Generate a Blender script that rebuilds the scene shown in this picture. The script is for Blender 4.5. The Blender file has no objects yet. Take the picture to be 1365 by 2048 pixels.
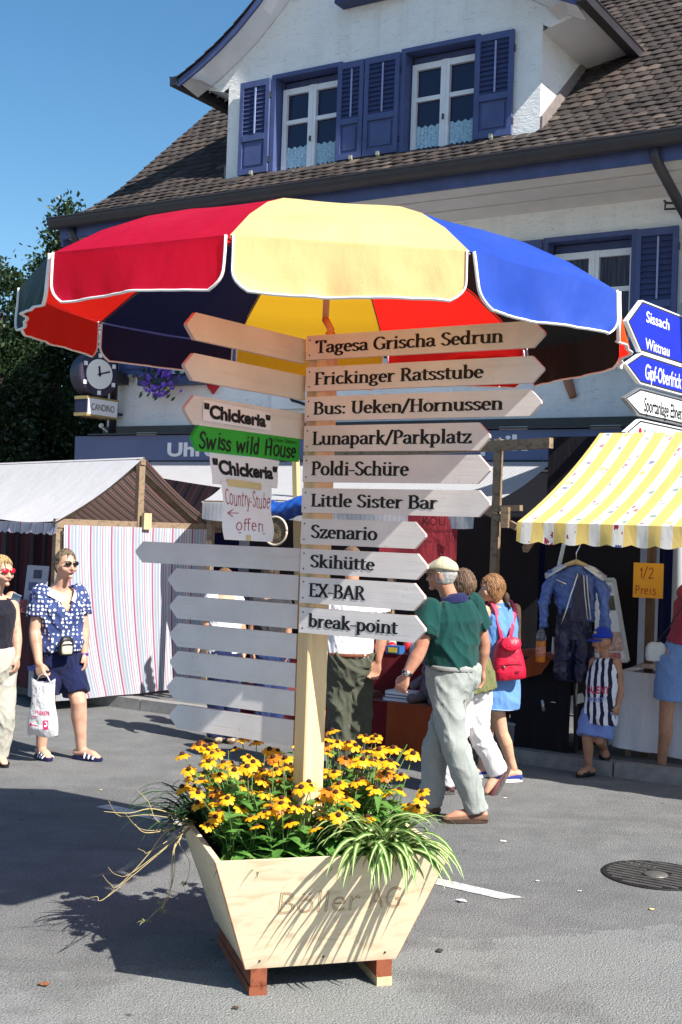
import bpy, math, random
from math import sin, cos, tan, atan, atan2, radians, pi, sqrt, floor
from mathutils import Vector, Matrix, noise
from mathutils.bvhtree import BVHTree
V = Vector
random.seed(7)
SC = bpy.context.scene
COL = SC.collection

# ------------------------------------------------------------------ camera
FPX, HC, ROLL = 2480.0, 1.9, 0.035
PITCH = atan((1062 - 1024) / FPX)
CW = V((0, cos(PITCH), sin(PITCH)))
_r0 = V((1, 0, 0)); _u0 = _r0.cross(CW)
CR = cos(ROLL) * _r0 + sin(ROLL) * _u0
CU = -sin(ROLL) * _r0 + cos(ROLL) * _u0
CAM = V((0, 0, HC))
cam = bpy.data.cameras.new('camera')
cam.sensor_fit = 'VERTICAL'; cam.sensor_height = 36.0; cam.sensor_width = 24.0
cam.lens = 36.0 * FPX / 2048.0
cam.clip_end = 3000
camo = bpy.data.objects.new('camera', cam); COL.objects.link(camo)
mm = Matrix((CR, CU, -CW)).transposed().to_4x4(); mm.translation = CAM
camo.matrix_world = mm
SC.camera = camo
SC.render.resolution_x, SC.render.resolution_y = 682, 1024

# ------------------------------------------------------------------ light
SUN_EL, LDIR = radians(44), V((-0.735, 0.678, 0)).normalized()   # LDIR: way the light travels over the ground
wd = bpy.data.worlds.new('World'); SC.world = wd; wd.use_nodes = True
nt = wd.node_tree; nt.nodes.clear()
sky = nt.nodes.new('ShaderNodeTexSky'); sky.sky_type = 'NISHITA'; sky.sun_disc = False
sky.sun_elevation = SUN_EL
sky.sun_rotation = atan2(-LDIR.x, -LDIR.y)
sky.air_density = 1.0; sky.dust_density = 0.6; sky.ozone_density = 2.0
bg = nt.nodes.new('ShaderNodeBackground'); bg.inputs[1].default_value = 0.080
wo = nt.nodes.new('ShaderNodeOutputWorld')
hs = nt.nodes.new('ShaderNodeHueSaturation'); hs.inputs['Saturation'].default_value = 1.25; hs.inputs['Hue'].default_value = 0.493
nt.links.new(sky.outputs[0], hs.inputs['Color']); nt.links.new(hs.outputs[0], bg.inputs[0]); nt.links.new(bg.outputs[0], wo.inputs[0])
sl = bpy.data.lights.new('sun', 'SUN'); sl.energy = 5.0; sl.angle = radians(0.5); sl.color = (1, 0.95, 0.86)
so = bpy.data.objects.new('sun', sl); COL.objects.link(so)
tosun = V((-LDIR.x * cos(SUN_EL), -LDIR.y * cos(SUN_EL), sin(SUN_EL)))
so.rotation_euler = tosun.to_track_quat('Z', 'Y').to_euler()
so.location = (6, -4, 9)
SC.view_settings.view_transform = 'Standard'
SC.view_settings.look = 'None'
SC.view_settings.exposure = 1.0
SC.view_settings.gamma = 1.0
SC.cycles.max_bounces = 8
SC.cycles.transparent_max_bounces = 8

# ------------------------------------------------------------------ geometry helpers
def ray(px, py): return CW + CR * ((px - 682.5) / FPX) + CU * ((1024 - py) / FPX)
def P(px, py, d): return CAM + ray(px, py) * d
def G(px, py, z=0.0):
    k = ray(px, py); return CAM + k * ((z - HC) / k.z)
def onplane(px, py, q, n):
    k = ray(px, py); return CAM + k * ((q - CAM).dot(n) / k.dot(n))
TH = radians(32)
FU = V((cos(TH), -sin(TH), 0)); FN = V((sin(TH), cos(TH), 0)); F0 = V((1.705, 13.3, 0))
def Fp(s, z, o=0.0): return F0 + FU * s - FN * o + V((0, 0, z))
ZU = V((0, 0, 1))

class M:
    def __init__(s): s.v = []; s.f = []; s.mi = []; s.uv = []
    def add(s, vs, fs, mi=0, uvs=None):
        b = len(s.v); s.v += [V(p) for p in vs]
        for i, f in enumerate(fs):
            s.f.append([b + k for k in f]); s.mi.append(mi)
            s.uv.append([uvs[k] for k in f] if uvs else None)
    def hexa(s, p, mi=0):      # 8 corners: bottom ring 0-3, top ring 4-7
        s.add(p, [(3, 2, 1, 0), (4, 5, 6, 7), (0, 1, 5, 4), (1, 2, 6, 5), (2, 3, 7, 6), (3, 0, 4, 7)], mi)
    def box(s, c, h, ax=None, mi=0):
        X, Y, Z = ax or (V((1, 0, 0)), V((0, 1, 0)), ZU); c = V(c)
        s.hexa([c + X * (h[0] * a) + Y * (h[1] * b) + Z * (h[2] * d) for d in (-1, 1) for a, b in ((-1, -1), (1, -1), (1, 1), (-1, 1))], mi)
    def fbox(s, s0, s1, z0, z1, o0, o1, mi=0):
        s.hexa([Fp(a, z, o) for z in (z0, z1) for a, o in ((s0, o1), (s1, o1), (s1, o0), (s0, o0))], mi)
    def beam(s, a, b, w, h, up=None, mi=0):
        a = V(a); b = V(b); d = (b - a).normalized(); up = up or (ZU if abs(d.z) < .95 else V((0, 1, 0)))
        x = d.cross(up).normalized(); y = x.cross(d).normalized()
        s.box((a + b) / 2, (w / 2, (b - a).length / 2, h / 2), (x, d, y), mi)
    def prism(s, poly, ext, mi=0, side_mi=None):
        n = len(poly); a = [V(p) for p in poly]; b = [p + ext for p in a]
        s.add(a + b, [tuple(range(n))[::-1], tuple(range(n, 2 * n))], mi)
        s.add(a + b, [(i, (i + 1) % n, n + (i + 1) % n, n + i) for i in range(n)], mi if side_mi is None else side_mi)
    def loft(s, rings, mi=0, cap=True, uvs=None):
        n = len(rings[0]); b = len(s.v)
        for r in rings: s.v += [V(p) for p in r]
        for i in range(len(rings) - 1):
            for k in range(n):
                k2 = (k + 1) % n
                s.f.append([b + i * n + k, b + i * n + k2, b + (i + 1) * n + k2, b + (i + 1) * n + k]); s.mi.append(mi); s.uv.append(None)
        if cap:
            s.f.append([b + k for k in range(n)][::-1]); s.mi.append(mi); s.uv.append(None)
            e = b + (len(rings) - 1) * n; s.f.append([e + k for k in range(n)]); s.mi.append(mi); s.uv.append(None)
    def tube(s, pts, r, seg=8, mi=0, round_=False, flat=None):
        pts = [V(p) for p in pts]; n = len(pts)
        rr = list(r) if hasattr(r, '__len__') else [r] * n
        if round_:
            d0 = (pts[0] - pts[1]).normalized(); d1 = (pts[-1] - pts[-2]).normalized()
            p2, r2 = [], []
            sc_ = lambda q, k_: (q[0] * k_, q[1] * k_) if hasattr(q, '__len__') else q * k_
            mn = lambda q: min(q) if hasattr(q, '__len__') else q
            for a in (75, 40): p2.append(pts[0] + d0 * mn(rr[0]) * sin(radians(a))); r2.append(sc_(rr[0], cos(radians(a))))
            p2 += pts; r2 += rr
            for a in (40, 75): p2.append(pts[-1] + d1 * mn(rr[-1]) * sin(radians(a))); r2.append(sc_(rr[-1], cos(radians(a))))
            pts, rr = p2, r2; n = len(pts)
        rings = []; x = None
        for i, p in enumerate(pts):
            t = (pts[min(i + 1, n - 1)] - pts[max(i - 1, 0)])
            t = t.normalized() if t.length > 1e-9 else ZU
            if x is None:
                ref = flat if flat is not None else (ZU if abs(t.z) < .9 else V((1, 0, 0)))
                x = (ref - t * ref.dot(t)).normalized()
            else:
                x = (x - t * x.dot(t)).normalized()
            y = t.cross(x)
            rad = rr[i]; ra, rb = rad if hasattr(rad, '__len__') else (rad, rad)
            rings.append([p + x * (ra * cos(2 * pi * k / seg)) + y * (rb * sin(2 * pi * k / seg)) for k in range(seg)])
        s.loft(rings, mi)
    def sheet(s, fn, nu, nv, mi=0, uvfn=None):
        vs = [fn(i / nu, j / nv) for j in range(nv + 1) for i in range(nu + 1)]
        uvs = [uvfn(i / nu, j / nv) for j in range(nv + 1) for i in range(nu + 1)] if uvfn else None
        s.add(vs, [(j * (nu + 1) + i, j * (nu + 1) + i + 1, (j + 1) * (nu + 1) + i + 1, (j + 1) * (nu + 1) + i) for j in range(nv) for i in range(nu)], mi, uvs)
    def lathe(s, c, prof, axis=ZU, seg=20, mi=0):
        ref = V((1, 0, 0)) if abs(axis.x) < .8 else V((0, 1, 0))
        x = (ref - axis * ref.dot(axis)).normalized(); y = axis.cross(x); c = V(c)
        s.loft([[c + axis * h + x * (r * cos(2 * pi * k / seg)) + y * (r * sin(2 * pi * k / seg)) for k in range(seg)] for r, h in prof], mi)
    def ball(s, c, r, seg=12, rows=8, mi=0, ax=None):
        X, Y, Z = ax or (V((1, 0, 0)), V((0, 1, 0)), ZU); c = V(c); rr = r if hasattr(r, '__len__') else (r, r, r)
        rings = []
        for j in range(1, rows):
            a = -pi / 2 + pi * j / rows
            rings.append([c + X * (rr[0] * cos(a) * cos(2 * pi * k / seg)) + Y * (rr[1] * cos(a) * sin(2 * pi * k / seg)) + Z * (rr[2] * sin(a)) for k in range(seg)])
        b = len(s.v); s.loft(rings, mi, cap=False)
        s.v += [c - Z * rr[2], c + Z * rr[2]]; e = len(s.v)
        for k in range(seg):
            s.f.append([e - 2, b + (k + 1) % seg, b + k]); s.mi.append(mi); s.uv.append(None)
            q = b + (rows - 2) * seg
            s.f.append([e - 1, q + k, q + (k + 1) % seg]); s.mi.append(mi); s.uv.append(None)
    def build(s, name, mats, parent=None, smooth=False, origin=None):
        if parent is not None: o0 = V(parent['_o'])
        elif origin is not None: o0 = V(origin)
        else:
            xs = [p.x for p in s.v]; ys = [p.y for p in s.v]
            o0 = V(((min(xs) + max(xs)) / 2, (min(ys) + max(ys)) / 2, min(p.z for p in s.v)))
        me = bpy.data.meshes.new(name)
        me.from_pydata([tuple(p - o0) for p in s.v], [], s.f)
        if not isinstance(mats, (list, tuple)): mats = [mats]
        for m in mats: me.materials.append(m)
        me.polygons.foreach_set('material_index', s.mi)
        if any(u is not None for u in s.uv):
            lay = me.uv_layers.new(name='UVMap'); k = 0; arr = [0.0] * (2 * len(me.loops))
            for u, f in zip(s.uv, s.f):
                for q in range(len(f)):
                    if u is not None: arr[2 * k], arr[2 * k + 1] = u[q][0], u[q][1]
                    k += 1
            lay.data.foreach_set('uv', arr)
        me.polygons.foreach_set('use_smooth', [bool(smooth)] * len(me.polygons))
        me.update()
        o = bpy.data.objects.new(name, me); COL.objects.link(o)
        if parent is not None: o.parent = parent
        else: o.location = o0
        o['_o'] = tuple(o0)
        return o

def tag(o, label=None, cat=None, group=None, kind=None):
    if label: o['label'] = label
    if cat: o['category'] = cat
    if group: o['group'] = group
    if kind: o['kind'] = kind
    return o
def thing(name, label, cat, loc, group=None):
    o = bpy.data.objects.new(name, None); COL.objects.link(o); o.location = V(loc); o['_o'] = tuple(V(loc))
    o.empty_display_size = 0.2
    return tag(o, label, cat, group)

# ------------------------------------------------------------------ materials
_mc = {}
def newmat(name):
    m = bpy.data.materials.new(name); m.use_nodes = True; n = m.node_tree.nodes; n.clear()
    out = n.new('ShaderNodeOutputMaterial'); return m, m.node_tree, n, out
def L(t, a, b): t.links.new(a, b)
def mathn(t, op, a, b=None, c=None):
    n = t.nodes.new('ShaderNodeMath'); n.operation = op
    for i, x in enumerate((a, b, c)):
        if x is None: continue
        if isinstance(x, (int, float)): n.inputs[i].default_value = x
        else: L(t, x, n.inputs[i])
    return n.outputs[0]
def mixc(t, fac, a, b, mode='MIX'):
    n = t.nodes.new('ShaderNodeMix'); n.data_type = 'RGBA'; n.blend_type = mode; n.clamp_factor = True
    for sock, x in ((n.inputs[0], fac), (n.inputs[6], a), (n.inputs[7], b)):
        if isinstance(x, (int, float)): sock.default_value = x
        elif isinstance(x, tuple): sock.default_value = (*x[:3], 1)
        else: L(t, x, sock)
    return n.outputs[2]
def ramp(t, fac, stops, interp='LINEAR'):
    n = t.nodes.new('ShaderNodeValToRGB'); cr = n.color_ramp; cr.interpolation = interp
    while len(cr.elements) < len(stops): cr.elements.new(0.5)
    for e, (p, c) in zip(cr.elements, stops):
        e.position = p; e.color = (*c, 1) if hasattr(c, '__len__') else (c, c, c, 1)
    L(t, fac, n.inputs[0]); return n.outputs[0]
def nz(t, vec, scale, detail=3, rough=.55, dist=0.0):
    n = t.nodes.new('ShaderNodeTexNoise'); n.inputs['Scale'].default_value = scale; n.inputs['Detail'].default_value = detail
    n.inputs['Roughness'].default_value = rough; n.inputs['Distortion'].default_value = dist
    if vec is not None: L(t, vec, n.inputs['Vector'])
    return n.outputs['Fac']
def coord(t, kind='Object', scale=None, rot=None):
    n = t.nodes.new('ShaderNodeTexCoord'); o = n.outputs[kind]
    if scale or rot:
        m = t.nodes.new('ShaderNodeMapping'); L(t, o, m.inputs[0])
        if scale: m.inputs['Scale'].default_value = scale
        if rot: m.inputs['Rotation'].default_value = rot
        o = m.outputs[0]
    return o
def bump(t, h, strength=.3, dist=.01):
    n = t.nodes.new('ShaderNodeBump'); n.inputs['Strength'].default_value = strength; n.inputs['Distance'].default_value = dist
    L(t, h, n.inputs['Height']); return n.outputs[0]
def surf(t, out, col, rough=.7, nrm=None, spec=.3, metal=0.0, transl=0.0, alpha=None, coat=0.0, sheen=0.0):
    b = t.nodes.new('ShaderNodeBsdfPrincipled')
    if isinstance(col, tuple): b.inputs['Base Color'].default_value = (*col[:3], 1)
    else: L(t, col, b.inputs['Base Color'])
    if isinstance(rough, (int, float)): b.inputs['Roughness'].default_value = rough
    else: L(t, rough, b.inputs['Roughness'])
    b.inputs['Specular IOR Level'].default_value = spec; b.inputs['Metallic'].default_value = metal
    b.inputs['Coat Weight'].default_value = coat; b.inputs['Sheen Weight'].default_value = sheen
    if nrm is not None: L(t, nrm, b.inputs['Normal'])
    if transl:
        tr = t.nodes.new('ShaderNodeBsdfTranslucent')
        if isinstance(col, tuple): tr.inputs[0].default_value = (*col[:3], 1)
        else: L(t, col, tr.inputs[0])
        mx = t.nodes.new('ShaderNodeMixShader'); mx.inputs[0].default_value = transl
        L(t, b.outputs[0], mx.inputs[1]); L(t, tr.outputs[0], mx.inputs[2]); L(t, mx.outputs[0], out.inputs[0])
    else: L(t, b.outputs[0], out.inputs[0])
    return b
def plain(name, col, rough=.6, var=.12, vs=8.0, bmp=.15, bs=60.0, spec=.3, metal=0.0, transl=0.0, coat=0.0, sheen=0.0, bd=.004):
    """a surface of one colour with slight blotches and a fine grain"""
    if name in _mc: return _mc[name]
    m, t, n, out = newmat(name); c = coord(t)
    f = nz(t, c, vs, 4); lo = tuple(x * (1 - var) for x in col); hi = tuple(min(1, x * (1 + var)) for x in col)
    cc = ramp(t, f, [(.3, lo), (.7, hi)])
    nb = bump(t, nz(t, c, bs, 3), bmp, bd) if bmp else None
    surf(t, out, cc, rough, nb, spec, metal, transl, coat=coat, sheen=sheen); _mc[name] = m; return m
def cloth(name, col, var=.15, weave=700, fold=6.0, rough=.9, transl=0.0, col2=None):
    if name in _mc: return _mc[name]
    m, t, n, out = newmat(name); c = coord(t)
    f = nz(t, c, 5, 4); lo = tuple(x * (1 - var) for x in col); hi = tuple(min(1, x * (1 + var)) for x in (col2 or col))
    cc = ramp(t, f, [(.3, lo), (.7, hi)])
    fine = nz(t, c, 90, 2); cc = mixc(t, .25, cc, ramp(t, fine, [(.3, tuple(x * .7 for x in col)), (.7, tuple(min(1, x * 1.25) for x in col))]))
    c2 = coord(t, 'Object', (1, 1, .35))
    nb = bump(t, mathn(t, 'ADD', nz(t, c2, fold, 4, .6, .6), mathn(t, 'MULTIPLY', nz(t, c, 300, 1), .08)), .7, .025)
    surf(t, out, cc, rough, nb, .15, transl=transl, sheen=.1); _mc[name] = m; return m

def wood(name, col, dark, axis=0, knots=True, scale=1.0, rough=.7, stains=None):
    if name in _mc: return _mc[name]
    m, t, n, out = newmat(name)
    sc = [9.0 * scale] * 3; sc[axis] = 0.7 * scale
    c = coord(t, 'Object', tuple(sc)); f = nz(t, c, 3.0, 5, .6, .8)
    cc = ramp(t, f, [(.32, dark), (.5, col), (.75, tuple(min(1, x * 1.07) for x in col))])
    if knots:
        ks = [7.0, 7.0, 7.0]; ks[axis] = 4.2
        v = n.new('ShaderNodeTexVoronoi'); v.inputs['Scale'].default_value = 1.0; L(t, coord(t, 'Object', tuple(ks)), v.inputs['Vector'])
        kf = ramp(t, v.outputs['Distance'], [(.05, 1.0), (.15, 0.0)])
        wn = n.new('ShaderNodeSeparateColor'); L(t, v.outputs['Color'], wn.inputs[0])
        kf = mathn(t, 'MULTIPLY', kf, mathn(t, 'GREATER_THAN', wn.outputs[0], .45))
        cc = mixc(t, mathn(t, 'MULTIPLY', kf, .75), cc, tuple(x * .45 for x in dark))
    if stains:
        zz = n.new('ShaderNodeSeparateXYZ'); L(t, coord(t), zz.inputs[0])
        e = mathn(t, 'ADD', zz.outputs[2], mathn(t, 'MULTIPLY', nz(t, coord(t), 9, 4), .10))
        cc = mixc(t, ramp(t, e, [(stains[0], .8), (stains[1], 0.0)]), cc, (.25, .22, .19))
    nb = bump(t, f, .12, .003); surf(t, out, cc, rough, nb, .25); _mc[name] = m; return m

def m_asphalt():
    m, t, n, out = newmat('asphalt'); c = coord(t)
    big = nz(t, c, .55, 5, .6); mid = nz(t, c, 3.2, 5, .65); fine = nz(t, c, 95, 3, .7); peb = n.new('ShaderNodeTexVoronoi')
    peb.inputs['Scale'].default_value = 120; L(t, c, peb.inputs['Vector'])
    base = ramp(t, mathn(t, 'ADD', mathn(t, 'MULTIPLY', big, .6), mathn(t, 'MULTIPLY', mid, .4)), [(.36, (.140, .141, .143)), (.5, (.182, .183, .184)), (.62, (.225, .224, .22))])
    # paler, worn film that ends along a ragged line
    sx = n.new('ShaderNodeSeparateXYZ'); L(t, c, sx.inputs[0])
    ln = mathn(t, 'ADD', mathn(t, 'MULTIPLY', sx.outputs[0], -.33), mathn(t, 'ADD', sx.outputs[1], mathn(t, 'MULTIPLY', nz(t, c, 1.6, 6, .7), 1.5)))
    worn = ramp(t, ln, [(6.30, 1.0), (6.36, 0.0)]) if False else None
    sc = n.new('ShaderNodeMapRange'); sc.inputs['From Min'].default_value = 6.30; sc.inputs['From Max'].default_value = 6.36
    sc.inputs['To Min'].default_value = 1.0; sc.inputs['To Max'].default_value = 0.0; L(t, ln, sc.inputs['Value'])
    base = mixc(t, mathn(t, 'MULTIPLY', sc.outputs[0], .65), base, (.255, .265, .26))
    # long tyre-dark streaks
    st = nz(t, coord(t, 'Object', (.35, 3.2, 1), (0, 0, radians(32))), 1.0, 3)
    base = mixc(t, ramp(t, st, [(.55, 0.0), (.75, .35)]), base, (.09, .09, .09))
    # oil and gum spots
    v = n.new('ShaderNodeTexVoronoi'); v.inputs['Scale'].default_value = 2.6; L(t, c, v.inputs['Vector'])
    base = mixc(t, ramp(t, v.outputs['Distance'], [(.02, .8), (.06, 0.0)]), base, (.05, .045, .04))
    ve = n.new('ShaderNodeTexVoronoi'); ve.feature = 'DISTANCE_TO_EDGE'; ve.inputs['Scale'].default_value = .55; wv = n.new('ShaderNodeVectorMath'); wv.operation = 'MULTIPLY_ADD'; nzc = n.new('ShaderNodeTexNoise'); nzc.inputs['Scale'].default_value = 3; nzc.inputs['Detail'].default_value = 5; L(t, c, nzc.inputs['Vector']); L(t, nzc.outputs['Color'], wv.inputs[0]); wv.inputs[1].default_value = (.5, .5, 0); L(t, c, wv.inputs[2]); L(t, wv.outputs[0], ve.inputs['Vector'])
    crk = mathn(t, 'MULTIPLY', mathn(t, 'LESS_THAN', ve.outputs['Distance'], .0035), ramp(t, nz(t, c, .8, 2), [(.5, 0.0), (.58, 1.0)]))
    dk = ramp(t, nz(t, c, 1.1, 6, .7), [(.50, 0.0), (.60, .45)]); base = mixc(t, dk, base, (.11, .11, .112))
    grain = ramp(t, fine, [(.25, .35), (.5, 1.0), (.78, 1.9)])
    base = mixc(t, .75, base, grain, 'MULTIPLY')
    sp = ramp(t, peb.outputs['Distance'], [(.0, 1.25), (.5, .85)])
    base = mixc(t, .6, base, sp, 'MULTIPLY')
    nb = bump(t, mathn(t, 'ADD', fine, mathn(t, 'MULTIPLY', peb.outputs['Distance'], -.6)), .8, .012)
    surf(t, out, base, .93, nb, .12); return m
def m_stucco():
    m, t, n, out = newmat('stucco'); c = coord(t, 'Object', (1, 1, 2.6), (0, 0, 0))
    a = nz(t, c, 9, 5, .7, 1.0); b = nz(t, coord(t), 3, 4)
    gro = ramp(t, nz(t, coord(t, 'Object', (1, 1, 4.5)), 13, 3, .6, 1.6), [(.62, 0.0), (.70, 1.0)])
    col = ramp(t, b, [(.3, (.79, .80, .81)), (.7, (.87, .87, .86))])
    col = mixc(t, mathn(t, 'MULTIPLY', gro, .45), col, (.36, .37, .40))
    stk = mathn(t, 'MULTIPLY', ramp(t, nz(t, coord(t, 'Object', (6, 6, .35)), 1.0, 4, .6), [(.50, 0.0), (.68, 1.0)]), ramp(t, nz(t, coord(t), .7, 2), [(.4, 0.0), (.6, 1.0)]))
    col = mixc(t, mathn(t, 'MULTIPLY', stk, .20), col, (.44, .43, .42))
    h = mathn(t, 'SUBTRACT', a, mathn(t, 'MULTIPLY', gro, .8))
    surf(t, out, col, .95, bump(t, h, .55, .02), .1); return m
def m_tiles():
    m, t, n, out = newmat('roof_tiles'); u = coord(t, 'UV')
    w = n.new('ShaderNodeTexWhiteNoise'); w.noise_dimensions = '2D'; L(t, u, w.inputs['Vector'])
    col = ramp(t, w.outputs['Value'], [(0, (.025, .021, .021)), (.35, (.040, .033, .032)), (.7, (.060, .047, .044)), (.93, (.090, .066, .056)), (1, (.14, .11, .095))])
    c = coord(t); li = nz(t, c, 26, 5, .7); col = mixc(t, ramp(t, li, [(.5, 0.0), (.74, .38)]), col, (.13, .12, .105))
    col = mixc(t, ramp(t, nz(t, c, 2, 3), [(.4, 0.0), (.7, .35)]), col, (.07, .06, .055))
    surf(t, out, col, .9, bump(t, nz(t, c, 70, 3), .4, .006), .15); return m
def m_stripe(name, stops, period, transl=.25, wear=.1, axis=0, pattern=None, folds=True):
    """woven canvas: stripes run across UV axis, repeating every `period` metres"""
    m, t, n, out = newmat(name); u = coord(t, 'UV'); s = n.new('ShaderNodeSeparateXYZ'); L(t, u, s.inputs[0])
    f = mathn(t, 'FRACT', mathn(t, 'DIVIDE', s.outputs[axis], period))
    col = ramp(t, f, stops, 'CONSTANT')
    if pattern: col = pattern(t, n, u, f, col)
    c = coord(t); col = mixc(t, wear, col, ramp(t, nz(t, c, 4, 4), [(.3, (.55, .53, .5)), (.7, (1, 1, 1))]), 'MULTIPLY')
    nb = bump(t, mathn(t, 'ADD', nz(t, coord(t, 'Object', (1, 1, .4)), 5, 4, .6, .5), mathn(t, 'MULTIPLY', nz(t, c, 250, 1), .06)), .5 if folds else .1, .02)
    surf(t, out, col, .85, nb, .15, transl=transl); return m
def m_leaf(name, c1, c2, scale=14, transl=.3, rough=.55):
    if name in _mc: return _mc[name]
    m, t, n, out = newmat(name); c = coord(t)
    col = ramp(t, nz(t, c, scale, 3), [(.3, c1), (.7, c2)])
    surf(t, out, col, rough, None, .35, transl=transl); _mc[name] = m; return m
def m_glass(name, col=(.012, .014, .05)):
    m, t, n, out = newmat(name)
    surf(t, out, col, .06, bump(t, nz(t, coord(t), 1.2, 2), .05, .02), .5); _mc[name] = m; return m

MA = {}
MA['asphalt'] = m_asphalt(); MA['stucco'] = m_stucco(); MA['tiles'] = m_tiles(); MA['glass'] = m_glass('window_glass')
MA['blue'] = plain('blue_paint', (.070, .094, .225), .5, .12, 6, .1)
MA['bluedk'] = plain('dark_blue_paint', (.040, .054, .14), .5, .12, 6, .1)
MA['white'] = plain('white_paint', (.78, .79, .82), .45, .04, 6, .06)
MA['soffit'] = plain('soffit_paint', (.66, .63, .60), .8, .05, 5, .1)
MA['gut'] = plain('dark_sheet_metal', (.03, .028, .035), .4, .2, 5, .1, 40, .5)
MA['fasc'] = plain('grey_blue_sign_panel', (.10, .135, .26), .5, .06, 3, .05)
MA['letw'] = plain('white_letter', (.8, .8, .82), .5, .02, 5, 0)
MA['ink'] = plain('black_ink', (.008, .008, .009), .5, .05, 5, 0)
m, t, n, out = newmat('white_board_paint'); c = coord(t)
gr = nz(t, coord(t, 'Object', (2.2, 2.2, 55)), 1.0, 4, .6, .4); cc = ramp(t, nz(t, c, 5, 4), [(.3, (.62, .60, .60)), (.7, (.73, .71, .70))])
cc = mixc(t, mathn(t, 'MULTIPLY', ramp(t, gr, [(.55, 0.0), (.75, 1.0)]), .22), cc, (.45, .40, .36))
cc = mixc(t, mathn(t, 'MULTIPLY', ramp(t, nz(t, c, 46, 2), [(.70, 0.0), (.76, 1.0)]), .55), cc, (.38, .31, .25))
surf(t, out, cc, .55, bump(t, gr, .22, .004), .3); MA['bwhite'] = m
MA['conc'] = plain('kerb_stone', (.22, .215, .21), .9, .2, 12, .5, 80)
MA['pave'] = plain('pavement_asphalt', (.12, .12, .12), .95, .2, 6, .6, 100)
MA['timber'] = wood('grey_timber', (.24, .17, .11), (.12, .085, .06), 0, False, .9)
MA['timbd'] = wood('brown_timber', (.13, .075, .045), (.06, .035, .022), 2, False, .9)
MA['steel'] = plain('galvanised_steel', (.42, .43, .45), .4, .1, 10, .1, 60, .5, .7)
MA['chrome'] = plain('bright_metal', (.7, .7, .7), .2, .05, 10, 0, 60, .5, 1.0)
MA['black'] = plain('black_plastic', (.012, .012, .014), .4, .1, 9, .05)
MA['dark'] = plain('dark_interior', (.012, .011, .016), .8, .3, 3, .1)
MA['paper'] = plain('white_paper', (.78, .77, .82), .7, .03, 6, .35, 9, bd=.01)
MA['redink'] = plain('red_marker', (.35, .012, .02), .5, .05, 5, 0)
MA['tape'] = plain('masking_tape', (.62, .50, .25), .6, .06, 9, .1)
# ------------------------------------------------------------------ lettering
def _arc(cx, cy, rx, ry, a0, a1, n=10): return [(cx + rx * cos(radians(a0 + (a1 - a0) * i / n)), cy + ry * sin(radians(a0 + (a1 - a0) * i / n))) for i in range(n + 1)]
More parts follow.
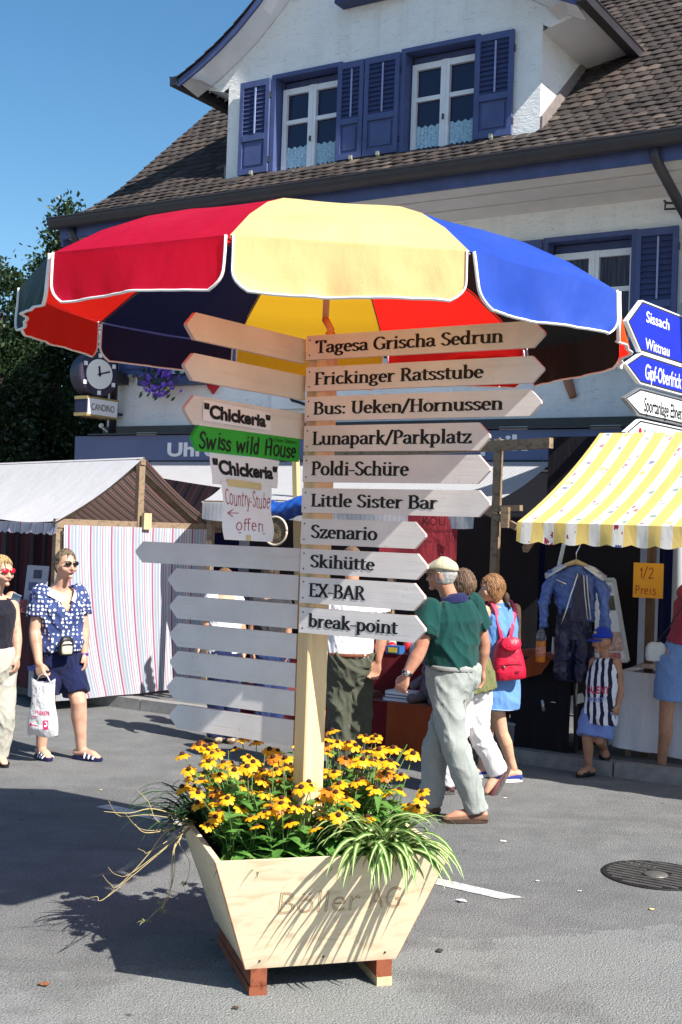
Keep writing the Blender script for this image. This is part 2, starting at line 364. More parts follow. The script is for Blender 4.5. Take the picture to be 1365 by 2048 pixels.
# skeleton strokes on a 0..1 cap height; x height .66; each glyph: (advance, strokes, serifs (x, y, half length))
_X = .66
def _glyphs():
    g = {}
    def d(ch, adv, st, sf=()): g[ch] = (adv, st, sf)
    d('A', .80, [[(.08, 0), (.38, 1), (.70, 0)], [(.20, .34), (.58, .34)]], [(.08, 0, .1), (.70, 0, .11)])
    d('B', .72, [[(.16, 0), (.16, 1)], [(.16, 1), (.36, 1)] + _arc(.36, .77, .2, .23, 90, -90) + [(.16, .54)], [(.16, .54), (.38, .54)] + _arc(.38, .27, .24, .27, 90, -90) + [(.16, 0)]], [(.12, 0, .08), (.12, 1, .08)])
    d('C', .74, [_arc(.42, .5, .34, .5, 50, 310, 16)], [])
    d('E', .66, [[(.16, 0), (.16, 1)], [(.16, 1), (.58, 1), (.58, .86)], [(.16, .52), (.45, .52)], [(.16, 0), (.60, 0), (.60, .16)]], [(.12, 0, .08), (.12, 1, .08)])
    d('F', .62, [[(.16, 0), (.16, 1)], [(.16, 1), (.57, 1), (.57, .84)], [(.16, .52), (.44, .52)]], [(.16, 0, .13), (.12, 1, .08)])
    d('G', .80, [_arc(.43, .5, .35, .5, 45, 320, 16), [(.68, .42), (.68, .08)]], [(.66, .42, .13)])
    d('H', .84, [[(.17, 0), (.17, 1)], [(.67, 0), (.67, 1)], [(.17, .53), (.67, .53)]], [(.17, 0, .13), (.17, 1, .13), (.67, 0, .13), (.67, 1, .13)])
    d('K', .76, [[(.16, 0), (.16, 1)], [(.62, 1), (.18, .48)], [(.32, .62), (.68, 0)]], [(.16, 0, .12), (.16, 1, .12), (.68, 0, .1), (.6, 1, .1)])
    d('L', .64, [[(.17, 0), (.17, 1)], [(.17, 0), (.58, 0), (.58, .18)]], [(.13, 0, .09), (.17, 1, .13)])
    d('M', .95, [[(.12, 0), (.16, 1), (.46, .2), (.76, 1), (.82, 0)]], [(.12, 0, .1), (.82, 0, .1)])
    d('O', .84, [_arc(.42, .5, .35, .5, 0, 360, 22)], [])
    d('P', .66, [[(.17, 0), (.17, 1)], [(.17, 1), (.36, 1)] + _arc(.36, .74, .22, .26, 90, -90) + [(.17, .48)]], [(.17, 0, .13), (.13, 1, .08)])
    d('R', .76, [[(.17, 0), (.17, 1)], [(.17, 1), (.36, 1)] + _arc(.36, .76, .21, .24, 90, -90) + [(.17, .52)], [(.36, .52), (.66, 0)]], [(.17, 0, .12), (.13, 1, .08), (.68, 0, .09)])
    d('S', .60, [[(.5, .86)] + _arc(.30, .77, .2, .23, 50, 200, 8) + [(.22, .58), (.38, .46)] + _arc(.30, .25, .22, .25, 40, -140, 9) + [(.08, .16)]], [])
    d('T', .72, [[(.36, 0), (.36, 1)], [(.06, .84), (.06, 1), (.66, 1), (.66, .84)]], [(.36, 0, .14)])
    d('U', .80, [[(.16, 1), (.16, .3)] + _arc(.40, .28, .24, .28, 180, 360, 10) + [(.64, 1)]], [(.16, 1, .13), (.64, 1, .1)])
    d('W', 1.05, [[(.06, 1), (.28, 0), (.5, .9), (.74, 0), (.96, 1)]], [(.06, 1, .1), (.96, 1, .1)])
    d('X', .78, [[(.10, 1), (.68, 0)], [(.66, 1), (.10, 0)]], [(.12, 1, .11), (.66, 0, .11), (.64, 1, .1), (.12, 0, .1)])
    x = _X
    d('a', .58, [[(.10, .54)] + _arc(.27, .48, .17, .18, 150, 0, 8) + [(.44, .08), (.53, .02)], [(.44, .38)] + [(.3, .36)] + _arc(.25, .18, .17, .18, 90, 330, 10) + [(.44, .14)]], [])
    d('b', .64, [[(.14, 1.05), (.14, .02)], _arc(.33, x / 2, .21, x / 2, 150, -150, 14)], [(.09, 1.05, .06)])
    d('c', .54, [_arc(.31, x / 2, .22, x / 2, 50, 315, 14)], [])
    d('d', .66, [[(.47, 1.05), (.47, 0)], _arc(.28, x / 2, .20, x / 2, 30, 330, 14)], [(.42, 1.05, .06), (.52, 0, .06)])
    d('e', .56, [[(.10, .36), (.48, .36)] + _arc(.29, x / 2, .20, x / 2, 10, 310, 15)], [])
    d('f', .38, [[(.17, 0), (.17, .82)] + _arc(.31, .86, .14, .18, 180, 60, 6), [(.04, x), (.32, x)]], [(.17, 0, .12)])
    d('g', .60, [_arc(.27, .43, .17, .21, 0, 360, 16), [(.42, .57), (.56, .62)], [(.18, .24), (.12, .12), (.2, .04), (.42, .02)] + _arc(.29, -.13, .22, .15, 60, -200, 12) + [(.14, .0)]], [])
    d('h', .68, [[(.15, 0), (.15, 1.05)], [(.15, .46)] + _arc(.34, .46, .19, .2, 170, 0, 9) + [(.53, 0)]], [(.15, 0, .11), (.10, 1.05, .06), (.53, 0, .11)])
    d('i', .34, [[(.17, 0), (.17, x)], [(.165, .9), (.175, .91)]], [(.17, 0, .11), (.12, x, .06)])
    d('k', .64, [[(.15, 0), (.15, 1.05)], [(.48, x), (.17, .32)], [(.26, .42), (.54, 0)]], [(.15, 0, .11), (.10, 1.05, .06), (.55, 0, .09), (.47, x, .09)])
    d('l', .34, [[(.17, 0), (.17, 1.05)]], [(.17, 0, .11), (.12, 1.05, .06)])
    d('n', .68, [[(.15, 0), (.15, x)], [(.15, .46)] + _arc(.34, .46, .19, .2, 170, 0, 9) + [(.53, 0)]], [(.15, 0, .11), (.10, x, .06), (.53, 0, .11)])
    d('o', .62, [_arc(.31, x / 2, .23, x / 2, 0, 360, 18)], [])
    d('p', .66, [[(.14, -.3), (.14, x)], _arc(.33, x / 2, .21, x / 2, 150, -150, 14)], [(.14, -.3, .11), (.09, x, .06)])
    d('r', .48, [[(.15, 0), (.15, x)], [(.15, .42), (.24, .58), (.34, .65), (.42, .6)]], [(.15, 0, .11), (.10, x, .06)])
    d('s', .48, [[(.40, .56)] + _arc(.24, .5, .15, .16, 40, 200, 7) + [(.3, .32)] + _arc(.24, .16, .17, .16, 40, -140, 8) + [(.07, .10)]], [])
    d('t', .42, [[(.18, .84), (.18, .16)] + _arc(.28, .14, .10, .13, 180, 310, 6), [(.05, x), (.36, x)]], [])
    d('u', .68, [[(.14, x), (.14, .2)] + _arc(.33, .2, .19, .2, 180, 350, 8), [(.53, x), (.53, 0)]], [(.09, x, .06), (.48, x, .06), (.58, 0, .06)])
    g['ü'] = (g['u'][0], g['u'][1] + [[(.17, .90), (.171, .901)], [(.50, .90), (.501, .901)]], g['u'][2])
    g['ö'] = (g['o'][0], g['o'][1] + [[(.15, .90), (.151, .901)], [(.47, .90), (.471, .901)]], ())
    d('w', .86, [[(.05, x), (.22, 0), (.42, .58), (.62, 0), (.8, x)]], [(.05, x, .08), (.8, x, .08)])
    d('y', .60, [[(.06, x), (.3, .02)], [(.52, x), (.3, .02), (.16, -.28), (.06, -.28)]], [])
    d('z', .54, [[(.09, .54), (.09, x), (.46, x), (.07, 0), (.47, 0), (.47, .14)]], [])
    d('-', .38, [[(.05, .34), (.31, .34)]]); d('/', .46, [[(.02, -.1), (.42, 1.05)]])
    d(':', .30, [[(.15, .06), (.16, .07)], [(.15, .56), (.16, .57)]]); d(' ', .34, []); d('.', .28, [[(.13, .04), (.14, .05)]])
    d('1', .4, [[(.08, .72), (.26, 1), (.22, 0)]]); d('2', .6, [_arc(.29, .74, .2, .26, 160, -30, 9) + [(.06, 0), (.54, .04)]])
    d('<', .8, [[(.34, .8), (.05, .45), (.4, .12)], [(.05, .45), (.75, .52)]])
    return g
GL = _glyphs()
def _hull(pts):
    pts = sorted(set((round(a, 5), round(b, 5)) for a, b in pts))
    def half(p):
        h = []
        for q in p:
            while len(h) > 1 and (h[-1][0] - h[-2][0]) * (q[1] - h[-2][1]) - (h[-1][1] - h[-2][1]) * (q[0] - h[-2][0]) <= 0: h.pop()
            h.append(q)
        return h
    a, b = half(pts), half(pts[::-1]); return a[:-1] + b[:-1]
def stroke_text(txt, wx=.105, wy=.045, serif=True, jit=0.0, track=0.0, seed=1, slant=0.0):
    """polygons (2-D, cap height 1) of a text drawn with a broad nib"""
    rnd = random.Random(seed); polys = []; x0 = 0.0
    nib = [(wx * cos(2 * pi * k / 8 + .2), wy * sin(2 * pi * k / 8 + .2)) for k in range(8)]
    for ch in txt:
        if ch not in GL: x0 += .3; continue
        adv, st, sf = GL[ch]; dx = rnd.uniform(-1, 1) * jit; dy = rnd.uniform(-1, 1) * jit; sc = 1 + rnd.uniform(-1, 1) * jit * 1.5
        tr = lambda p: (x0 + dx + p[0] * sc + slant * p[1], dy + p[1] * sc)
        for s_ in st:
            for a, b in zip(s_[:-1], s_[1:]):
                a, b = tr(a), tr(b)
                k = 1.05 if (abs(a[0] - b[0]) < .02 and abs(a[1] - b[1]) < .02) else 1.0
                polys.append(_hull([(q[0] + u * k, q[1] + v * max(k, 1.0) * (wx / wy * .8 if k > 1 else 1)) for q in (a, b) for u, v in nib]))
        if serif:
            for sx, sy, hl in sf:
                a, b = tr((sx - hl - .05, sy)), tr((sx + hl + .05, sy)); h = .03
                yy = a[1]; polys.append([(a[0], yy - h), (b[0], yy - h), (b[0], yy + h), (a[0], yy + h)])
        x0 += adv + track
    return polys, x0
def font_text(txt, off=0.0, shear=0.0):
    cu = bpy.data.curves.new('t', 'FONT'); cu.body = txt; cu.offset = off; cu.shear = shear; cu.resolution_u = 4
    o = bpy.data.objects.new('t', cu); COL.objects.link(o)
    bpy.context.view_layer.update()
    me = bpy.data.meshes.new_from_object(o.evaluated_get(bpy.context.evaluated_depsgraph_get()))
    vs = [(p.co.x, p.co.y) for p in me.vertices]; fs = [tuple(p.vertices) for p in me.polygons]
    bpy.data.objects.remove(o); bpy.data.curves.remove(cu); bpy.data.meshes.remove(me)
    return [[vs[k] for k in f] for f in fs]
def lay_text(mb, polys, org, xd, yd, width=None, height=None, lift=.0015, mi=0, proj=None, cap=None):
    """fit 2-D polygons into a box on a surface (org = lower left, baseline); cap: text units equal to `height`"""
    xs = [p[0] for q in polys for p in q]; ys = [p[1] for q in polys for p in q]
    x0, x1 = min(xs), max(xs); y0 = 0.0 if cap else min(ys); y1 = cap if cap else max(ys)
    sy = height / (y1 - y0); sx = width / (x1 - x0) if width else sy
    nrm = xd.cross(yd)
    for i, q in enumerate(polys):
        vs = []
        for a, b in q:
            p = org + xd * ((a - x0) * sx) + yd * ((b - y0) * sy) + nrm * (lift + .00006 * (i % 9))
            vs.append(proj(p) if proj else p)
        mb.add(vs, [tuple(range(len(q)))], mi)
# ------------------------------------------------------------------ ground
g = M(); g.add([(-300, -60, 0), (300, -60, 0), (300, 400, 0), (-300, 400, 0)], [(0, 1, 2, 3)])
tag(g.build('road', MA['asphalt'], origin=(0, 0, 0)), kind='structure')
KB = G(1000, 1522)                                   # a point on the foot of the kerb
def Kp(s, o, z=0.0): return V((KB.x, KB.y, 0)) + FU * s - FN * o + V((0, 0, z))   # along the kerb, out into the road
k = M()
for i in range(-9, 8):
    a, b = i * 1.0, i * 1.0 + .985
    k.hexa([Kp(s, o, z) for z, q in ((-.02, 0), (.115, .012)) for s, o in ((a, -q * .4), (b, -q * .4), (b, -.14), (a, -.14))])
tag(k.build('kerb', MA['conc']), kind='structure')
k = M(); k.hexa([Kp(s, o, z) for z in (-.02, .108) for s, o in ((-16, -.142), (9, -.142), (9, -6), (-16, -6))])
tag(k.build('pavement', MA['pave']), kind='structure')
# painted line running behind the planter
m, t, n, out = newmat('road_paint'); c = coord(t)
surf(t, out, mixc(t, ramp(t, nz(t, c, 30, 5, .7), [(.42, 0.0), (.62, .75)]), (.62, .61, .60), (.2, .2, .2)), .85, bump(t, nz(t, c, 90, 3), .5, .01), .2)
MA['paint'] = m
l0 = G(205, 1612); l1 = G(1022, 1797); ld = (l1 - l0).normalized(); lw = V((-ld.y, ld.x, 0)) * .055
k = M(); k.add([l0 - lw + ZU * .004, l1 - lw - ld * .03 + ZU * .004, l1 + lw + ld * .05 + ZU * .004, l0 + lw + ZU * .004], [(0, 1, 2, 3)])
tag(k.build('road_marking', m), kind='structure')

# manhole cover
mc = G(1312, 1751); R = .305
t_ = thing('manhole_cover', 'round dark iron manhole cover with raised ribs set in the road', 'manhole cover', mc)
iron = plain('cast_iron', (.014, .013, .014), .6, .25, 14, .4, 70, .4, .2); ribm = plain('worn_rib_iron', (.10, .095, .09), .45, .3, 14, .3, 70, .5, .4); worn = plain('worn_iron', (.16, .15, .14), .5, .2, 20, .2, 90, .4, .5)
k = M(); k.lathe(mc + ZU * .002, [(R * .5, 0), (R, 0), (R, .004), (R * .955, .007), (R * .93, .002), (R * .2, .001), (.02, .005)], seg=48); k.build('frame_ring', iron, t_, True)
k = M()
for i in range(-5, 6):
    y = i * R * .165; h = sqrt(max(0, (R * .9) ** 2 - y * y))
    for a, b in ((-h, -.075), (.075, h)) if abs(y) < .06 else ((-h, h),):
        if b > a: k.box(mc + FU * ((a + b) / 2) + FN * y + ZU * .0065, ((b - a) / 2, R * .050, .003), (FU, FN, ZU))
k.build('rib_plate', ribm, t_)
k = M(); k.lathe(mc + ZU * .002, [(.01, .009), (.066, .009), (.07, .004), (.07, 0)], seg=24); k.build('centre_boss', worn, t_, True)
k = M(); lay_text(k, font_text('BGU', .02), mc - FU * .19 + FN * .10 + ZU * .0105, FU, FN, .15, .06, .001, 0); k.build('cast_lettering', worn, t_)

# ------------------------------------------------------------------ house
HS0, HS1, HB = -5.69, 7.5, 9.0
RS = .88                                              # main roof pitch
roofprof = [(.97, 5.66), (.72, 5.77), (.45, 5.93), (.2, 6.09), (-.05, 6.27), (-.35, 6.51), (-5.2, 6.51 + RS * 4.85)]
def roof_z(o):
    for (a, za), (b, zb) in zip(roofprof[:-1], roofprof[1:]):
        if a >= o >= b: return za + (zb - za) * (a - o) / (a - b)
    return roofprof[-1][1]
house = thing('house', 'white rendered house with brown tiled roof, gabled dormer and blue shutters', 'house', Fp(-1, 0, -4))
DS0, DS1 = -3.87, .312                                # dormer wall
wins = [(-4.95, -3.95, 3.80, 5.06), (.42, 1.42, 3.80, 5.06), (-2.28, -1.28, 3.80, 5.06)]     # upper floor openings
dwins = [(-3.18, -2.20, 6.15, 7.39), (-1.385, -.42, 6.15, 7.39)]
def cells(mb, s0, s1, z0, z1, holes, o=0.0):
    ss = sorted({s0, s1, *[h[0] for h in holes], *[h[1] for h in holes]}); zs = sorted({z0, z1, *[h[2] for h in holes], *[h[3] for h in holes]})
    for a, b in zip(ss[:-1], ss[1:]):
        for c, d in zip(zs[:-1], zs[1:]):
            if any(h[0] <= (a + b) / 2 <= h[1] and h[2] <= (c + d) / 2 <= h[3] for h in holes): continue
            mb.add([Fp(a, c, o), Fp(b, c, o), Fp(b, d, o), Fp(a, d, o)], [(0, 1, 2, 3)])
w = M(); cells(w, HS0, HS1, 2.6, 5.5, wins)
for (a, b, c, d) in wins:
    for q in ([(a, c), (a, d)], [(b, d), (b, c)], [(a, d), (b, d)], [(b, c), (a, c)]):
        w.add([Fp(q[0][0], q[0][1], 0), Fp(q[1][0], q[1][1], 0), Fp(q[1][0], q[1][1], -.22), Fp(q[0][0], q[0][1], -.22)], [(0, 1, 2, 3)])
# left gable end wall and back
gp = [Fp(HS0, 0, 0), Fp(HS0, 0, -10.2), Fp(HS0, 6.0, -10.2), Fp(HS0, roof_z(-5.1) - .1, -5.1), Fp(HS0, roof_z(-.35) - .1, -.35), Fp(HS0, roof_z(0) - .1, 0)]
w.add(gp, [tuple(range(6))]); w.add([Fp(HS1, p.z, 0) for p in []], [])
w.add([p + FU * (HS1 - HS0) for p in gp], [tuple(range(6))[::-1]])
w.add([Fp(HS0, 0, -10.2), Fp(HS1, 0, -10.2), Fp(HS1, 6, -10.2), Fp(HS0, 6, -10.2)], [(0, 1, 2, 3)])
w.build('wall', MA['stucco'], house)
# soffit, eave board, gutter
w = M(); w.sheet(lambda u, v: Fp(HS0 - .06 + (HS1 - HS0 + .06) * u, 5.36 + .12 * v, -.0 + .9 * v), 1, 4)
for o_ in (.30, .60): w.fbox(HS0, HS1, 5.355 + .12 * o_ / .9, 5.362 + .12 * o_ / .9 - .012, o_ - .008, o_ + .008)
w.build('soffit', MA['soffit'], house)
w = M(); w.fbox(HS0 - .05, HS1, 5.44, 5.60, .90, .935); w.fbox(HS0 - .06, HS0 - .02, 5.36, 5.60, -.1, .90); w.build('eave_board', MA['blue'], house)
w = M(); prof = [(.937 + .09 + .09 * cos(a), 5.66 + .115 * sin(a)) for a in [pi + pi * i / 9 for i in range(10)]]
prof = prof + [(o - (.012 if i else -.004) * 0 + (.006 if o > 1.01 else -.003), z + .004) for i, (o, z) in enumerate(prof[::-1])]
w.loft([[Fp(s, z, o) for o, z in prof] for s in (HS0 - .1, HS1)], 0, True)
w.tube([Fp(HS0 - .1, 5.667, 1.12), Fp(HS1, 5.667, 1.12)], .015, 8)
w.build('gutter', MA['gut'], house, False)
# tiles: every course is its own row of slightly domed, uneven tiles
def tile_rows(mb, s0, s1, prof, row=.15, tw=.15, clip=None, lift=.018, seed=3):
    rnd = random.Random(seed); ln = [0.0]
    for (a, za), (b, zb) in zip(prof[:-1], prof[1:]): ln.append(ln[-1] + sqrt((a - b) ** 2 + (za - zb) ** 2))
    def at(d):
        d = max(0, min(d, ln[-1]))
        for i in range(len(ln) - 1):
            if d <= ln[i + 1] + 1e-9:
                f = (d - ln[i]) / (ln[i + 1] - ln[i]); (a, za), (b, zb) = prof[i], prof[i + 1]
                no = V((-(zb - za), 0)) if 0 else None
                return a + (b - a) * f, za + (zb - za) * f, (zb - za) / (ln[i + 1] - ln[i]), (a - b) / (ln[i + 1] - ln[i])
    nr = int(ln[-1] / row)
    for r in range(nr):
        off = (r % 2) * tw / 2
        nc = int((s1 - s0) / tw) + 2
        for c_ in range(nc):
            a = max(s0, s0 - off + c_ * tw); b = min(s1, s0 - off + (c_ + 1) * tw)
            if b - a < .02: continue
            d0 = r * row - rnd.uniform(0, .012); d1 = d0 + row * 1.25
            o0, z0, dz, do = at(max(0, d0)); o1, z1, _, _ = at(d1)
            if clip and clip((a + b) / 2, (o0 + o1) / 2): continue
            lf = lift + rnd.uniform(-.004, .008); dome = .007; uvv = (c_ + r * 131.0, float(r))
            vs = []
            for q in range(4):
                f = q / 3; s = a + .004 + (b - a - .008) * f; h = dome * (1 - (2 * f - 1) ** 2)
                bow = .022 * (1 - (2 * f - 1) ** 2)
                vs.append(Fp(s, z0 - bow * dz * .9 + (lf + h) * do, o0 + bow * do * .9 + (lf + h) * dz))
            for q in range(4):
                f = q / 3; s = a + .004 + (b - a - .008) * f; h = dome * (1 - (2 * f - 1) ** 2)
                vs.append(Fp(s, z1 + (h + .003) * do, o1 + (h + .003) * dz))
            for q in range(4): vs.append(vs[q] + V((0, 0, -.016 * do)) + FN * (.016 * dz))
            fs = [(q, q + 1, q + 5, q + 4) for q in range(3)] + [(q + 8, q + 9, q + 1, q) for q in range(3)]
            mb.add(vs, fs, 0, [uvv] * 12)
APX = 9.75                                            # dormer ridge height
def dorm_prof():                                      # (distance from eave edge, z) of the dormer's roof, bell-cast
    return [(0, 7.44), (.30, 7.585), (.60, 7.76), (.9, 7.97), (1.2, 8.23), (1.55, 8.58), (2.62, APX)]
DE = .52                                              # how far the eave reaches beyond the dormer wall
def dz(q):
    p = dorm_prof()
    for (a, za), (b, zb) in zip(p[:-1], p[1:]):
        if q <= b: return za + (zb - za) * (q - a) / (b - a)
    return APX
def in_dormer(s, o): return DS0 + .03 < s < DS1 - .03 and o < .02 and roof_z(o) < dz(min(s - DS0 + DE, DS1 + DE - s)) - .15
w = M(); tile_rows(w, HS0 - .08, HS1, roofprof, clip=in_dormer); w.build('roof', MA['tiles'], house)
w = M()                                                # verge board and roof deck under the tiles
w.sheet(lambda u, v: Fp(HS0 - .03 if u < .5 else DS0, roof_z(.93 - 6 * v) - .03, .93 - 6 * v), 1, 24)
w.sheet(lambda u, v: Fp(DS1 if u < .5 else HS1, roof_z(.93 - 6 * v) - .03, .93 - 6 * v), 1, 24)
w.sheet(lambda u, v: Fp(DS0 if u < .5 else DS1, roof_z(.93 - .9 * v) - .03, .93 - .9 * v), 1, 6)
w.sheet(lambda u, v: Fp(HS0 if u < .5 else HS1, roofprof[-1][1] - v * 4.4, -5.2 - 5.2 * v), 1, 1)
for i in range(23):
    a, b = .93 - .26 * i, .93 - .26 * (i + 1)
    w.hexa([Fp(s, roof_z(o) + h, o) for h in (-.13, -.012) for s, o in ((HS0 - .085, a), (HS0 - .05, a), (HS0 - .05, b), (HS0 - .085, b))])
w.build('roof_deck', MA['gut'], house)
# dormer
w = M(); cells(w, DS0, DS1, 6.13, 7.39, dwins)
ear = .325; n_ = 14
def wz(s): return dz(min(s - DS0 + DE, DS1 + DE - s)) - .14
top = [(DS0 - ear, wz(DS0 - ear))] + [(DS0 - ear + (DS1 - DS0 + 2 * ear) * i / 40, wz(DS0 - ear + (DS1 - DS0 + 2 * ear) * i / 40)) for i in range(1, 40)] + [(DS1 + ear, wz(DS1 + ear))]
AT = (-2.17, -1.4, 8.08, 8.8)
low = [(DS0, 7.30), (DS0, 7.39), (DS1, 7.39), (DS1, 7.30)]
for (a, za), (b, zb) in zip(top[:-1], top[1:]):       # vertical slivers up to the curved gable
    for s0, s1, y0, y1 in ((a, b, za, zb),):
        def bz(s): return 7.39 if DS0 <= s <= DS1 else (7.30 + (DS0 - s) / ear * (wz(DS0 - ear) - 7.31) if s < DS0 else 7.30 + (s - DS1) / ear * (wz(DS1 + ear) - 7.31))
        w.add([Fp(s0, bz(s0), 0), Fp(s1, bz(s1), 0), Fp(s1, y1, 0), Fp(s0, y0, 0)], [(0, 1, 2, 3)])
for (a, b, c, d) in dwins:
    for q in ([(a, c), (a, d)], [(b, d), (b, c)], [(a, d), (b, d)], [(b, c), (a, c)]):
        w.add([Fp(q[0][0], q[0][1], 0), Fp(q[1][0], q[1][1], 0), Fp(q[1][0], q[1][1], -.22), Fp(q[0][0], q[0][1], -.22)], [(0, 1, 2, 3)])
for S in (DS0, DS1):                                   # dormer cheeks
    w.add([Fp(S, 6.05, 0), Fp(S, roof_z(-1.35), -1.35), Fp(S, 7.62, -1.6), Fp(S, 7.62, 0)], [(0, 1, 2, 3)])
w.build('dormer_wall', MA['stucco'], house)
w = M()                                                # sloping soffits of the dormer eaves and boxed gable overhang
FO = .34
for sg, S in ((-1, DS0), (1, DS1)):
    w.add([Fp(S - sg * .0, 7.295, FO * 0), Fp(S + sg * (DE - .03), 7.47, FO * 0 ), Fp(S + sg * (DE - .03), 7.47, -1.7), Fp(S, 7.295, -1.7)], [(0, 1, 2, 3)])
    w.add([Fp(S + sg * .18, 7.38, FO), Fp(S + sg * (DE - .03), 7.45, FO), Fp(S + sg * (DE - .03), 7.47, -.002), Fp(S + sg * .18, 7.38, -.002)], [(0, 1, 2, 3)])
for i in range(40):
    def q(i): s = DS0 - DE + .03 + (DS1 - DS0 + 2 * DE - .06) * i / 40; return s, dz(min(s - DS0 + DE, DS1 + DE - s))
    (a, za), (b, zb) = q(i), q(i + 1)
    w.add([Fp(a, za - .135, 0), Fp(b, zb - .135, 0), Fp(b, zb - .075, FO), Fp(a, za - .075, FO)], [(0, 1, 2, 3)])
w.build('dormer_soffit', MA['white'], house)
w = M()                                                # blue barge board following the bell-cast verge
for i in range(48):
    def q(i): s = DS0 - DE + (DS1 - DS0 + 2 * DE) * i / 48; return s, dz(min(s - DS0 + DE, DS1 + DE - s))
    (a, za), (b, zb) = q(i), q(i + 1)
    w.hexa([Fp(s, z + h, o) for h in (-.10, -.005) for s, z, o in ((a, za, FO + .03), (b, zb, FO + .03), (b, zb, FO), (a, za, FO))])
w.build('barge_board', MA['blue'], house)
w = M()                                                # dormer roof tiles
cen = (DS0 + DS1) / 2
rnd = random.Random(5)
for sg in (-1, 1):
    S = DS0 - DE if sg < 0 else DS1 + DE
    nq = 19
    for r in range(nq):
        d0, d1 = r * .143, (r + 1) * .143 + .03
        for c_ in range(32):
            o1 = FO + .06 - c_ * .165; o2 = o1 - .16
            if roof_z((o1 + o2) / 2) > dz(d0) + .12: continue
            lf = .02 + rnd.uniform(-.004, .008)
            pts = []
            for d, l in ((d0, lf), (d1, .006)):
                for j in range(3):
                    o = o1 + (o2 - o1) * j / 2; h = .008 * (1 - (j - 1) ** 2)
                    pts.append(Fp(S - sg * d, dz(d) + l + h, o))
            for j in range(3): pts.append(pts[j] - ZU * .024)
            w.add(pts, [(0, 1, 4, 3), (1, 2, 5, 4), (6, 7, 1, 0), (7, 8, 2, 1), (6, 0, 3), ], 0, [(c_ + r * 57.0 + 9 * sg, 3.0)] * 9)
w.build('dormer_roof', MA['tiles'], house)
for sg, S in ((-1, DS0 - DE), (1, DS1 + DE)):          # gutters of the dormer eaves
    w = M()
    w.hexa([Fp(s, z, o) for z in (7.36, 7.47) for s, o in ((S, FO + .05), (S + sg * .11, FO + .05), (S + sg * .11, -1.62), (S, -1.62))])
    w.tube([Fp(S + sg * .11, 7.47, FO + .05), Fp(S + sg * .11, 7.47, -1.66)], .012, 6)
    w.build('dormer_gutter', MA['gut'], house)
w = M(); w.tube([Fp(DS1 + DE + .055, 7.37, -1.5), Fp(DS1 + DE + .10, 7.27, -1.58), Fp(DS1 + DE + .17, 7.24, -1.62)], .035, 10); w.build('spout', MA['steel'], house, True)
w = M(); w.fbox(DS0 - .03, DS1 + .03, 6.03, 6.13, .004, .03)
w.build('dormer_base_board', MA['blue'], house)
FLM = plain('flashing_board', (.20, .17, .16), .7, .2, 10, .3)
for S, sg in ((DS1, 1), (DS0, -1)):                     # flashing boards up the dormer cheeks
    w = M(); w.hexa([Fp(S + sg * q, roof_z(o) + h, o) for h in (-.03, .15) for q, o in ((.004, .0), (.03, .0), (.03, -1.28), (.004, -1.28))])
    w.build('flashing', FLM, house)
# attic window over the frame's edge
w = M(); w.fbox(AT[0] - .05, AT[1] + .05, 8.02, 8.075, .0, .20); ow = w.build('attic_sill', MA['bluedk'], house)
def window(a, b, c, d, mat_frame, casement, curtain=None, sill=True, sill_m=None, z_in=0):
    """blue surround with a two-leaf casement set back in it"""
    f = M(); t0 = .045
    f.fbox(a - .01, a + t0, c, d + .005, -.14, .035); f.fbox(b - t0, b + .01, c, d + .005, -.14, .035); f.fbox(a + t0, b - t0, d - t0, d + .005, -.14, .035)
    f.fbox(a + t0, b - t0, d - t0 - .17, d - t0 - .0005, -.20, -.175)
    fr = f.build('window', mat_frame, house)
    i0, i1, j0, j1 = a + t0 + .002, b - t0 - .002, c + .02, d - t0 - .1
    i0 += .015; mid = (i0 + i1) / 2; q = M(); bw = .06
    q.fbox(i0, i0 + bw, j0, j1, -.17, -.11); q.fbox(i1 - bw, i1, j0, j1, -.17, -.11)
    q.fbox(i0 + bw, mid - .055, j1 - .07, j1, -.17, -.11); q.fbox(mid + .055, i1 - bw, j1 - .07, j1, -.17, -.11)
    q.fbox(i0 + bw, mid - .055, j0, j0 + .08, -.17, -.11); q.fbox(mid + .055, i1 - bw, j0, j0 + .08, -.17, -.11)
    q.fbox(mid - .055, mid + .055, j0, j1, -.17, -.10); q.fbox(mid - .012, mid + .012, j0, j1, -.10, -.09)
    tz = j0 + (j1 - j0) * .62
    q.fbox(i0 + bw, mid - .055, tz - .025, tz + .025, -.165, -.115); q.fbox(mid + .055, i1 - bw, tz - .025, tz + .025, -.165, -.115)
    q.build('casement', casement, fr)
    g_ = M(); g_.add([Fp(i0, j0, -.15), Fp(i1, j0, -.15), Fp(i1, j1, -.15), Fp(i0, j1, -.15)], [(0, 1, 2, 3)]); g_.build('pane', MA['glass'], fr)
    if curtain:
        h = M()
        for x0, x1 in ((i0 + bw + .005, mid - .06), (mid + .06, i1 - bw - .005)):
            zt = j0 + .36
            def fn(u, v):
                s = x0 + (x1 - x0) * u; zb = j0 + (.085 if v < 0 else .10 + .022 * abs(sin(u * 15)))
                return Fp(s, zb + (zt + .012 * sin(u * 23) - zb) * v, -.142 + .004 * sin(u * 40))
            h.sheet(fn, 36, 4)
        h.build('curtain', curtain, fr)
    if sill:
        s_ = M(); s_.fbox(a - .05, b + .03, c - .085, c + .0, .0, .13); s_.build('sill', sill_m or MA['sill'], fr)
    hd = M(); hd.box(Fp(mid, (j0 + j1) / 2 - .12, -.075), (.008, .012, .03), (FU, FN, ZU)); hd.build('handle', MA['gut'], fr)
    return fr
MA['sill'] = plain('sill_paint', (.36, .40, .55), .6, .1, 9, .1)
m, t, n, out = newmat('lace_curtain'); c = coord(t)
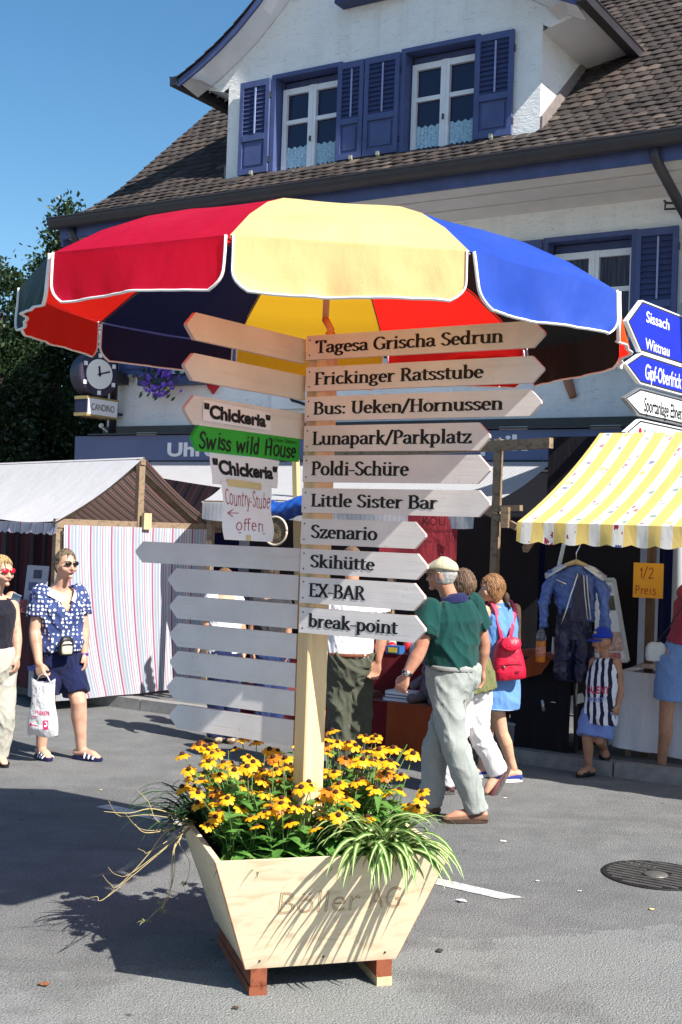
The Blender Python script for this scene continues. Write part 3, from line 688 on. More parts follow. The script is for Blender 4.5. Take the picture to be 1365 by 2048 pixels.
surf(t, out, ramp(t, nz(t, c, 55, 3), [(.35, (.20, .36, .50)), (.6, (.50, .68, .78))]), .9, bump(t, nz(t, c, 70, 2), .5, .01), .1); MA['lace'] = m
m, t, n, out = newmat('net_curtain'); c = coord(t, 'Object', (1, 1, .05))
surf(t, out, ramp(t, nz(t, c, 60, 2), [(.35, (.02, .022, .045)), (.65, (.07, .075, .11))]), .5, None, .3); MA['net'] = m
for a in dwins: window(*a, MA['blue'], MA['white'], MA['lace'])
for i, a in enumerate(wins): window(*a, MA['blue'], MA['white'], None, sill_m=MA['bluedk'])
for a in wins:
    h = M(); h.sheet(lambda u, v: Fp(a[0] + .12 + (a[1] - a[0] - .24) * u, a[2] + .1 + (a[3] - a[2] - .3) * v, -.148), 2, 2)
    h.build('net_curtain', MA['net'], house)
def shutter(s0, s1, z0, z1, o=.03):
    f = M(); bw = .055; zm = z0 + (z1 - z0) * .39; O = o + .035
    f.fbox(s0, s0 + bw, z0, z1, o, O); f.fbox(s1 - bw, s1, z0, z1, o, O)
    f.fbox(s0 + bw, s1 - bw, z0, z0 + .07, o, O); f.fbox(s0 + bw, s1 - bw, z1 - .075, z1, o, O); f.fbox(s0 + bw, s1 - bw, zm - .04, zm + .03, o, O + .004)
    f.fbox(s0 + bw, s1 - bw, z0 + .07, zm - .04, o, o + .012)
    f.fbox(s0 + bw + .035, s1 - bw - .035, z0 + .105, zm - .075, o + .012, o + .026)
    ob = f.build('shutter', MA['blue'], house)
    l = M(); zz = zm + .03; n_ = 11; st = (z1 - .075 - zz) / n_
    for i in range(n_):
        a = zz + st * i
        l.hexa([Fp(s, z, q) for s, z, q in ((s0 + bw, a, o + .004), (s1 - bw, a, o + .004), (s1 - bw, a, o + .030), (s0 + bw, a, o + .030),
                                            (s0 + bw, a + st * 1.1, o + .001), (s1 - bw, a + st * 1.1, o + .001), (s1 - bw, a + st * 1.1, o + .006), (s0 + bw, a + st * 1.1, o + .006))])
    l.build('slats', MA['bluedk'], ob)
    l = M(); sm = (s0 + s1) / 2 + .015; l.fbox(sm - .009, sm + .009, zz + .015, z1 - .09, o + .030, o + .042); l.build('tilt_rod', plain('pale_blue_paint', (.28, .33, .55), .5), ob)
    l = M()
    for a in (z0 + .15, z1 - .2): l.fbox(s1 - .012 if 0 else s1 - .004, s1 + .012, a - .035, a + .035, o, O - .004)
    l.build('hinge', MA['gut'], ob)
    l = M(); sx = s0 + .22
    l.box(Fp(sx, z0 - .035, o + .03), (.016, .02, .035), (FU, FN, ZU)); l.box(Fp(sx, z0 + .005, o + .055), (.02, .012, .022), (FU, FN, ZU)); l.box(Fp(sx, z0 - .06, o + .02), (.012, .03, .012), (FU, FN, ZU))
    l.build('shutter_catch', plain('brass_catch', (.5, .47, .36), .4, .1, 9, 0, 60, .5, .4), ob)
for a, b in ((-3.645, -3.205), (-2.22, -1.872), (-1.856, -1.40), (-.44, .008)): shutter(a, b, 6.22, 7.36)
for a, b in ((-5.46, -4.97), (-3.93, -3.45), (-.06, .405), (1.43, 1.86)): shutter(a, b, 3.80, 5.05)
# downpipes
w = M(); w.tube([Fp(1.905, 5.57, 1.0), Fp(1.905, 5.47, .99), Fp(1.93, 5.40, .95), Fp(2.03, 5.02, .30), Fp(2.05, 4.90, .13), Fp(2.05, 2.9, .11)], .05, 10); w.build('downpipe', MA['gut'], house, True)
w = M(); w.tube([Fp(-5.50, 5.55, .98), Fp(-5.50, 5.4, .9), Fp(-5.50, 5.15, .2), Fp(-5.50, 5.0, .1), Fp(-5.50, 2.9, .1)], .05, 10); w.build('downpipe', MA['gut'], house, True)
w = M(); w.tube([Fp(1.72, 5.30, .02), Fp(1.72, 5.30, .10), Fp(1.74, 5.27, .12), Fp(1.99, 5.24, .12)], .012, 6); w.tube([Fp(1.72, 5.30, .05), Fp(1.72, 5.22, .08), Fp(1.99, 5.20, .1)], .012, 6); w.build('pipe_clip', MA['gut'], house, True)
# dark lead ledge above the shop front, then the shop front below it
w = M(); w.fbox(HS0 + .02, HS1, 3.04, 3.155, .003, .10); w.fbox(HS0, HS1, 3.025, 3.04, .0, .36); w.build('ledge', MA['gut'], house)
w = M()
for a, b in ((-5.69, .34), (-3.4, .34), (-1.2, .34), (1.12, .64), (3.3, .34), (5.5, .34)): w.fbox(a, a + b, .1, 2.62, .02, .08)
w.fbox(HS0, HS1, .1, .55, .004, .06); w.build('shop_front_pier', plain('grey_render', (.34, .36, .42), .9, .08, 8, .3), house)
w = M(); w.add([Fp(HS0, .1, -.02), Fp(HS1, .1, -.02), Fp(HS1, 2.62, -.02), Fp(HS0, 2.62, -.02)], [(0, 1, 2, 3)]); w.build('shop_window', MA['glass'], house)
w = M(); w.sheet(lambda u, v: Fp(HS0 + (HS1 - HS0) * u, 2.62 + .0 * v, .34 * v - .01), 1, 1); w.build('shop_soffit', MA['dark'], house)

# sign band over the shop
sg = thing('shop_sign', 'long grey-blue sign band with white letters above the shop', 'shop sign', Fp(-2, 2.7, .2))
w = M(); w.fbox(-5.96, HS1, 2.70, 3.015, .02, .30); w.build('panel', MA['fasc'], sg)
w = M(); lay_text(w, font_text('Uhren', .035), Fp(-4.39, 2.745, .30), FU, ZU, .93, None or .175, .006)
lay_text(w, font_text('Optik', .035), Fp(-.39, 2.745, .30), FU, ZU, .83, .225, .006); w.build('lettering', MA['letw'], sg)
w = M()
for a in range(-5, 7): w.fbox(a + .1, a + .42, 3.018, 3.05, .20, .31)
w.build('ledge_clip', MA['steel'], sg)

# clock on a bracket at the corner
ck = Fp(-5.46, 3.775, .52); KU = (FU * cos(radians(16)) - FN * sin(radians(16))).normalized(); KN = (FN * cos(radians(16)) + FU * sin(radians(16))).normalized()
t_ = thing('clock', 'round dark-cased street clock with white dial on the house corner', 'clock', ck)
w = M(); w.lathe(ck - KU * .13, [(.02, 0), (.27, 0), (.285, .02), (.285, .24), (.27, .26), (.262, .262), (.20, .262), (.02, .262)], KU, 36); w.build('case', plain('dark_clock_case', (.035, .03, .055), .45, .1), t_, False)
w = M(); w.lathe(ck + KU * .133, [(.01, .004), (.185, .004), (.19, 0)], KU, 32); w.build('dial', plain('dial_white', (.78, .78, .75), .5, .02), t_)
w = M()
for i in range(0, 12, 2):
    a = 2 * pi * i / 12; p = ck + KU * .136 + (ZU * cos(a) + KN * sin(a)) * .235
    w.box(p, (.006, .024, .026), (KU, KN, ZU))
w.build('hour_block', MA['letw'], t_)
w = M()
for a, ln_, wd_ in ((radians(-8), .10, .012), (radians(72), .15, .009)):
    d = ZU * cos(a) + KN * sin(a); w.beam(ck + KU * .143 - d * .03, ck + KU * .143 + d * ln_, wd_ * 2, .006, KU)
w.build('hands', MA['black'], t_)
w = M(); w.fbox(-5.58, -5.32, 3.70, 3.85, .02, .26); w.build('bracket', MA['gut'], t_)
cs = Fp(-5.46, 3.36, .45)
t_ = thing('clock_sign', 'small white lettered box sign with gold edges below the corner clock', 'sign', cs)
w = M(); w.box(cs, (.10, .29, .115), (FU, FN, ZU)); w.build('box', plain('navy_enamel', (.02, .02, .06), .4), t_)
w = M(); w.box(cs + FU * .104, (.003, .27, .10), (FU, FN, ZU)); w.build('face', MA['letw'], t_)
w = M()
for h in (-.105, .105): w.box(cs + ZU * h - FN * .0, (.106, .296, .02), (FU, FN, ZU))
w.build('gold_edge', plain('gold_trim', (.42, .31, .12), .4, .1, 9, 0, 60, .5, .5), t_)
w = M(); lay_text(w, stroke_text('CANDINO', .05, .05, False)[0] if all(ch in GL for ch in 'CANDINO') else font_text('CANDINO', .0), cs + FU * .108 - FN * .21 - ZU * .045, FN, ZU, .42, .085, .002); w.build('lettering', MA['black'], t_)
w = M(); w.fbox(-5.53, -5.40, 3.30, 3.33, .02, .2); w.build('bracket', MA['gut'], t_)
w = M(); w.ball(Fp(-5.62, 3.12 + .04, .18), .035); w.tube([Fp(-5.62, 3.14, .18), Fp(-5.57, 3.06, .05), Fp(-5.55, 3.04, .0)], .012, 6)
tag(w.build('wall_lamp', MA['letw'], smooth=True), 'small white bulb lamp on the house corner under the clock sign', 'lamp')

# window box with petunias, heart and clay ornament on the wall
fb = Fp(-4.55, 3.68, .17)
t_ = thing('flower_box', 'dark window box with purple petunias spilling over it', 'flower box', fb)
w = M(); w.fbox(-4.98, -3.95, 3.655, 3.76, .05, .24); w.build('trough', MA['bluedk'], t_)
rnd = random.Random(11); w = M(); lf = M()
for i in range(150):
    s = rnd.gauss(-4.58, .13); z = 3.78 + rnd.uniform(-.28, .25); o = .22 + rnd.uniform(0, .12)
    p = Fp(s, z, o); a = rnd.uniform(0, 6.3); r = rnd.uniform(.022, .04); nrm = (-FN + V((rnd.uniform(-.6, .6), rnd.uniform(-.6, .6), rnd.uniform(-.2, .7)))).normalized()
    x = nrm.orthogonal().normalized(); y = nrm.cross(x)
    if i % 3: w.add([p] + [p + (x * cos(a + q * 1.2566) + y * sin(a + q * 1.2566)) * r + nrm * .012 for q in range(5)], [(0, q + 1, (q + 1) % 5 + 1) for q in range(5)])
    else: lf.add([p, p + x * .05 + y * .02, p + x * .09, p + x * .05 - y * .02], [(0, 1, 2, 3)])
w.build('petunias', m_leaf('petunia', (.16, .05, .5), (.32, .16, .75), 20), t_)
for i in range(120):
    p = Fp(rnd.gauss(-4.5, .28), 3.84 + rnd.uniform(-.12, .22), .16 + rnd.uniform(-.04, .1)); x = V((rnd.uniform(-1, 1), rnd.uniform(-1, 1), rnd.uniform(-.3, 1))).normalized(); y = x.orthogonal().normalized()
    lf.add([p, p + x * .05 + y * .02, p + x * .09, p + x * .05 - y * .02], [(0, 1, 2, 3)])
lf.build('foliage', m_leaf('petunia_leaf', (.02, .06, .02), (.05, .12, .03)), t_)
hp = Fp(-3.92, 3.64, .06); pts = []
for i in range(28):
    a = 2 * pi * i / 28; pts.append(hp + FU * (.0072 * 16 * sin(a) ** 3 * .75) + ZU * (.0058 * (13 * cos(a) - 5 * cos(2 * a) - 2 * cos(3 * a) - cos(4 * a))))
w = M(); w.prism(pts, FN * .05); tag(w.build('heart_ornament', plain('red_lacquer', (.5, .01, .02), .35, .05)), 'red heart ornament hanging on the white house wall', 'ornament')
w = M(); a0 = Fp(.70, 3.64, .03); a1 = Fp(.80, 3.37, .03); d = (a1 - a0).normalized()
w.tube([a0, a0 + d * .02, a0 + d * .15, a0 + d * .24, a1], [.035, .048, .05, .042, .04], 12); tag(w.build('clay_ornament', plain('terracotta', (.36, .16, .10), .85, .15, 20, .3), smooth=True), 'upright terracotta clay ornament fixed to the white wall', 'ornament')
w = M(); pb = Fp(-2.75, 3.42, .05)
w.fbox(-3.02, -2.36, 3.33, 3.62, .01, .05); ob = tag(w.build('wall_plaque', MA['letw']), 'white wall plaque with dark curled iron bracket behind the arrow boards', 'plaque')
w = M(); w.tube([pb + FU * .0 + ZU * (.10) - FN * .05, pb + FU * .08 + ZU * .0 - FN * .07, pb + FU * .16 - ZU * .02 - FN * .05, pb + FU * .28 - ZU * .06 - FN * .05], .018, 8); w.build('iron_scroll', MA['black'], ob, True)
# ------------------------------------------------------------------ planter
PA = radians(17); PX_ = V((cos(PA), sin(PA), 0)); PY_ = V((-sin(PA), cos(PA), 0))
fb = G(508, 1987); PC = V((-.106, 5.47, 0))           # planter centre on the ground
B0, B1, D0, D1, Z0, Z1 = .325, .496, .32, .47, .105, .585
MA['ply'] = wood('planter_board', (.72, .59, .41), (.60, .46, .30), 0, True, .8, .6, (.06, .2))
MA['edge'] = plain('cut_board_edge', (.30, .14, .08), .8, .35, 30, .4, 80)
MA['redwood'] = wood('red_brown_beam', (.23, .070, .034), (.11, .030, .015), 1, False, 1.0)
planter = thing('planter', 'pale plywood planter with slanting sides, engraved lettering and beam feet', 'planter', PC)
def pl(x, y, z): return PC + PX_ * x + PY_ * y + ZU * z
th = .024
def side(name, sx, sy):
    w = M()
    if sy:
        o = [(-B0, D0, Z0), (B0, D0, Z0), (B1, D1, Z1), (-B1, D1, Z1)]
        w.hexa([pl(x, sy * (y - q), z) for q in (0, th) for x, y, z in o]) if sy > 0 else w.hexa([pl(x, sy * (y - q), z) for q in (0, th) for x, y, z in o])
    else:
        e = .0265
        o = [(B0, -D0 + e, Z0 + .0019), (B0, D0 - e, Z0 + .0019), (B1, D1 - e, Z1 - .002), (B1, -D1 + e, Z1 - .002)]
        w.hexa([pl(sx * (x - .004 - q), y, z) for q in (0, th) for x, y, z in o])
    return w.build(name, MA['ply'], planter)
front = side('front_panel', 0, -1); side('back_panel', 0, 1); side('side_panel', -1, 0); side('side_panel', 1, 0)
w = M()
for sx in (-1, 1):                                    # raw edges of the front board
    a, b = pl(sx * B0, -D0, Z0), pl(sx * B1, -D1, Z1)
    q = PX_ * sx * .0025
    w.hexa([a + q, a + q + PY_ * th, a + PY_ * th - q * .4, a - q * .4, b + q, b + q + PY_ * th, b + PY_ * th - q * .4, b - q * .4])
w.build('board_edge', MA['edge'], planter)
w = M(); w.sheet(lambda u, v: pl((u * 2 - 1) * (B1 - .045), (v * 2 - 1) * (D1 - .04), Z1 - .075 + .03 * noise.noise(V((u * 7, v * 7, 1)))), 24, 20)
w.build('soil', plain('potting_soil', (.045, .028, .018), .95, .5, 40, 1.0, 120, bd=.02), planter, True)
for sx in (-1, 1):
    f_ = M(); x = sx * (B0 - .055)
    f_.box(pl(x, .0, .072), (.034, D0 + .008, .034), (PX_, PY_, ZU)); ob = f_.build('foot_beam', MA['redwood'], planter)
    f_ = M(); f_.box(pl(x + sx * .002, 0, .018), (.037 if sx < 0 else .033, D0 + .012, .018), (PX_, PY_, ZU))
    f_.build('foot_batten', MA['redwood'] if sx < 0 else wood('pale_beam_end', (.62, .45, .27), (.45, .28, .15), 1, False), ob)
for x_ in (-.30, .0, .30):                             # screws along the lower edge of the front board
    s_ = M(); s_.lathe(pl(x_ * .9, -(D0 + .012), Z0 + .035), [(.0005, .003), (.004, .0025), (.005, 0)], -PY_, 10); s_.build('screw', MA['gut'], planter)
# engraved lettering: grooves cut as thin dark-edged outlines
fn_ = (pl(0, -D1, Z1) - pl(0, -D0, Z0)).normalized(); tz = (Z1 - Z0)
def fp(x, z): f = (z - Z0) / tz; return pl(x, -(D0 + (D1 - D0) * f), z)
w = M(); w2 = M()
for txt, x0, x1, zb, h in (('Böller', -.215, .125, .345, .105), ('AG', .165, .30, .348, .10)):
    polys = font_text(txt, -.02, .0)
    # outline of the letters only: find boundary edges
    ed = {}
    for q in polys:
        for a, b in zip(q, q[1:] + q[:1]):
            k_ = tuple(sorted(((round(a[0], 4), round(a[1], 4)), (round(b[0], 4), round(b[1], 4))))); ed[k_] = ed.get(k_, 0) + 1
    xs = [p[0] for q in polys for p in q]; xa, xb = min(xs), max(xs); ya = 0; yb = .73
    for (a, b), n_ in ed.items():
        if n_ != 1: continue
        A, B = [fp(x0 + (p[0] - xa) / (xb - xa) * (x1 - x0), zb + p[1] / yb * h) - PY_ * .0012 for p in (a, b)]
        if (A - B).length < 1e-5: continue
        d = (B - A).normalized(); s_ = d.cross(PY_).normalized() * .0014
        lit = d.dot(V((.5, 0, .8))) 
        (w if abs(d.dot(PX_)) < .95 or True else w2).add([A - s_, B - s_, B + s_, A + s_], [(0, 1, 2, 3)])
w.build('engraved_lettering', plain('cut_groove', (.36, .23, .12), .9, .3, 40, 0), front)

# ------------------------------------------------------------------ signpost
QF = P(617, 1300, 5.335)                              # front edge of the square post
def post_at(z): return V((QF.x, QF.y, 0)) + ZU * z
pa = radians(31); na = V((sin(pa), -cos(pa), 0)); ta = V((cos(pa), sin(pa), 0))     # right-hand face: normal, run
MA['post'] = wood('pine_post', (.74, .55, .30), (.60, .40, .19), 2, False, .8, .55)
post = thing('signpost', 'square pine signpost carrying ten lettered arrow boards and blank ones', 'signpost', post_at(0) + ta * .05 - na * .05)
w = M(); a_ = .100; c0 = V((QF.x, QF.y, 0)); bv = .006
sq = [c0 + ta * bv, c0 + ta * (a_ - bv), c0 + ta * a_ - na * bv, c0 + ta * a_ - na * (a_ - bv), c0 + ta * (a_ - bv) - na * a_, c0 + ta * bv - na * a_, c0 - na * (a_ - bv), c0 - na * bv]
w.loft([[p + ZU * z for p in sq] for z in (.5, .8, 1.2, 1.7, 2.2, 2.66, 2.665)]); w.build('post', MA['post'], post)
def board(name_label, q0, dirv, xl, yt, yb, tip, side, mat=None, text=None, tx0=None, tw=None, thk=.018, group=None, taper=True, fnt=None):
    """one arrow board: left/top/bottom pixels of the end at the post fix its height, `tip` the pixel of its point"""
    nrm = V((-dirv.y, dirv.x, 0)); nrm = -nrm if nrm.dot(V((0, -1, 0))) < 0 else nrm
    a = onplane(xl, yt, q0, nrm); b = onplane(xl, yb, q0, nrm); t_ = onplane(tip, (yt + yb) / 2, q0, nrm)
    zc, h = (a.z + b.z) / 2, (a.z - b.z) / 2
    base = V((a.x, a.y, zc)); ln_ = (V((t_.x, t_.y, 0)) - V((a.x, a.y, 0))).dot(dirv)
    k_ = h * (.95 if taper else .7)
    pts2 = [(0, -h), (ln_ - k_, -h), (ln_ - k_ * .06, -h * .1), (ln_ - k_ * .06, h * .1), (ln_ - k_, h), (0, h)]
    poly = [base + dirv * x + ZU * z for x, z in pts2]
    w = M(); w.prism(poly, -nrm * thk, 0, 1)
    ob = w.build('arrow_board', [mat or MA['bwhite'], plain('pinkish_board_edge', (.55, .40, .36), .6, .1, 20, .1) if mat is None else mat], post)  # edge faces pinker than the white board face
    if name_label: ob['label'] = name_label
    w = M()
    for z in (-h * .62, h * .62):
        w.lathe(base + dirv * (.018 * 1) + ZU * z - nrm * .001 + nrm * .0, [(.0001, .0022), (.0035, .0019), (.0045, 0)], nrm, 8)
    if side > 0: w.build('screw', MA['gut'], ob)
    if text:
        w = M(); polys, _ = stroke_text(text, .098, .045, True)
        lay_text(w, polys, base + dirv * tx0 - ZU * (h * .46), dirv, ZU, tw, h * .97, .0012, 0, cap=1.0)
        w.build('lettering', MA['ink'], ob)
    return ob, base, h, ln_, nrm
rd = V((cos(radians(33)), -sin(radians(33)), 0)); qr = QF - V((0, .012, 0))
rows = [('Tagesa Grischa Sedrun', 614, 672, 720, 1090, .047, 1007), ('Frickinger Ratsstube', 613, 735, 783, 1088, .045, 968), ('Bus: Ueken/Hornussen', 611, 794, 842, 1083, .045, 1007),
        ('Lunapark/Parkplatz', 609, 852, 903, 981, .045, 945), ('Poldi-Schüre', 607, 911, 964, 981, .045, 819), ('Little Sister Bar', 605, 976, 1025, 981, .048, 877),
        ('Szenario', 603, 1037, 1088, 853, .053, 756), ('Skihütte', 602, 1097, 1146, 856, .052, 751), ('EX-BAR', 601, 1153, 1205, 851, .048, 733), ('break-point', 600, 1214, 1265, 852, .047, 798)]
for tx, xl, yt, yb, tip, x0, xe in rows:
    nrm = V((-rd.y, rd.x, 0)) * -1; e = onplane(xe, (yt + yb) / 2, qr, nrm); a = onplane(xl, yt, qr, nrm)
    tw = (e - a).dot(rd) - x0
    board('lettered ' + tx.split('/')[0].split(' ')[0].split('-')[0] + ' board', qr, rd, xl, yt, yb, tip, 1, None, tx, x0, tw)
ld1 = V((-cos(radians(55)), -sin(radians(55)), 0)); ql = QF + V((-.036, .085, 0))
ld2 = V((-cos(radians(33)), sin(radians(33)), 0)); qb = QF + V((-.02, .07, 0))
MA['green'] = plain('green_board_paint', (.03, .36, .035), .5, .05, 8, .1)
left = []
for i, (xl, yt, yb, tip, dv, q) in enumerate([(613, 679, 728, 372, ld1, ql), (612, 752, 801, 368, ld1, ql), (610, 827, 879, 368, ld1, ql), (600, 877, 924, 385, ld1, ql),
        (601, 1097, 1143, 270, ld2, qb), (598, 1151, 1201, 335, ld2, qb), (596, 1209, 1258, 338, ld2, qb), (594, 1268, 1318, 338, ld2, qb), (592, 1327, 1376, 338, ld2, qb), (590, 1382, 1432, 332, ld2, qb), (588, 1441, 1492, 337, ld2, qb)]):
    left.append(board('green hand-painted board' if i == 3 else None, q, dv, xl, yt, yb, tip, -1, MA['green'] if i == 3 else None, taper=i != 3))
ob, base, h, ln_, nrm = left[3]
w = M(); po, _ = stroke_text('Swiss wild House', .078, .07, False, .05, .02, 4, .08)
rdir = -ld1
lay_text(w, po, base + ld1 * (ln_ - .035) - ZU * (h * .84) , rdir, ZU, ln_ - .06, h * 1.5, .0015)
w.build('lettering', MA['ink'], ob)
w = M(); po, _ = stroke_text('M-Chor Ueken', .06, .06, False, .05, .03, 9)
lay_text(w, po, base + ld1 * .215 + ZU * (h * .45), rdir, ZU, .19, h * .34, .002); w.build('small_lettering', MA['ink'], ob)

# papers taped to the left boards
def sheet_paper(name, label, cat, px, lift, bend=.01, mat='paper'):
    q = [onplane(x, y, ql + na * 0, nrm) + nrm * lift for x, y in px]      # tl, tr, br, bl
    def fn(u, v): a = q[3].lerp(q[2], u); b = q[0].lerp(q[1], u); return a.lerp(b, v) + nrm * (bend * (noise.noise(V((u * 2.1, v * 2.3, px[0][0])))  + .9 * (1 - v) ** 2 * sin(u * 3.1)))
    ob = thing(name, label, cat, q[3].lerp(q[2], .5))
    w = M(); w.sheet(fn, 14, 14); w2 = M(); w2.v = []
    p = w.build('sheet', MA[mat], ob, True); return ob, q, fn
def paper_text(ob, name, polys, fn, u0, u1, v0, v1, mat):
    xs = [p[0] for r in polys for p in r]; ys = [p[1] for r in polys for p in r]; w = M()
    for i, r in enumerate(polys):
        w.add([fn(u0 + (a - min(xs)) / (max(xs) - min(xs)) * (u1 - u0), v0 + (b - min(ys)) / (max(ys) - min(ys)) * (v1 - v0)) + nrm * (.0015 + .0001 * (i % 9)) for a, b in r], [tuple(range(len(r)))])
    w.build(name, mat, ob)
o1, q, fn = sheet_paper('paper_sign', 'white paper printed "Chickeria" stuck on the blank arrow board above the green one', 'paper sign', [(406, 799), (541, 826), (541, 862), (405, 841)], .003, .001)
paper_text(o1, 'lettering', font_text('"Chickeria"', .045), fn, .01, .99, .14, .86, MA['ink'])
o1, q, fn = sheet_paper('paper_sign', 'white paper printed "Chickeria" hanging below the green board', 'paper sign', [(420, 900), (560, 922), (556, 977), (427, 968)], -.004, .01)
paper_text(o1, 'lettering', font_text('"Chickeria"', .045), fn, .03, .985, .42 - .12, .88 - .1, MA['ink'])
o1, q, fn = sheet_paper('paper_sign', 'white paper hand-lettered Country-Stube in red marker, taped lowest of the papers', 'paper sign', [(441, 962), (541, 975), (543, 1084), (447, 1079)], .006, .014)
for tx, u0, u1, v0, v1, sd in (('Country-Stube', .05, .97, .52, .90, 2), ('offen', .24, .74, .17, .40, 3), ('<', .07, .30, .40, .53, 5)):
    paper_text(o1, 'lettering', stroke_text(tx, .035, .035, False, .05, .0, sd, .12)[0], fn, u0, u1, v0, v1, MA['redink'])
paper_text(o1, 'underline', [[(0, 0), (1, .3), (1, 1), (0, .7)]], fn, .27, .77, .125, .145, MA['redink'])
w = M()
for u0, u1, v0, v1 in ((.12, .80, .93, 1.05), (.40, .49, .0, .10)):
    w.sheet(lambda u, v: fn(u0 + (u1 - u0) * u, v0 + (v1 - v0) * v) + nrm * .0022, 6, 2)
w.build('tape', MA['tape'], o1)

# ------------------------------------------------------------------ parasol
def m_canvas(name, col, transl, tcol=None, inner=None):
    m, t, n, out = newmat(name); c = coord(t)
    f = nz(t, c, 2.6, 5, .6); cc = ramp(t, f, [(.3, tuple(x * .88 for x in col)), (.5, col), (.7, tuple(min(1, x * 1.06 + .01) for x in col))])
    nb = bump(t, mathn(t, 'ADD', nz(t, coord(t, 'Object', (1, 1, .45)), 6, 3, .5, .3), mathn(t, 'MULTIPLY', nz(t, c, 400, 1), .1)), .6, .03)
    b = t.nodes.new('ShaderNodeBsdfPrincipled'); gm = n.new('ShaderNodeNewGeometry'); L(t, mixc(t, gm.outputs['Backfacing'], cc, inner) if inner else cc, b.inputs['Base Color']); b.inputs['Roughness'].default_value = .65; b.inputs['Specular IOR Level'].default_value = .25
    L(t, nb, b.inputs['Normal'])
    tr = t.nodes.new('ShaderNodeBsdfTranslucent'); L(t, cc, tr.inputs[0]) if not tcol else setattr(tr.inputs[0], 'default_value', (*tcol, 1))
    mx = t.nodes.new('ShaderNodeMixShader'); mx.inputs[0].default_value = transl; L(t, b.outputs[0], mx.inputs[1]); L(t, tr.outputs[0], mx.inputs[2]); L(t, mx.outputs[0], out.inputs[0]); return m
CV = [m_canvas('yellow_canvas', (.90, .74, .36), .48, (.97, .52, .02), (.85, .48, .03)), m_canvas('red_canvas', (.56, .003, .05), .55, (.92, .02, .012), (.62, .008, .012)), m_canvas('green_canvas', (.008, .030, .030), .03, None, (.004, .008, .009)), m_canvas('orange_canvas', (.75, .14, .015), .62, (.92, .02, .010), (.62, .014, .010)), m_canvas('blue_canvas', (.012, .05, .33), .02, None, (.004, .006, .045))]  # last colour: underside darkened for shade, warmed for light through the cloth
CVN = ['yellow', 'red', 'dark green', 'orange', 'blue']
PR, PCX, PCY, PZ = 1.335, -.098, 5.49, 2.885
tilt = Matrix.Rotation(radians(0.9), 3, 'Y')
pcen = V((PCX, PCY, PZ))
para = thing('parasol', 'big market parasol with yellow, red, green, orange and blue panels and white piping', 'parasol', V((PCX, PCY, 2.6)))
def pp(phi, r, z): return pcen + tilt @ V((r * sin(phi), -r * cos(phi), z))
prof = [(0, .42), (.15, .415), (.32, .395), (.5, .355), (.68, .295), (.85, .215), (.95, .14), (1.0, .0 + .0)]
prof = [(0, .395), (.12, .39), (.25, .374), (.4, .342), (.55, .292), (.7, .222), (.85, .125), (1.0, 0)]
PH0 = radians(-13.5)
for i in range(10):
    a0, a1 = PH0 + radians(36) * i, PH0 + radians(36) * (i + 1)
    ci = (-i) % 5; cm = CV[ci]
    def top_pt(u, v):
        k_ = v * (len(prof) - 1); j = min(int(k_), len(prof) - 2); f = k_ - j
        r = prof[j][0] + (prof[j + 1][0] - prof[j][0]) * f; z = prof[j][1] + (prof[j + 1][1] - prof[j][1]) * f
        a, b = pp(a0, r * PR, z), pp(a1, r * PR, z)
        sag = -.035 * r * r * 4 * u * (1 - u) * (.3 + .7 * (1 - v)) if v < .999 else -.006 * 4 * u * (1 - u)
        return a.lerp(b, u) + ZU * sag
    w = M(); w.sheet(lambda u, v: top_pt(u, 1 - v), 12, 28)
    pn = w.build('canopy_panel', cm, para, True); pn['label'] = CVN[ci] + ' canopy panel'
    # valance: hangs from the rim chord, corners rounded off, a little wavy
    e0, e1 = pp(a0, PR, 0), pp(a1, PR, 0); ed_ = (e1 - e0).normalized(); on = V((sin((a0 + a1) / 2), -cos((a0 + a1) / 2), 0)); ln_ = (e1 - e0).length
    rs = random.Random(i + 3); ph = rs.uniform(0, 6)
    def val(u, v):                                    # v 0 at the rim, 1 at the hem
        x = ln_ * (.012 + .976 * u); d_ = min(x, ln_ - x); hgt = .187
        inset = (.012 if v < .6 else .012 + .055 * ((v - .6) / .4) ** 2.5); x = inset + (ln_ - 2 * inset) * u
        wave = v * (.012 * sin(u * 9 + ph) + .016 * sin(u * 4.1 + ph * 1.7) + .006 * sin(u * 21 + ph) + .011 * (noise.noise(V((u * 9, v * 1.1 + i * 3.7, 2))) ) + .004 * noise.noise(V((u * 23, v * 2.0, i * 5.1))))
        dip = hgt * v + .010 * v * sin(u * 3.5 + ph)
        return e0 + ed_ * x - ZU * dip + on * (.006 + .015 * v + wave)
    w = M(); w.sheet(lambda u, v: val(1 - u, v), 32, 10); w.build('valance', cm, pn, True)
    loop = [val(0, j / 12) for j in range(13)] + [val(k_ / 32, 1) for k_ in range(1, 33)] + [val(1, 1 - j / 12) for j in range(1, 13)]
    w = M(); w.tube([p + on * .001 for p in loop], [(.008, .0045)] * len(loop), 6, flat=ZU); w.build('piping', m_white_tape if i else (m_white_tape := plain('white_piping', (.80, .79, .80), .6, .05, 20, .1)), pn, True)
    w = M(); w.tube([pp(a0, r * PR, z - .010) for r, z in prof], .0035, 6); w.tube([pp(a0, .42 * PR, .325), pp(a0, .03, .10)], .0035, 6)
    w.build('rib', plain('rib_metal', (.16, .15, .15), .4, .1, 9, 0, 60, .5, .6), para, True)
w = M(); pb_ = V((PCX - .0, PCY, 2.5)); w.tube([V((QF.x + .045, QF.y + .05, 2.6)), V((QF.x + .047, QF.y + .06, 2.78)), pp(0, 0, -.05)], .0165, 12); w.tube([pp(0, 0, -.06), pp(0, 0, .385)], .0145, 12)
w.tube([V((QF.x + .0455, QF.y + .052, 2.665)), V((QF.x + .0465, QF.y + .0565, 2.765))], .021, 12)
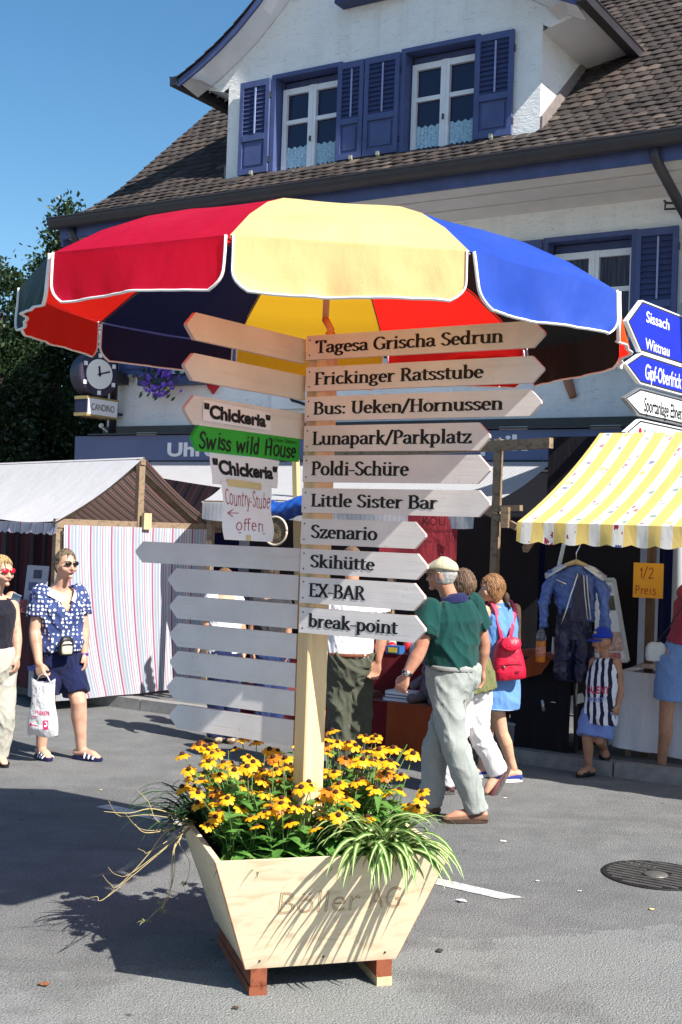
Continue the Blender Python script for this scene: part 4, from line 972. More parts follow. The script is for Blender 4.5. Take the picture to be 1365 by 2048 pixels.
w.build('pole', wood('parasol_pole', (.66, .42, .24), (.5, .3, .15), 2, False), para, True)
w = M(); w.lathe(pp(0, 0, .392), [(.03, 0), (.032, .01), (.016, .022), (.02, .04), (.012, .055), (.001, .058)], ZU, 14); w.build('finial', MA['letw'], para, True)

# ------------------------------------------------------------------ plants in the planter
def leaf(mb, p, d, up, ln_, wd_, droop=.3, mi=0, seg=4, fold=.25, keep=True):
    """a pointed leaf: base p, way d, face up"""
    if keep:                                          # grow back in over the planter, not out through its boards
        q = p + d * ln_ - PC
        if q.dot(PY_) < -(D1 - .10): d = d - PY_ * (2 * d.dot(PY_)); d.z = abs(d.z)
        if abs(q.dot(PX_)) > B1 - .08: d = d - PX_ * (2 * d.dot(PX_))
        up = (ZU - d * d.z).normalized()
    s_ = d.cross(up).normalized(); vs = []
    for j in range(seg + 1):
        f = j / seg; wv = wd_ * sin(pi * min(1, f ** .75 * .96 + .02)) ; c_ = p + d * (ln_ * f) + up * (ln_ * (.25 * f - droop * f * f * 1.6))
        vs += [c_ - s_ * wv + up * (wv * fold), c_, c_ + s_ * wv + up * (wv * fold)]
    fs = []
    for j in range(seg):
        fs += [(3 * j, 3 * j + 1, 3 * j + 4, 3 * j + 3), (3 * j + 1, 3 * j + 2, 3 * j + 5, 3 * j + 4)]
    mb.add(vs, fs, mi)
LEAF = m_leaf('coneflower_leaf', (.07, .20, .035), (.16, .34, .075), 11, .3, .45)
STEM = m_leaf('green_stem', (.06, .13, .03), (.11, .20, .06), 30, .1)
PETAL = m_leaf('yellow_petal', (.80, .36, .008), (.90, .50, .015), 30, .3, .5)
PETO = m_leaf('rust_petal', (.42, .12, .01), (.62, .24, .012), 40, .3, .5)
CONE = plain('seed_cone', (.05, .018, .01), .9, .5, 90, .8, 200)
rnd = random.Random(21)
def flower_mesh(kind):
    r = random.Random(kind); w = M(); n_ = 9; up = ZU
    for j in range(n_):
        a = 2 * pi * j / n_ + r.uniform(-.15, .15); d = V((cos(a), sin(a), -r.uniform(.0, .28))).normalized(); ln_ = r.uniform(.025, .031)
        s_ = d.cross(ZU).normalized(); p = d * .006; vs = []
        for f, wv in ((0, .0019), (.35, .0075), (.75, .0085), (1, .0022)):
            c_ = p + d * (ln_ * f) - ZU * (.007 * f * f); vs += [c_ - s_ * wv, c_ + ZU * .0012, c_ + s_ * wv]
        w.add(vs, [q for i in range(3) for q in ((3 * i, 3 * i + 1, 3 * i + 4, 3 * i + 3), (3 * i + 1, 3 * i + 2, 3 * i + 5, 3 * i + 4))])
    c = M(); c.lathe(V((0, 0, -.002)), [(.009, 0), (.0105, .004), (.008, .010), (.003, .0125)], ZU, 9)
    return w, c
FL = [flower_mesh(k_) for k_ in range(6)]
plants = []; rnd = random.Random(33)
spots = []
for gx in range(11):
    for gy in range(6):
        x = -.395 + .078 * gx + rnd.uniform(-.025, .025); y = -.27 + .115 * gy + rnd.uniform(-.03, .03)
        if x > .15 and y < -.15: continue            # the spider plant's corner
        if x < -.33 and y > .22: continue
        d_ = (pl(x, y, 0) - post_at(0) - ta * .05 + na * .05).length
        if d_ < .085: continue
        spots.append((x, y))
FMES = []
for w_, c_ in FL:
    ob_ = []
    for mb_, nm_, mt_ in ((w_, 'flower', PETAL), (c_, 'seed_cone', CONE)):
        me = bpy.data.meshes.new(nm_); me.from_pydata([tuple(p) for p in mb_.v], [], mb_.f); me.materials.append(mt_); me.polygons.foreach_set('use_smooth', [True] * len(me.polygons)); ob_.append(me)
    FMES.append(ob_)
rust = FMES[0][0].copy(); rust.materials[0] = PETO
for i, (x, y) in enumerate(spots):
    p0 = pl(x, y, Z1 - .075)
    right_ = (p0 - post_at(0)).dot(V((1, 0, 0))) > .03
    lab = 'clump of yellow dark-centred coneflowers ' + ('right of the pine post in the planter' if right_ else 'left of the pine post in the planter')
    t_ = thing('coneflower', lab, 'flower', p0, 'coneflowers right of the post' if right_ else 'coneflowers left of the post')
    lf = M(); st = M(); heads = []
    edge = max(abs(x) / .42, abs(y + .02) / .36)
    for s_ in range(4):
        a = rnd.uniform(0, 2 * pi); tall = rnd.uniform(.16, .40) * (1.05 if y > -.15 else .85) + (.03 if y > .1 else 0); lean = V((cos(a), sin(a), 0)) * rnd.uniform(.02, .10)
        out_ = (PX_ * x + PY_ * y) * .22
        mid = p0 + lean * .4 + out_ * .3 + ZU * tall * .55; topp = p0 + lean + out_ + ZU * tall
        st.tube([p0, mid, topp], [.0035, .003, .002], 5)
        if tall > .17: heads.append(topp)
        nl = 6
        for j in range(nl):
            f = .12 + .7 * j / nl + rnd.uniform(-.05, .05); q = p0.lerp(mid, min(1, f / .55)) if f < .55 else mid.lerp(topp, (f - .55) / .45)
            b = rnd.uniform(0, 2 * pi); d = V((cos(b), sin(b), rnd.uniform(-.1, .6))).normalized(); up = (ZU - d * d.z).normalized()
            leaf(lf, q, d, up, rnd.uniform(.10, .155) * (1 - .35 * f), rnd.uniform(.023, .037) * (1 - .3 * f), rnd.uniform(.2, .6))
    for j in range(12):                                # basal leaves
        b = rnd.uniform(0, 2 * pi); d = V((cos(b), sin(b), rnd.uniform(.2, .9))).normalized(); up = (ZU - d * d.z).normalized()
        leaf(lf, p0 + V((rnd.uniform(-.04, .04), rnd.uniform(-.04, .04), rnd.uniform(0, .08))), d, up, rnd.uniform(.10, .16), rnd.uniform(.022, .036), rnd.uniform(.3, .8))
    lf.build('foliage', LEAF, t_, True); st.build('stems', STEM, t_, True)
    for topp in heads[:3]:
        k_ = rnd.randrange(6); me = FMES[k_]; o = bpy.data.objects.new('flower', rust if rnd.random() < .06 else me[0]); COL.objects.link(o); o.parent = t_
        o.location = topp - V(t_['_o']); tl = V((rnd.uniform(-.4, .4), rnd.uniform(-.6, .1), 1)).normalized()
        o.rotation_euler = tl.to_track_quat('Z', 'Y').to_euler(); sc_ = rnd.uniform(.95, 1.3); o.scale = (sc_,) * 3
        c_ = bpy.data.objects.new('seed_cone', me[1]); COL.objects.link(c_); c_.parent = o
# spider plants
def m_spider(name, edge_, mid_):
    m, t, n, out = newmat(name); s = n.new('ShaderNodeSeparateXYZ'); L(t, coord(t, 'UV'), s.inputs[0])
    a = mathn(t, 'ABSOLUTE', mathn(t, 'SUBTRACT', s.outputs[0], .5)); col = ramp(t, mathn(t, 'MULTIPLY', a, 2), [(.30, mid_), (.42, edge_)])
    surf(t, out, col, .45, None, .4, transl=.25); return m
SPV = m_spider('variegated_blade', (.09, .22, .045), (.56, .62, .30)); SPG = m_spider('dark_blade', (.02, .06, .02), (.055, .12, .05))
def blade(mb, p, az, ln_, rise, wd_, rnd):
    d = V((cos(az), sin(az), 0)); s_ = V((-sin(az), cos(az), 0)); vs, uv = [], []; n_ = 9; pos = V(p); el = rise; tw = rnd.uniform(-.5, .5)
    for j in range(n_ + 1):
        f = j / n_; wv = wd_ * (1 - f ** 2.2) * (.7 + .6 * min(1, f * 4)) + .0004
        dd = d * cos(el) + ZU * sin(el); nn = d * -sin(el) + ZU * cos(el); sx = s_ * cos(tw * f) + nn * sin(tw * f)
        vs += [pos - sx * wv + nn * wv * .25, pos, pos + sx * wv + nn * wv * .25]; uv += [(0, f), (.5, f), (1, f)]
        pos = pos + dd * (ln_ / n_); el -= (rise + rnd.uniform(1.0, 1.5)) / n_ * (.55 + 1.0 * f)
        el = max(el, -1.52)
    fs = []
    for j in range(n_): fs += [(3 * j, 3 * j + 1, 3 * j + 4, 3 * j + 3), (3 * j + 1, 3 * j + 2, 3 * j + 5, 3 * j + 4)]
    mb.add(vs, fs, 0, uv)
rnd = random.Random(8)
t_ = thing('spider_plant', 'green and cream striped spider plant drooping over the planter front corner', 'plant', pl(.26, -.26, Z1 - .06))
w = M()
for cx, cy, n_ in ((.17, -.33, 36), (.27, -.23, 26), (.27, -.36, 34), (.34, -.16, 14)):
    for j in range(n_):
        az = rnd.uniform(0, 2 * pi); az = az if rnd.random() < .45 else -pi / 2 + rnd.uniform(-1.2, .9)
        az %= 2 * pi; fr_ = abs(az - 1.5 * pi) < .8
        blade(w, pl(cx + rnd.uniform(-.03, .03), cy + rnd.uniform(-.03, .03) - (.055 if fr_ else 0), Z1 - (.015 if fr_ else .05)), az, rnd.uniform(.30, .48) if fr_ else rnd.uniform(.24, .42), rnd.uniform(.35, .75) if fr_ else rnd.uniform(1.05, 1.5), rnd.uniform(.009, .0145), rnd)
w.build('blades', SPV, t_, True)
t2 = thing('spider_plant', 'dark green spider plant with long dry runners hanging off the back left corner', 'plant', pl(-.40, .27, Z1 - .06))
w = M()
for j in range(80):
    az = pi + rnd.uniform(-1.5, 1.3); blade(w, pl(-.42 + rnd.uniform(-.03, .03), .27 + rnd.uniform(-.06, .06), Z1 - .05), az, rnd.uniform(.24, .46), rnd.uniform(.5, 1.2), rnd.uniform(.004, .007), rnd)
w.build('blades', SPG, t2, True)
w = M(); sp = M()
rb = pl(-.45, .20, Z1 + .0)
def runner(px, dd, r0=.0030):
    pts = [rb] + [P(x, y, d_) for (x, y), d_ in zip(px, dd)]
    sm = []
    for i in range(len(pts) - 1):
        p_1, a, b, c_ = pts[max(i - 1, 0)], pts[i], pts[i + 1], pts[min(i + 2, len(pts) - 1)]
        for q in range(5):
            f = q / 5; sm.append(.5 * ((2 * a) + (b - p_1) * f + (2 * p_1 - 5 * a + 4 * b - c_) * f * f + (3 * a - p_1 - 3 * b + c_) * f ** 3))
    sm.append(pts[-1]); w.tube(sm, [r0 * (1 - .6 * i / len(sm)) for i in range(len(sm))], 6); return sm
runner([(335, 1662), (300, 1705), (265, 1745), (205, 1802)], [5.4, 5.35, 5.3, 5.25])
runner([(335, 1660), (290, 1665), (270, 1648)], [5.4, 5.36, 5.34]); runner([(320, 1645), (298, 1605), (275, 1580)], [5.4, 5.38, 5.35], .0022)
runner([(310, 1618), (260, 1626), (208, 1623)], [5.4, 5.36, 5.3]); runner([(300, 1630), (240, 1632), (218, 1602)], [5.4, 5.36, 5.3], .0022)
runner([(320, 1660), (278, 1656), (250, 1625)], [5.4, 5.36, 5.3], .0019)
runner([(303, 1702), (288, 1702), (276, 1697)], [5.35, 5.33, 5.32], .0019); runner([(270, 1742), (235, 1750), (217, 1735)], [5.3, 5.28, 5.25], .0019)
runner([(248, 1765), (222, 1768), (206, 1750)], [5.28, 5.26, 5.24], .0019); runner([(220, 1790), (195, 1793), (180, 1795)], [5.26, 5.25, 5.24], .0019)
ends = []
for px in ([(350, 1690), (345, 1760), (330, 1800), (322, 1825)], [(352, 1690), (350, 1740), (338, 1790), (320, 1810)], [(358, 1680), (380, 1725), (372, 1770)], [(348, 1700), (340, 1790), (310, 1825), (290, 1845)]):
    ends.append(runner(px, [5.28] * len(px), .0022)[-1])
w.build('runners', plain('dry_runner', (.40, .32, .16), .8, .2, 20, .1), t2, True)
for e in ends:
    for j in range(14): blade(sp, e, rnd.uniform(0, 6.3), rnd.uniform(.02, .045), rnd.uniform(.3, 1.2), .0022, rnd)
sp.build('plantlets', m_leaf('pale_plantlet', (.20, .24, .10), (.36, .38, .2), 30), t2, True)
rnd = random.Random(4); w = M()
for j in range(60):
    a = rnd.uniform(0, 6.3); q = pl(-.36 + rnd.gauss(0, .05), -.37 + rnd.gauss(0, .03), Z1 - .055); blade(w, q, a, rnd.uniform(.03, .10), rnd.uniform(.2, 1.1), .002, rnd)
ob = tag(w.build('weed', m_leaf('weed_blade', (.16, .22, .06), (.42, .42, .24), 30), smooth=True), 'small straggly pale weed in the front left planter corner', 'plant')
# litter on the road
def scrap(px, py, r, col, label, sd):
    rr = random.Random(sd); c_ = G(px, py); w = M(); a0 = rr.uniform(0, 6); n_ = 9
    pts = [c_ + V((cos(a0 + 2 * pi * j / n_) * r * rr.uniform(.6, 1.2), sin(a0 + 2 * pi * j / n_) * r * rr.uniform(.5, 1.1), .004 + rr.uniform(0, r * .35))) for j in range(n_)]
    w.add(pts + [c_ + ZU * (r * .55)], [(j, (j + 1) % n_, n_) for j in range(n_)]); w.add([p * 1 for p in pts], [tuple(range(n_))[::-1]])
    tag(w.build('litter', plain('litter_' + str(sd), col, .7, .1, 20, .2)), label, 'litter')
scrap(923, 1804, .030, (.72, .72, .74), 'crumpled white paper scrap beside the painted line right of the planter', 1)
scrap(1007, 1684, .018, (.70, .70, .70), 'small white scrap on the road behind the white line', 2)
scrap(1075, 1763, .012, (.65, .62, .58), 'tiny pale crumb on the road left of the manhole', 3)
scrap(1160, 1784, .013, (.70, .68, .62), 'tiny cream crumb on the road in front of the manhole', 4)
scrap(1304, 1820, .016, (.70, .52, .20), 'small yellow scrap on the road below the manhole', 5)
scrap(1011, 1597, .015, (.70, .55, .42), 'small tan scrap on the road behind the capped man', 6)
scrap(87, 1971, .028, (.20, .08, .035), 'dry brown leaf on the road at the front left', 7)
scrap(471, 2018, .018, (.06, .04, .03), 'dark dry leaf on the road in front of the planter', 8)
scrap(202, 1581, .014, (.62, .48, .14), 'yellow petal on the road left of the planter', 9)
scrap(881, 1904, .022, (.05, .045, .05), 'dark flattened scrap on the road right of the planter', 10)
# ------------------------------------------------------------------ trees left of the house
def tree(label, base, trunk_h, blobs, nleaf, mat, size, sd):
    rnd = random.Random(sd); t_ = thing('tree', label, 'tree', base); b = V(base)
    w = M(); tops = [V(c) for c, r in blobs]; hi = max(tops, key=lambda p: p.z)
    w.tube([b, b + ZU * trunk_h * .5 + V((.06, .03, 0)), b.lerp(hi, .5) + ZU * .3, hi], [.17, .13, .08, .02], 9)
    for c in tops: w.tube([b + ZU * min(trunk_h, c.z * .6), (b + ZU * c.z * .75).lerp(c, .55), c], [.07, .05, .015], 6)
    w.build('trunk', plain('bark', (.07, .05, .04), .95, .3, 14, .7, 40), t_, True)
    w = M(); tot = sum((r[0] * r[1] * r[2]) ** .6 for c, r in blobs) 
    for c, r in blobs:
        c = V(c); n_ = int(nleaf * (r[0] * r[1] * r[2]) ** .6 / tot)
        ncl = max(6, n_ // 26)
        for j in range(ncl):
            d = V((rnd.gauss(0, 1), rnd.gauss(0, 1), rnd.gauss(0, 1))).normalized(); rad = rnd.uniform(.35, 1.0) ** .6
            q = c + V((d.x * r[0] * rad, d.y * r[1] * rad, d.z * r[2] * rad)); tw = (d + V((0, 0, .6))).normalized()
            for l in range(26):
                p = q + V((rnd.gauss(0, .10), rnd.gauss(0, .10), rnd.gauss(0, .11)))
                x = (tw + V((rnd.uniform(-1, 1), rnd.uniform(-1, 1), rnd.uniform(-1, .6)))).normalized(); y = x.orthogonal().normalized(); y = (Matrix.Rotation(rnd.uniform(0, 6.3), 3, x) @ y)
                s_ = size * rnd.uniform(.7, 1.3)
                w.add([p, p + x * s_ * .5 + y * s_ * .26, p + x * s_, p + x * s_ * .5 - y * s_ * .26], [(0, 1, 2, 3)])
    w.build('crown', mat, t_, False); return t_
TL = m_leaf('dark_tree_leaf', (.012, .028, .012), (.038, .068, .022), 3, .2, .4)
TL2 = m_leaf('shaded_tree_leaf', (.010, .018, .012), (.022, .036, .018), 3, .1, .6)  # leaf colour darkened to stand for foliage in deep shade
q = P(105, 700, 19.5); q2 = P(8, 720, 18.5)
tree('tall narrow dark green tree rising beside the left end of the roof', (q.x, q.y, 0), 2.0, [((q.x + .16, q.y, 6.45), (.16, .2, .5)), ((q.x + .06, q.y, 5.75), (.36, .4, .7)), ((q.x + .1, q.y, 4.9), (.65, .7, .9)), ((q.x - .1, q.y, 3.8), (.9, 1., 1.0)), ((q.x + .1, q.y + .2, 2.6), (1.0, 1., 1.1))], 30000, TL, .085, 3)
tree('leafy light-tipped tree at the far left edge behind the parasol', (q2.x, q2.y, 0), 1.8, [((q2.x - .05, q2.y, 5.0), (.45, .5, .75)), ((q2.x - .25, q2.y, 4.0), (.75, .8, .9)), ((q2.x - .2, q2.y, 2.9), (.8, .9, .9))], 18000, TL, .085, 9)
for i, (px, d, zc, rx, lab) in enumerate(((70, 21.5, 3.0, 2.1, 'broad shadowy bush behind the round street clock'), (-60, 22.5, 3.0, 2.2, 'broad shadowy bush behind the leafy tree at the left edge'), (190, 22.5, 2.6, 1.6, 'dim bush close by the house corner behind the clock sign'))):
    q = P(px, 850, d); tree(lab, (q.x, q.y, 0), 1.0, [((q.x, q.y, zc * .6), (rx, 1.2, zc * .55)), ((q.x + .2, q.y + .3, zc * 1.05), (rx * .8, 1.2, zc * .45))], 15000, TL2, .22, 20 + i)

# ------------------------------------------------------------------ left stall: gabled striped canvas on a timber frame
A = V((-2.815, 12.40, 0)); Bp = V((-1.42, 13.62, 0)); gd = (Bp - A).normalized(); rdn = V((-gd.y, gd.x, 0))      # gable run / ridge run (away to the left)
def Sp(x, y, z): return A + gd * x + rdn * y + ZU * z
GW = (Bp - A).length
PKS = m_stripe('pink_striped_canvas', [(0, (.70, .66, .70)), (.05, (.42, .44, .54)), (.10, (.66, .66, .70)), (.17, (.40, .13, .23)), (.25, (.66, .52, .58)), (.32, (.40, .46, .55)), (.42, (.60, .62, .68)), (.47, (.36, .43, .54)), (.56, (.68, .66, .70)), (.64, (.36, .42, .54)), (.70, (.68, .66, .70)), (.76, (.52, .26, .35)), (.81, (.70, .64, .68)), (.88, (.42, .45, .56)), (.94, (.70, .67, .71))], .25, .35)
RDS = m_stripe('red_grey_striped_canvas', [(0, (.50, .42, .37)), (.16, (.50, .03, .05)), (.26, (.42, .36, .32)), (.48, (.10, .09, .085)), (.66, (.40, .34, .30)), (.80, (.45, .035, .05)), (.88, (.50, .42, .37))], .22, .12)
stl = thing('market_stall', 'timber market stall with pink striped canvas roof and side curtain at the left', 'market stall', Sp(GW / 2, 1, 0.1))
EZ, AZ = 1.90, 2.60
w = M()
def roof_fn(sgn):
    def fn(u, v):                                     # u along the ridge, v ridge to eave
        x = GW * (.5 + sgn * (.5 + .03) * v); z = AZ + (EZ - AZ) * v - .05 * sin(pi * v) - .02 * v * abs(sin(u * 9))
        return Sp(x, -.06 + 3.6 * u, z)
    return fn
PKR = m_stripe('sunlit_pink_striped_canvas', [(0, (.80, .78, .80)), (.08, (.70, .69, .74)), (.14, (.80, .79, .81)), (.22, (.74, .58, .63)), (.26, (.80, .79, .81)), (.40, (.68, .70, .77)), (.47, (.80, .79, .81)), (.62, (.76, .66, .70)), (.67, (.81, .80, .82)), (.82, (.70, .70, .76)), (.87, (.80, .79, .81))], .23, .4)  # curtain canvas again, its stripes paled for the sunlit roof
w.sheet(roof_fn(-1), 40, 10, 0, lambda u, v: (3.6 * u, v)); w.sheet(roof_fn(1), 40, 10, 1, lambda u, v: (3.6 * u, v))
w.build('roof_canvas', [PKR, RDS], stl, True)
w = M()
def valf(u, v): return Sp(-.04 - .02 * v, -.06 + 3.6 * u, EZ - .02 - (.10 + .022 * abs(sin(u * 3.6 * pi / .17))) * v) - rdn * 0 - gd * (.015 * v * sin(u * 50))
w.sheet(valf, 160, 3, 0, lambda u, v: (3.6 * u, v)); w.build('scalloped_valance', PKS, stl, True)
w = M(); TZ = .42
def cur(u, v):                                        # side curtain, slanting hem, soft folds
    zb = .12 + .04 * u; z = EZ - .035 - (EZ - .035 - zb) * v; x = GW * (.01 + .99 * u) + .30 * v * v * (1 - u)
    return Sp(x, -.075, z) - rdn * (.012 * sin(u * 17 + v) * (.4 + v) + .02 * v * sin(u * 5))
w.sheet(cur, 60, 14, 0, lambda u, v: (GW * u, v)); w.build('side_curtain', PKS, stl, True)
w = M()
w.beam(Sp(-.05, 0, EZ - .02), Sp(GW + .12, 0, EZ - .02), .05, .09); w.beam(Sp(GW / 2, 0, EZ - .05), Sp(GW / 2, 0, AZ - .02), .07, .07, rdn)
w.beam(Sp(.02, .14, EZ - .06), Sp(GW / 2, .14, AZ - .10), .04, .06); w.beam(Sp(GW - .02, .14, EZ - .06), Sp(GW / 2, .14, AZ - .10), .04, .06)
w.beam(Sp(GW / 2, -.05, AZ - .05), Sp(GW / 2, 3.5, AZ - .05), .06, .06)
for x in (.0, GW):
    for y in (.02, 3.4): w.beam(Sp(x, y, .1), Sp(x, y, EZ), .07, .07, rdn)
w.beam(Sp(GW + .02, -.05, EZ + .02), Sp(GW + .5, .1, EZ + .10), .05, .09)
w.build('timber_frame', MA['timber'], stl)
w = M(); w.box(Sp(GW / 2 + .04, -.09, EZ + .03), (.045, .025, .085), (gd, rdn, ZU)); w.build('peg', wood('pale_peg', (.58, .42, .24), (.45, .30, .16), 2, False), stl)
w = M(); w.sheet(lambda u, v: Sp(GW - .06, .1 + 3.2 * u, EZ - .05 - 1.4 * v) + gd * (.03 * sin(u * 30)), 80, 4, 0, lambda u, v: (3.2 * u, v))
w.sheet(lambda u, v: Sp(.2 + (GW - .3) * u, 3.3, EZ - .05 - 1.4 * v) + rdn * (.03 * sin(u * 30)), 80, 4, 0, lambda u, v: (2 * u, v)); w.build('back_curtain', m_stripe('dark_striped_canvas', [(0, (.06, .05, .06)), (.2, (.12, .02, .03)), (.3, (.07, .07, .10)), (.55, (.03, .03, .04)), (.75, (.09, .03, .05))], .24, .1), stl, True)
# display table inside, cloth and goods
tb = thing('display_table', 'stall table under a dark red cloth behind the woman in the polka-dot blouse', 'table', Sp(.45, 1.8, .1))
DRED = cloth('dark_red_cloth', (.06, .005, .009)); DCL = cloth('black_cloth', (.012, .010, .014))
w = M(); w.fbox(0, 0, 0, 0, 0, 0) if 0 else None
w.box(Sp(.50, 1.65, .895), (.36, 1.5, .015), (gd, rdn, ZU)); w.build('table_top', DRED, tb)
w = M(); w.sheet(lambda u, v: Sp(.14, .15 + 3.0 * u, .895 - .76 * v) - gd * (.012 + .03 * v * (1 + sin(u * 40)) * .5), 120, 6); w.build('cloth', DRED, tb, True)
w = M(); w.sheet(lambda u, v: Sp(.14 + .7 * u, .145, .895 - .76 * v) - rdn * (.012 + .025 * v * (1 + sin(u * 14)) * .5), 40, 6); w.build('cloth', DRED, tb, True)
w = M()
for x in (.2, .8):
    for y in (.25, 3.0): w.beam(Sp(x, y, .1), Sp(x, y, .88), .05, .05, gd)
w.build('leg', MA['timber'], tb)
def board_card(label, x, y, z, wd_, h, cols, sd, name='poster', cat='poster', tilt_=.12):
    rr = random.Random(sd); o = thing(name, label, cat, Sp(x, y, z)); n1 = (-gd + -rdn * .4).normalized(); xd = n1.cross(ZU).normalized() * -1
    up = (ZU - n1 * tilt_).normalized(); w = M(); b = Sp(x, y, z)
    w.hexa([b + xd * a + up * c_ + n1 * e for c_ in (0, h) for a, e in ((-wd_ / 2, 0), (wd_ / 2, 0), (wd_ / 2, -.012), (-wd_ / 2, -.012))]); w.build('card', plain('card_' + str(sd), cols[0], .5, .05, 9, 0), o)
    for j in range(3):
        w = M(); a = rr.uniform(-.4, .0) * wd_; c_ = h * (.12 + .29 * j); ww = wd_ * rr.uniform(.25, .45); hh = h * .2
        q = [b + xd * (a + i * ww) + up * (c_ + k_ * hh) + n1 * .002 for i, k_ in ((0, 0), (1, 0), (1, 1), (0, 1))]; w.add(q, [(0, 1, 2, 3)]); w.build('picture', plain('pict_%d_%d' % (sd, j), cols[1 + j % (len(cols) - 1)], .5, .5, 40, 0), o)
board_card('grey-white framed poster propped up on the red stall table', .35, 1.15, .94, .30, .47, [(.32, .33, .42), (.20, .10, .06), (.08, .10, .2), (.05, .05, .09)], 41)
board_card('small red and white card leaning low on the red stall table', .22, 1.2, .91, .16, .13, [(.16, .05, .06), (.5, .04, .05), (.4, .4, .45)], 42, 'card', 'card')
board_card('pale picture card beside the black box on the stall table', .20, .58, .93, .12, .19, [(.40, .38, .46), (.22, .10, .06), (.35, .2, .15)], 43, 'card', 'card')
board_card('dim grey picture card at the back of the stall table', .5, .75, .93, .24, .22, [(.10, .10, .13), (.05, .05, .07), (.14, .14, .17)], 44, 'card', 'card')
w = M(); w.box(Sp(.24, .62, .955 - .03), (.09, .18, .045), (gd, rdn, ZU)); ob = w.build('display_box', MA['black']); tag(ob, 'black display box with small white label on the stall table', 'box')
w = M(); w.box(Sp(.145, .60, .93), (.002, .045, .02), (gd, rdn, ZU)); w.build('label', MA['paper'], ob)
mr = thing('mirror', 'tall dark mirror with pale frame standing in the left stall', 'mirror', Sp(.6, .45, .9))
w = M(); n1 = -gd; b = Sp(.35, .42, .91)
w.box(b + ZU * .42, (.012, .13, .42), (gd, rdn, ZU)); w.build('glass', m_glass('dark_mirror', (.03, .03, .04)), mr)
w = M()
for y in (-.14, .14): w.box(b + ZU * .42 + rdn * y, (.02, .015, .44), (gd, rdn, ZU))
w.box(b + ZU * .87, (.02, .155, .018), (gd, rdn, ZU)); w.build('frame', plain('dull_frame', (.30, .30, .27), .5, .1, 9, .1), mr)
cr = thing('crate', 'grey plastic crate with blue rim under the left stall', 'crate', Sp(.42, -.02, .10))
GREY = plain('grey_plastic', (.26, .27, .30), .5, .08, 9, .1)
w = M(); c_ = Sp(.13, .22, .24); w.box(c_, (.17, .22, .14), (gd, rdn, ZU)); w.build('body', GREY, cr)
w = M(); w.box(c_ + ZU * .15, (.18, .23, .022), (gd, rdn, ZU)); w.build('rim', plain('blue_plastic', (.03, .06, .30), .4, .1), cr)
w = M(); w.box(c_ - rdn * .225 + ZU * .02, (.07, .008, .03), (gd, rdn, ZU)); w.build('handle', plain('dark_grey_plastic', (.09, .09, .1), .5), cr)
w = M(); rnd = random.Random(2)
for j in range(90):
    p = Sp(.22 + rnd.gauss(0, .06), .3 + rnd.gauss(0, .06), .45 + rnd.uniform(-.1, .1)); x = V((rnd.uniform(-1, 1), rnd.uniform(-1, 1), rnd.uniform(0, 1))).normalized(); leaf(w, p, x, x.orthogonal().normalized(), .08, .02, keep=False)
tag(w.build('potted_plant', m_leaf('dark_herb', (.015, .05, .015), (.03, .09, .02)), smooth=True), 'small dark green leafy plant by the crate under the curtain', 'plant')

# ------------------------------------------------------------------ middle stall: pale canvas sheet from the sign band down to the street side
mid = thing('canvas_stall', 'middle market stall with a pale grey ribbed canvas roof below the sign band', 'market stall', Fp(-2, .1, 1.5))
CAN = m_stripe('pale_ribbed_canvas', [(0, (.66, .66, .68)), (.5, (.62, .62, .65)), (.8, (.52, .53, .58))], .05, .45)
def omax(s): return 2.17 if s > -2.35 else (max(.6, 1.30 + (s + 2.82) * .30) if s < -2.75 else 1.32 + (s + 2.75) / .40 * .85)
def cvs(u, v): s = -4.55 + 5.3 * u; k_ = v * (omax(s) - .42) / 1.75; return Fp(s, 2.675 - .53 * k_ - .07 * sin(pi * k_), .42 + 1.75 * k_)
w = M(); w.sheet(cvs, 106, 12, 0, lambda u, v: (5.3 * u, v)); w.build('roof_canvas', CAN, mid, True)
w = M(); w.sheet(lambda u, v: Fp(-2.33 + 3.08 * u, 2.145 - (.17 + .02 * sin(u * 15)) * v, 2.17 + .02 * sin(u * 20) * v), 60, 4, 0, lambda u, v: (3.08 * u, v)); w.build('valance', CAN, mid, True)
w = M()
for s in (-2.25, -.1): w.beam(Fp(s, .1, 2.12), Fp(s, 2.13, 2.12), .06, .06, FU)
w.beam(Fp(-2.33, 2.13, 2.13), Fp(.75, 2.13, 2.13), .05, .07); w.build('timber_frame', MA['timber'], mid)
w = M(); w.sheet(lambda u, v: Fp(-2.9 + 3.6 * u, 2.1 - 2.0 * v, .55) , 2, 2); w.build('dark_backdrop', DCL, mid)  # black sheet standing in for the deep shade under the roof
# bare stall frame of grey timber in front of it
fr = thing('timber_stall_frame', 'weathered bare timber stall frame with long top beam behind the arrow boards', 'stall frame', P(1000, 1500, 10.9))
pt = P(998, 885, 10.95); w = M(); w.beam(V((pt.x, pt.y, .1)), V((pt.x, pt.y, pt.z + .03)), .075, .06, FU); w.build('post', MA['timber'], fr)
w = M(); w.beam(P(1103, 886, 10.55), P(610, 912, 12.6), .06, .09); w.build('top_beam', MA['timber'], fr)
w = M(); w.beam(P(1043, 1016, 10.75), P(955, 1018, 11.05), .05, .05); w.build('cross_beam', MA['timber'], fr)
w = M(); w.beam(P(955, 1012, 11.05), P(1035, 1055, 10.75), .045, .055); w.build('brace', MA['timber'], fr)
w = M(); w.box(P(1012, 1035, 10.8), (.035, .03, .09), (FU, FN, ZU)); w.build('peg', MA['timber'], fr)
w = M(); w.beam(P(592, 920, 12.3), P(598, 1250, 12.3), .06, .05, FU); tag(w.build('timber_pole', wood('yellow_timber', (.50, .37, .20), (.36, .25, .12), 2, False)), 'upright yellowish timber pole seen left of the signpost', 'pole')
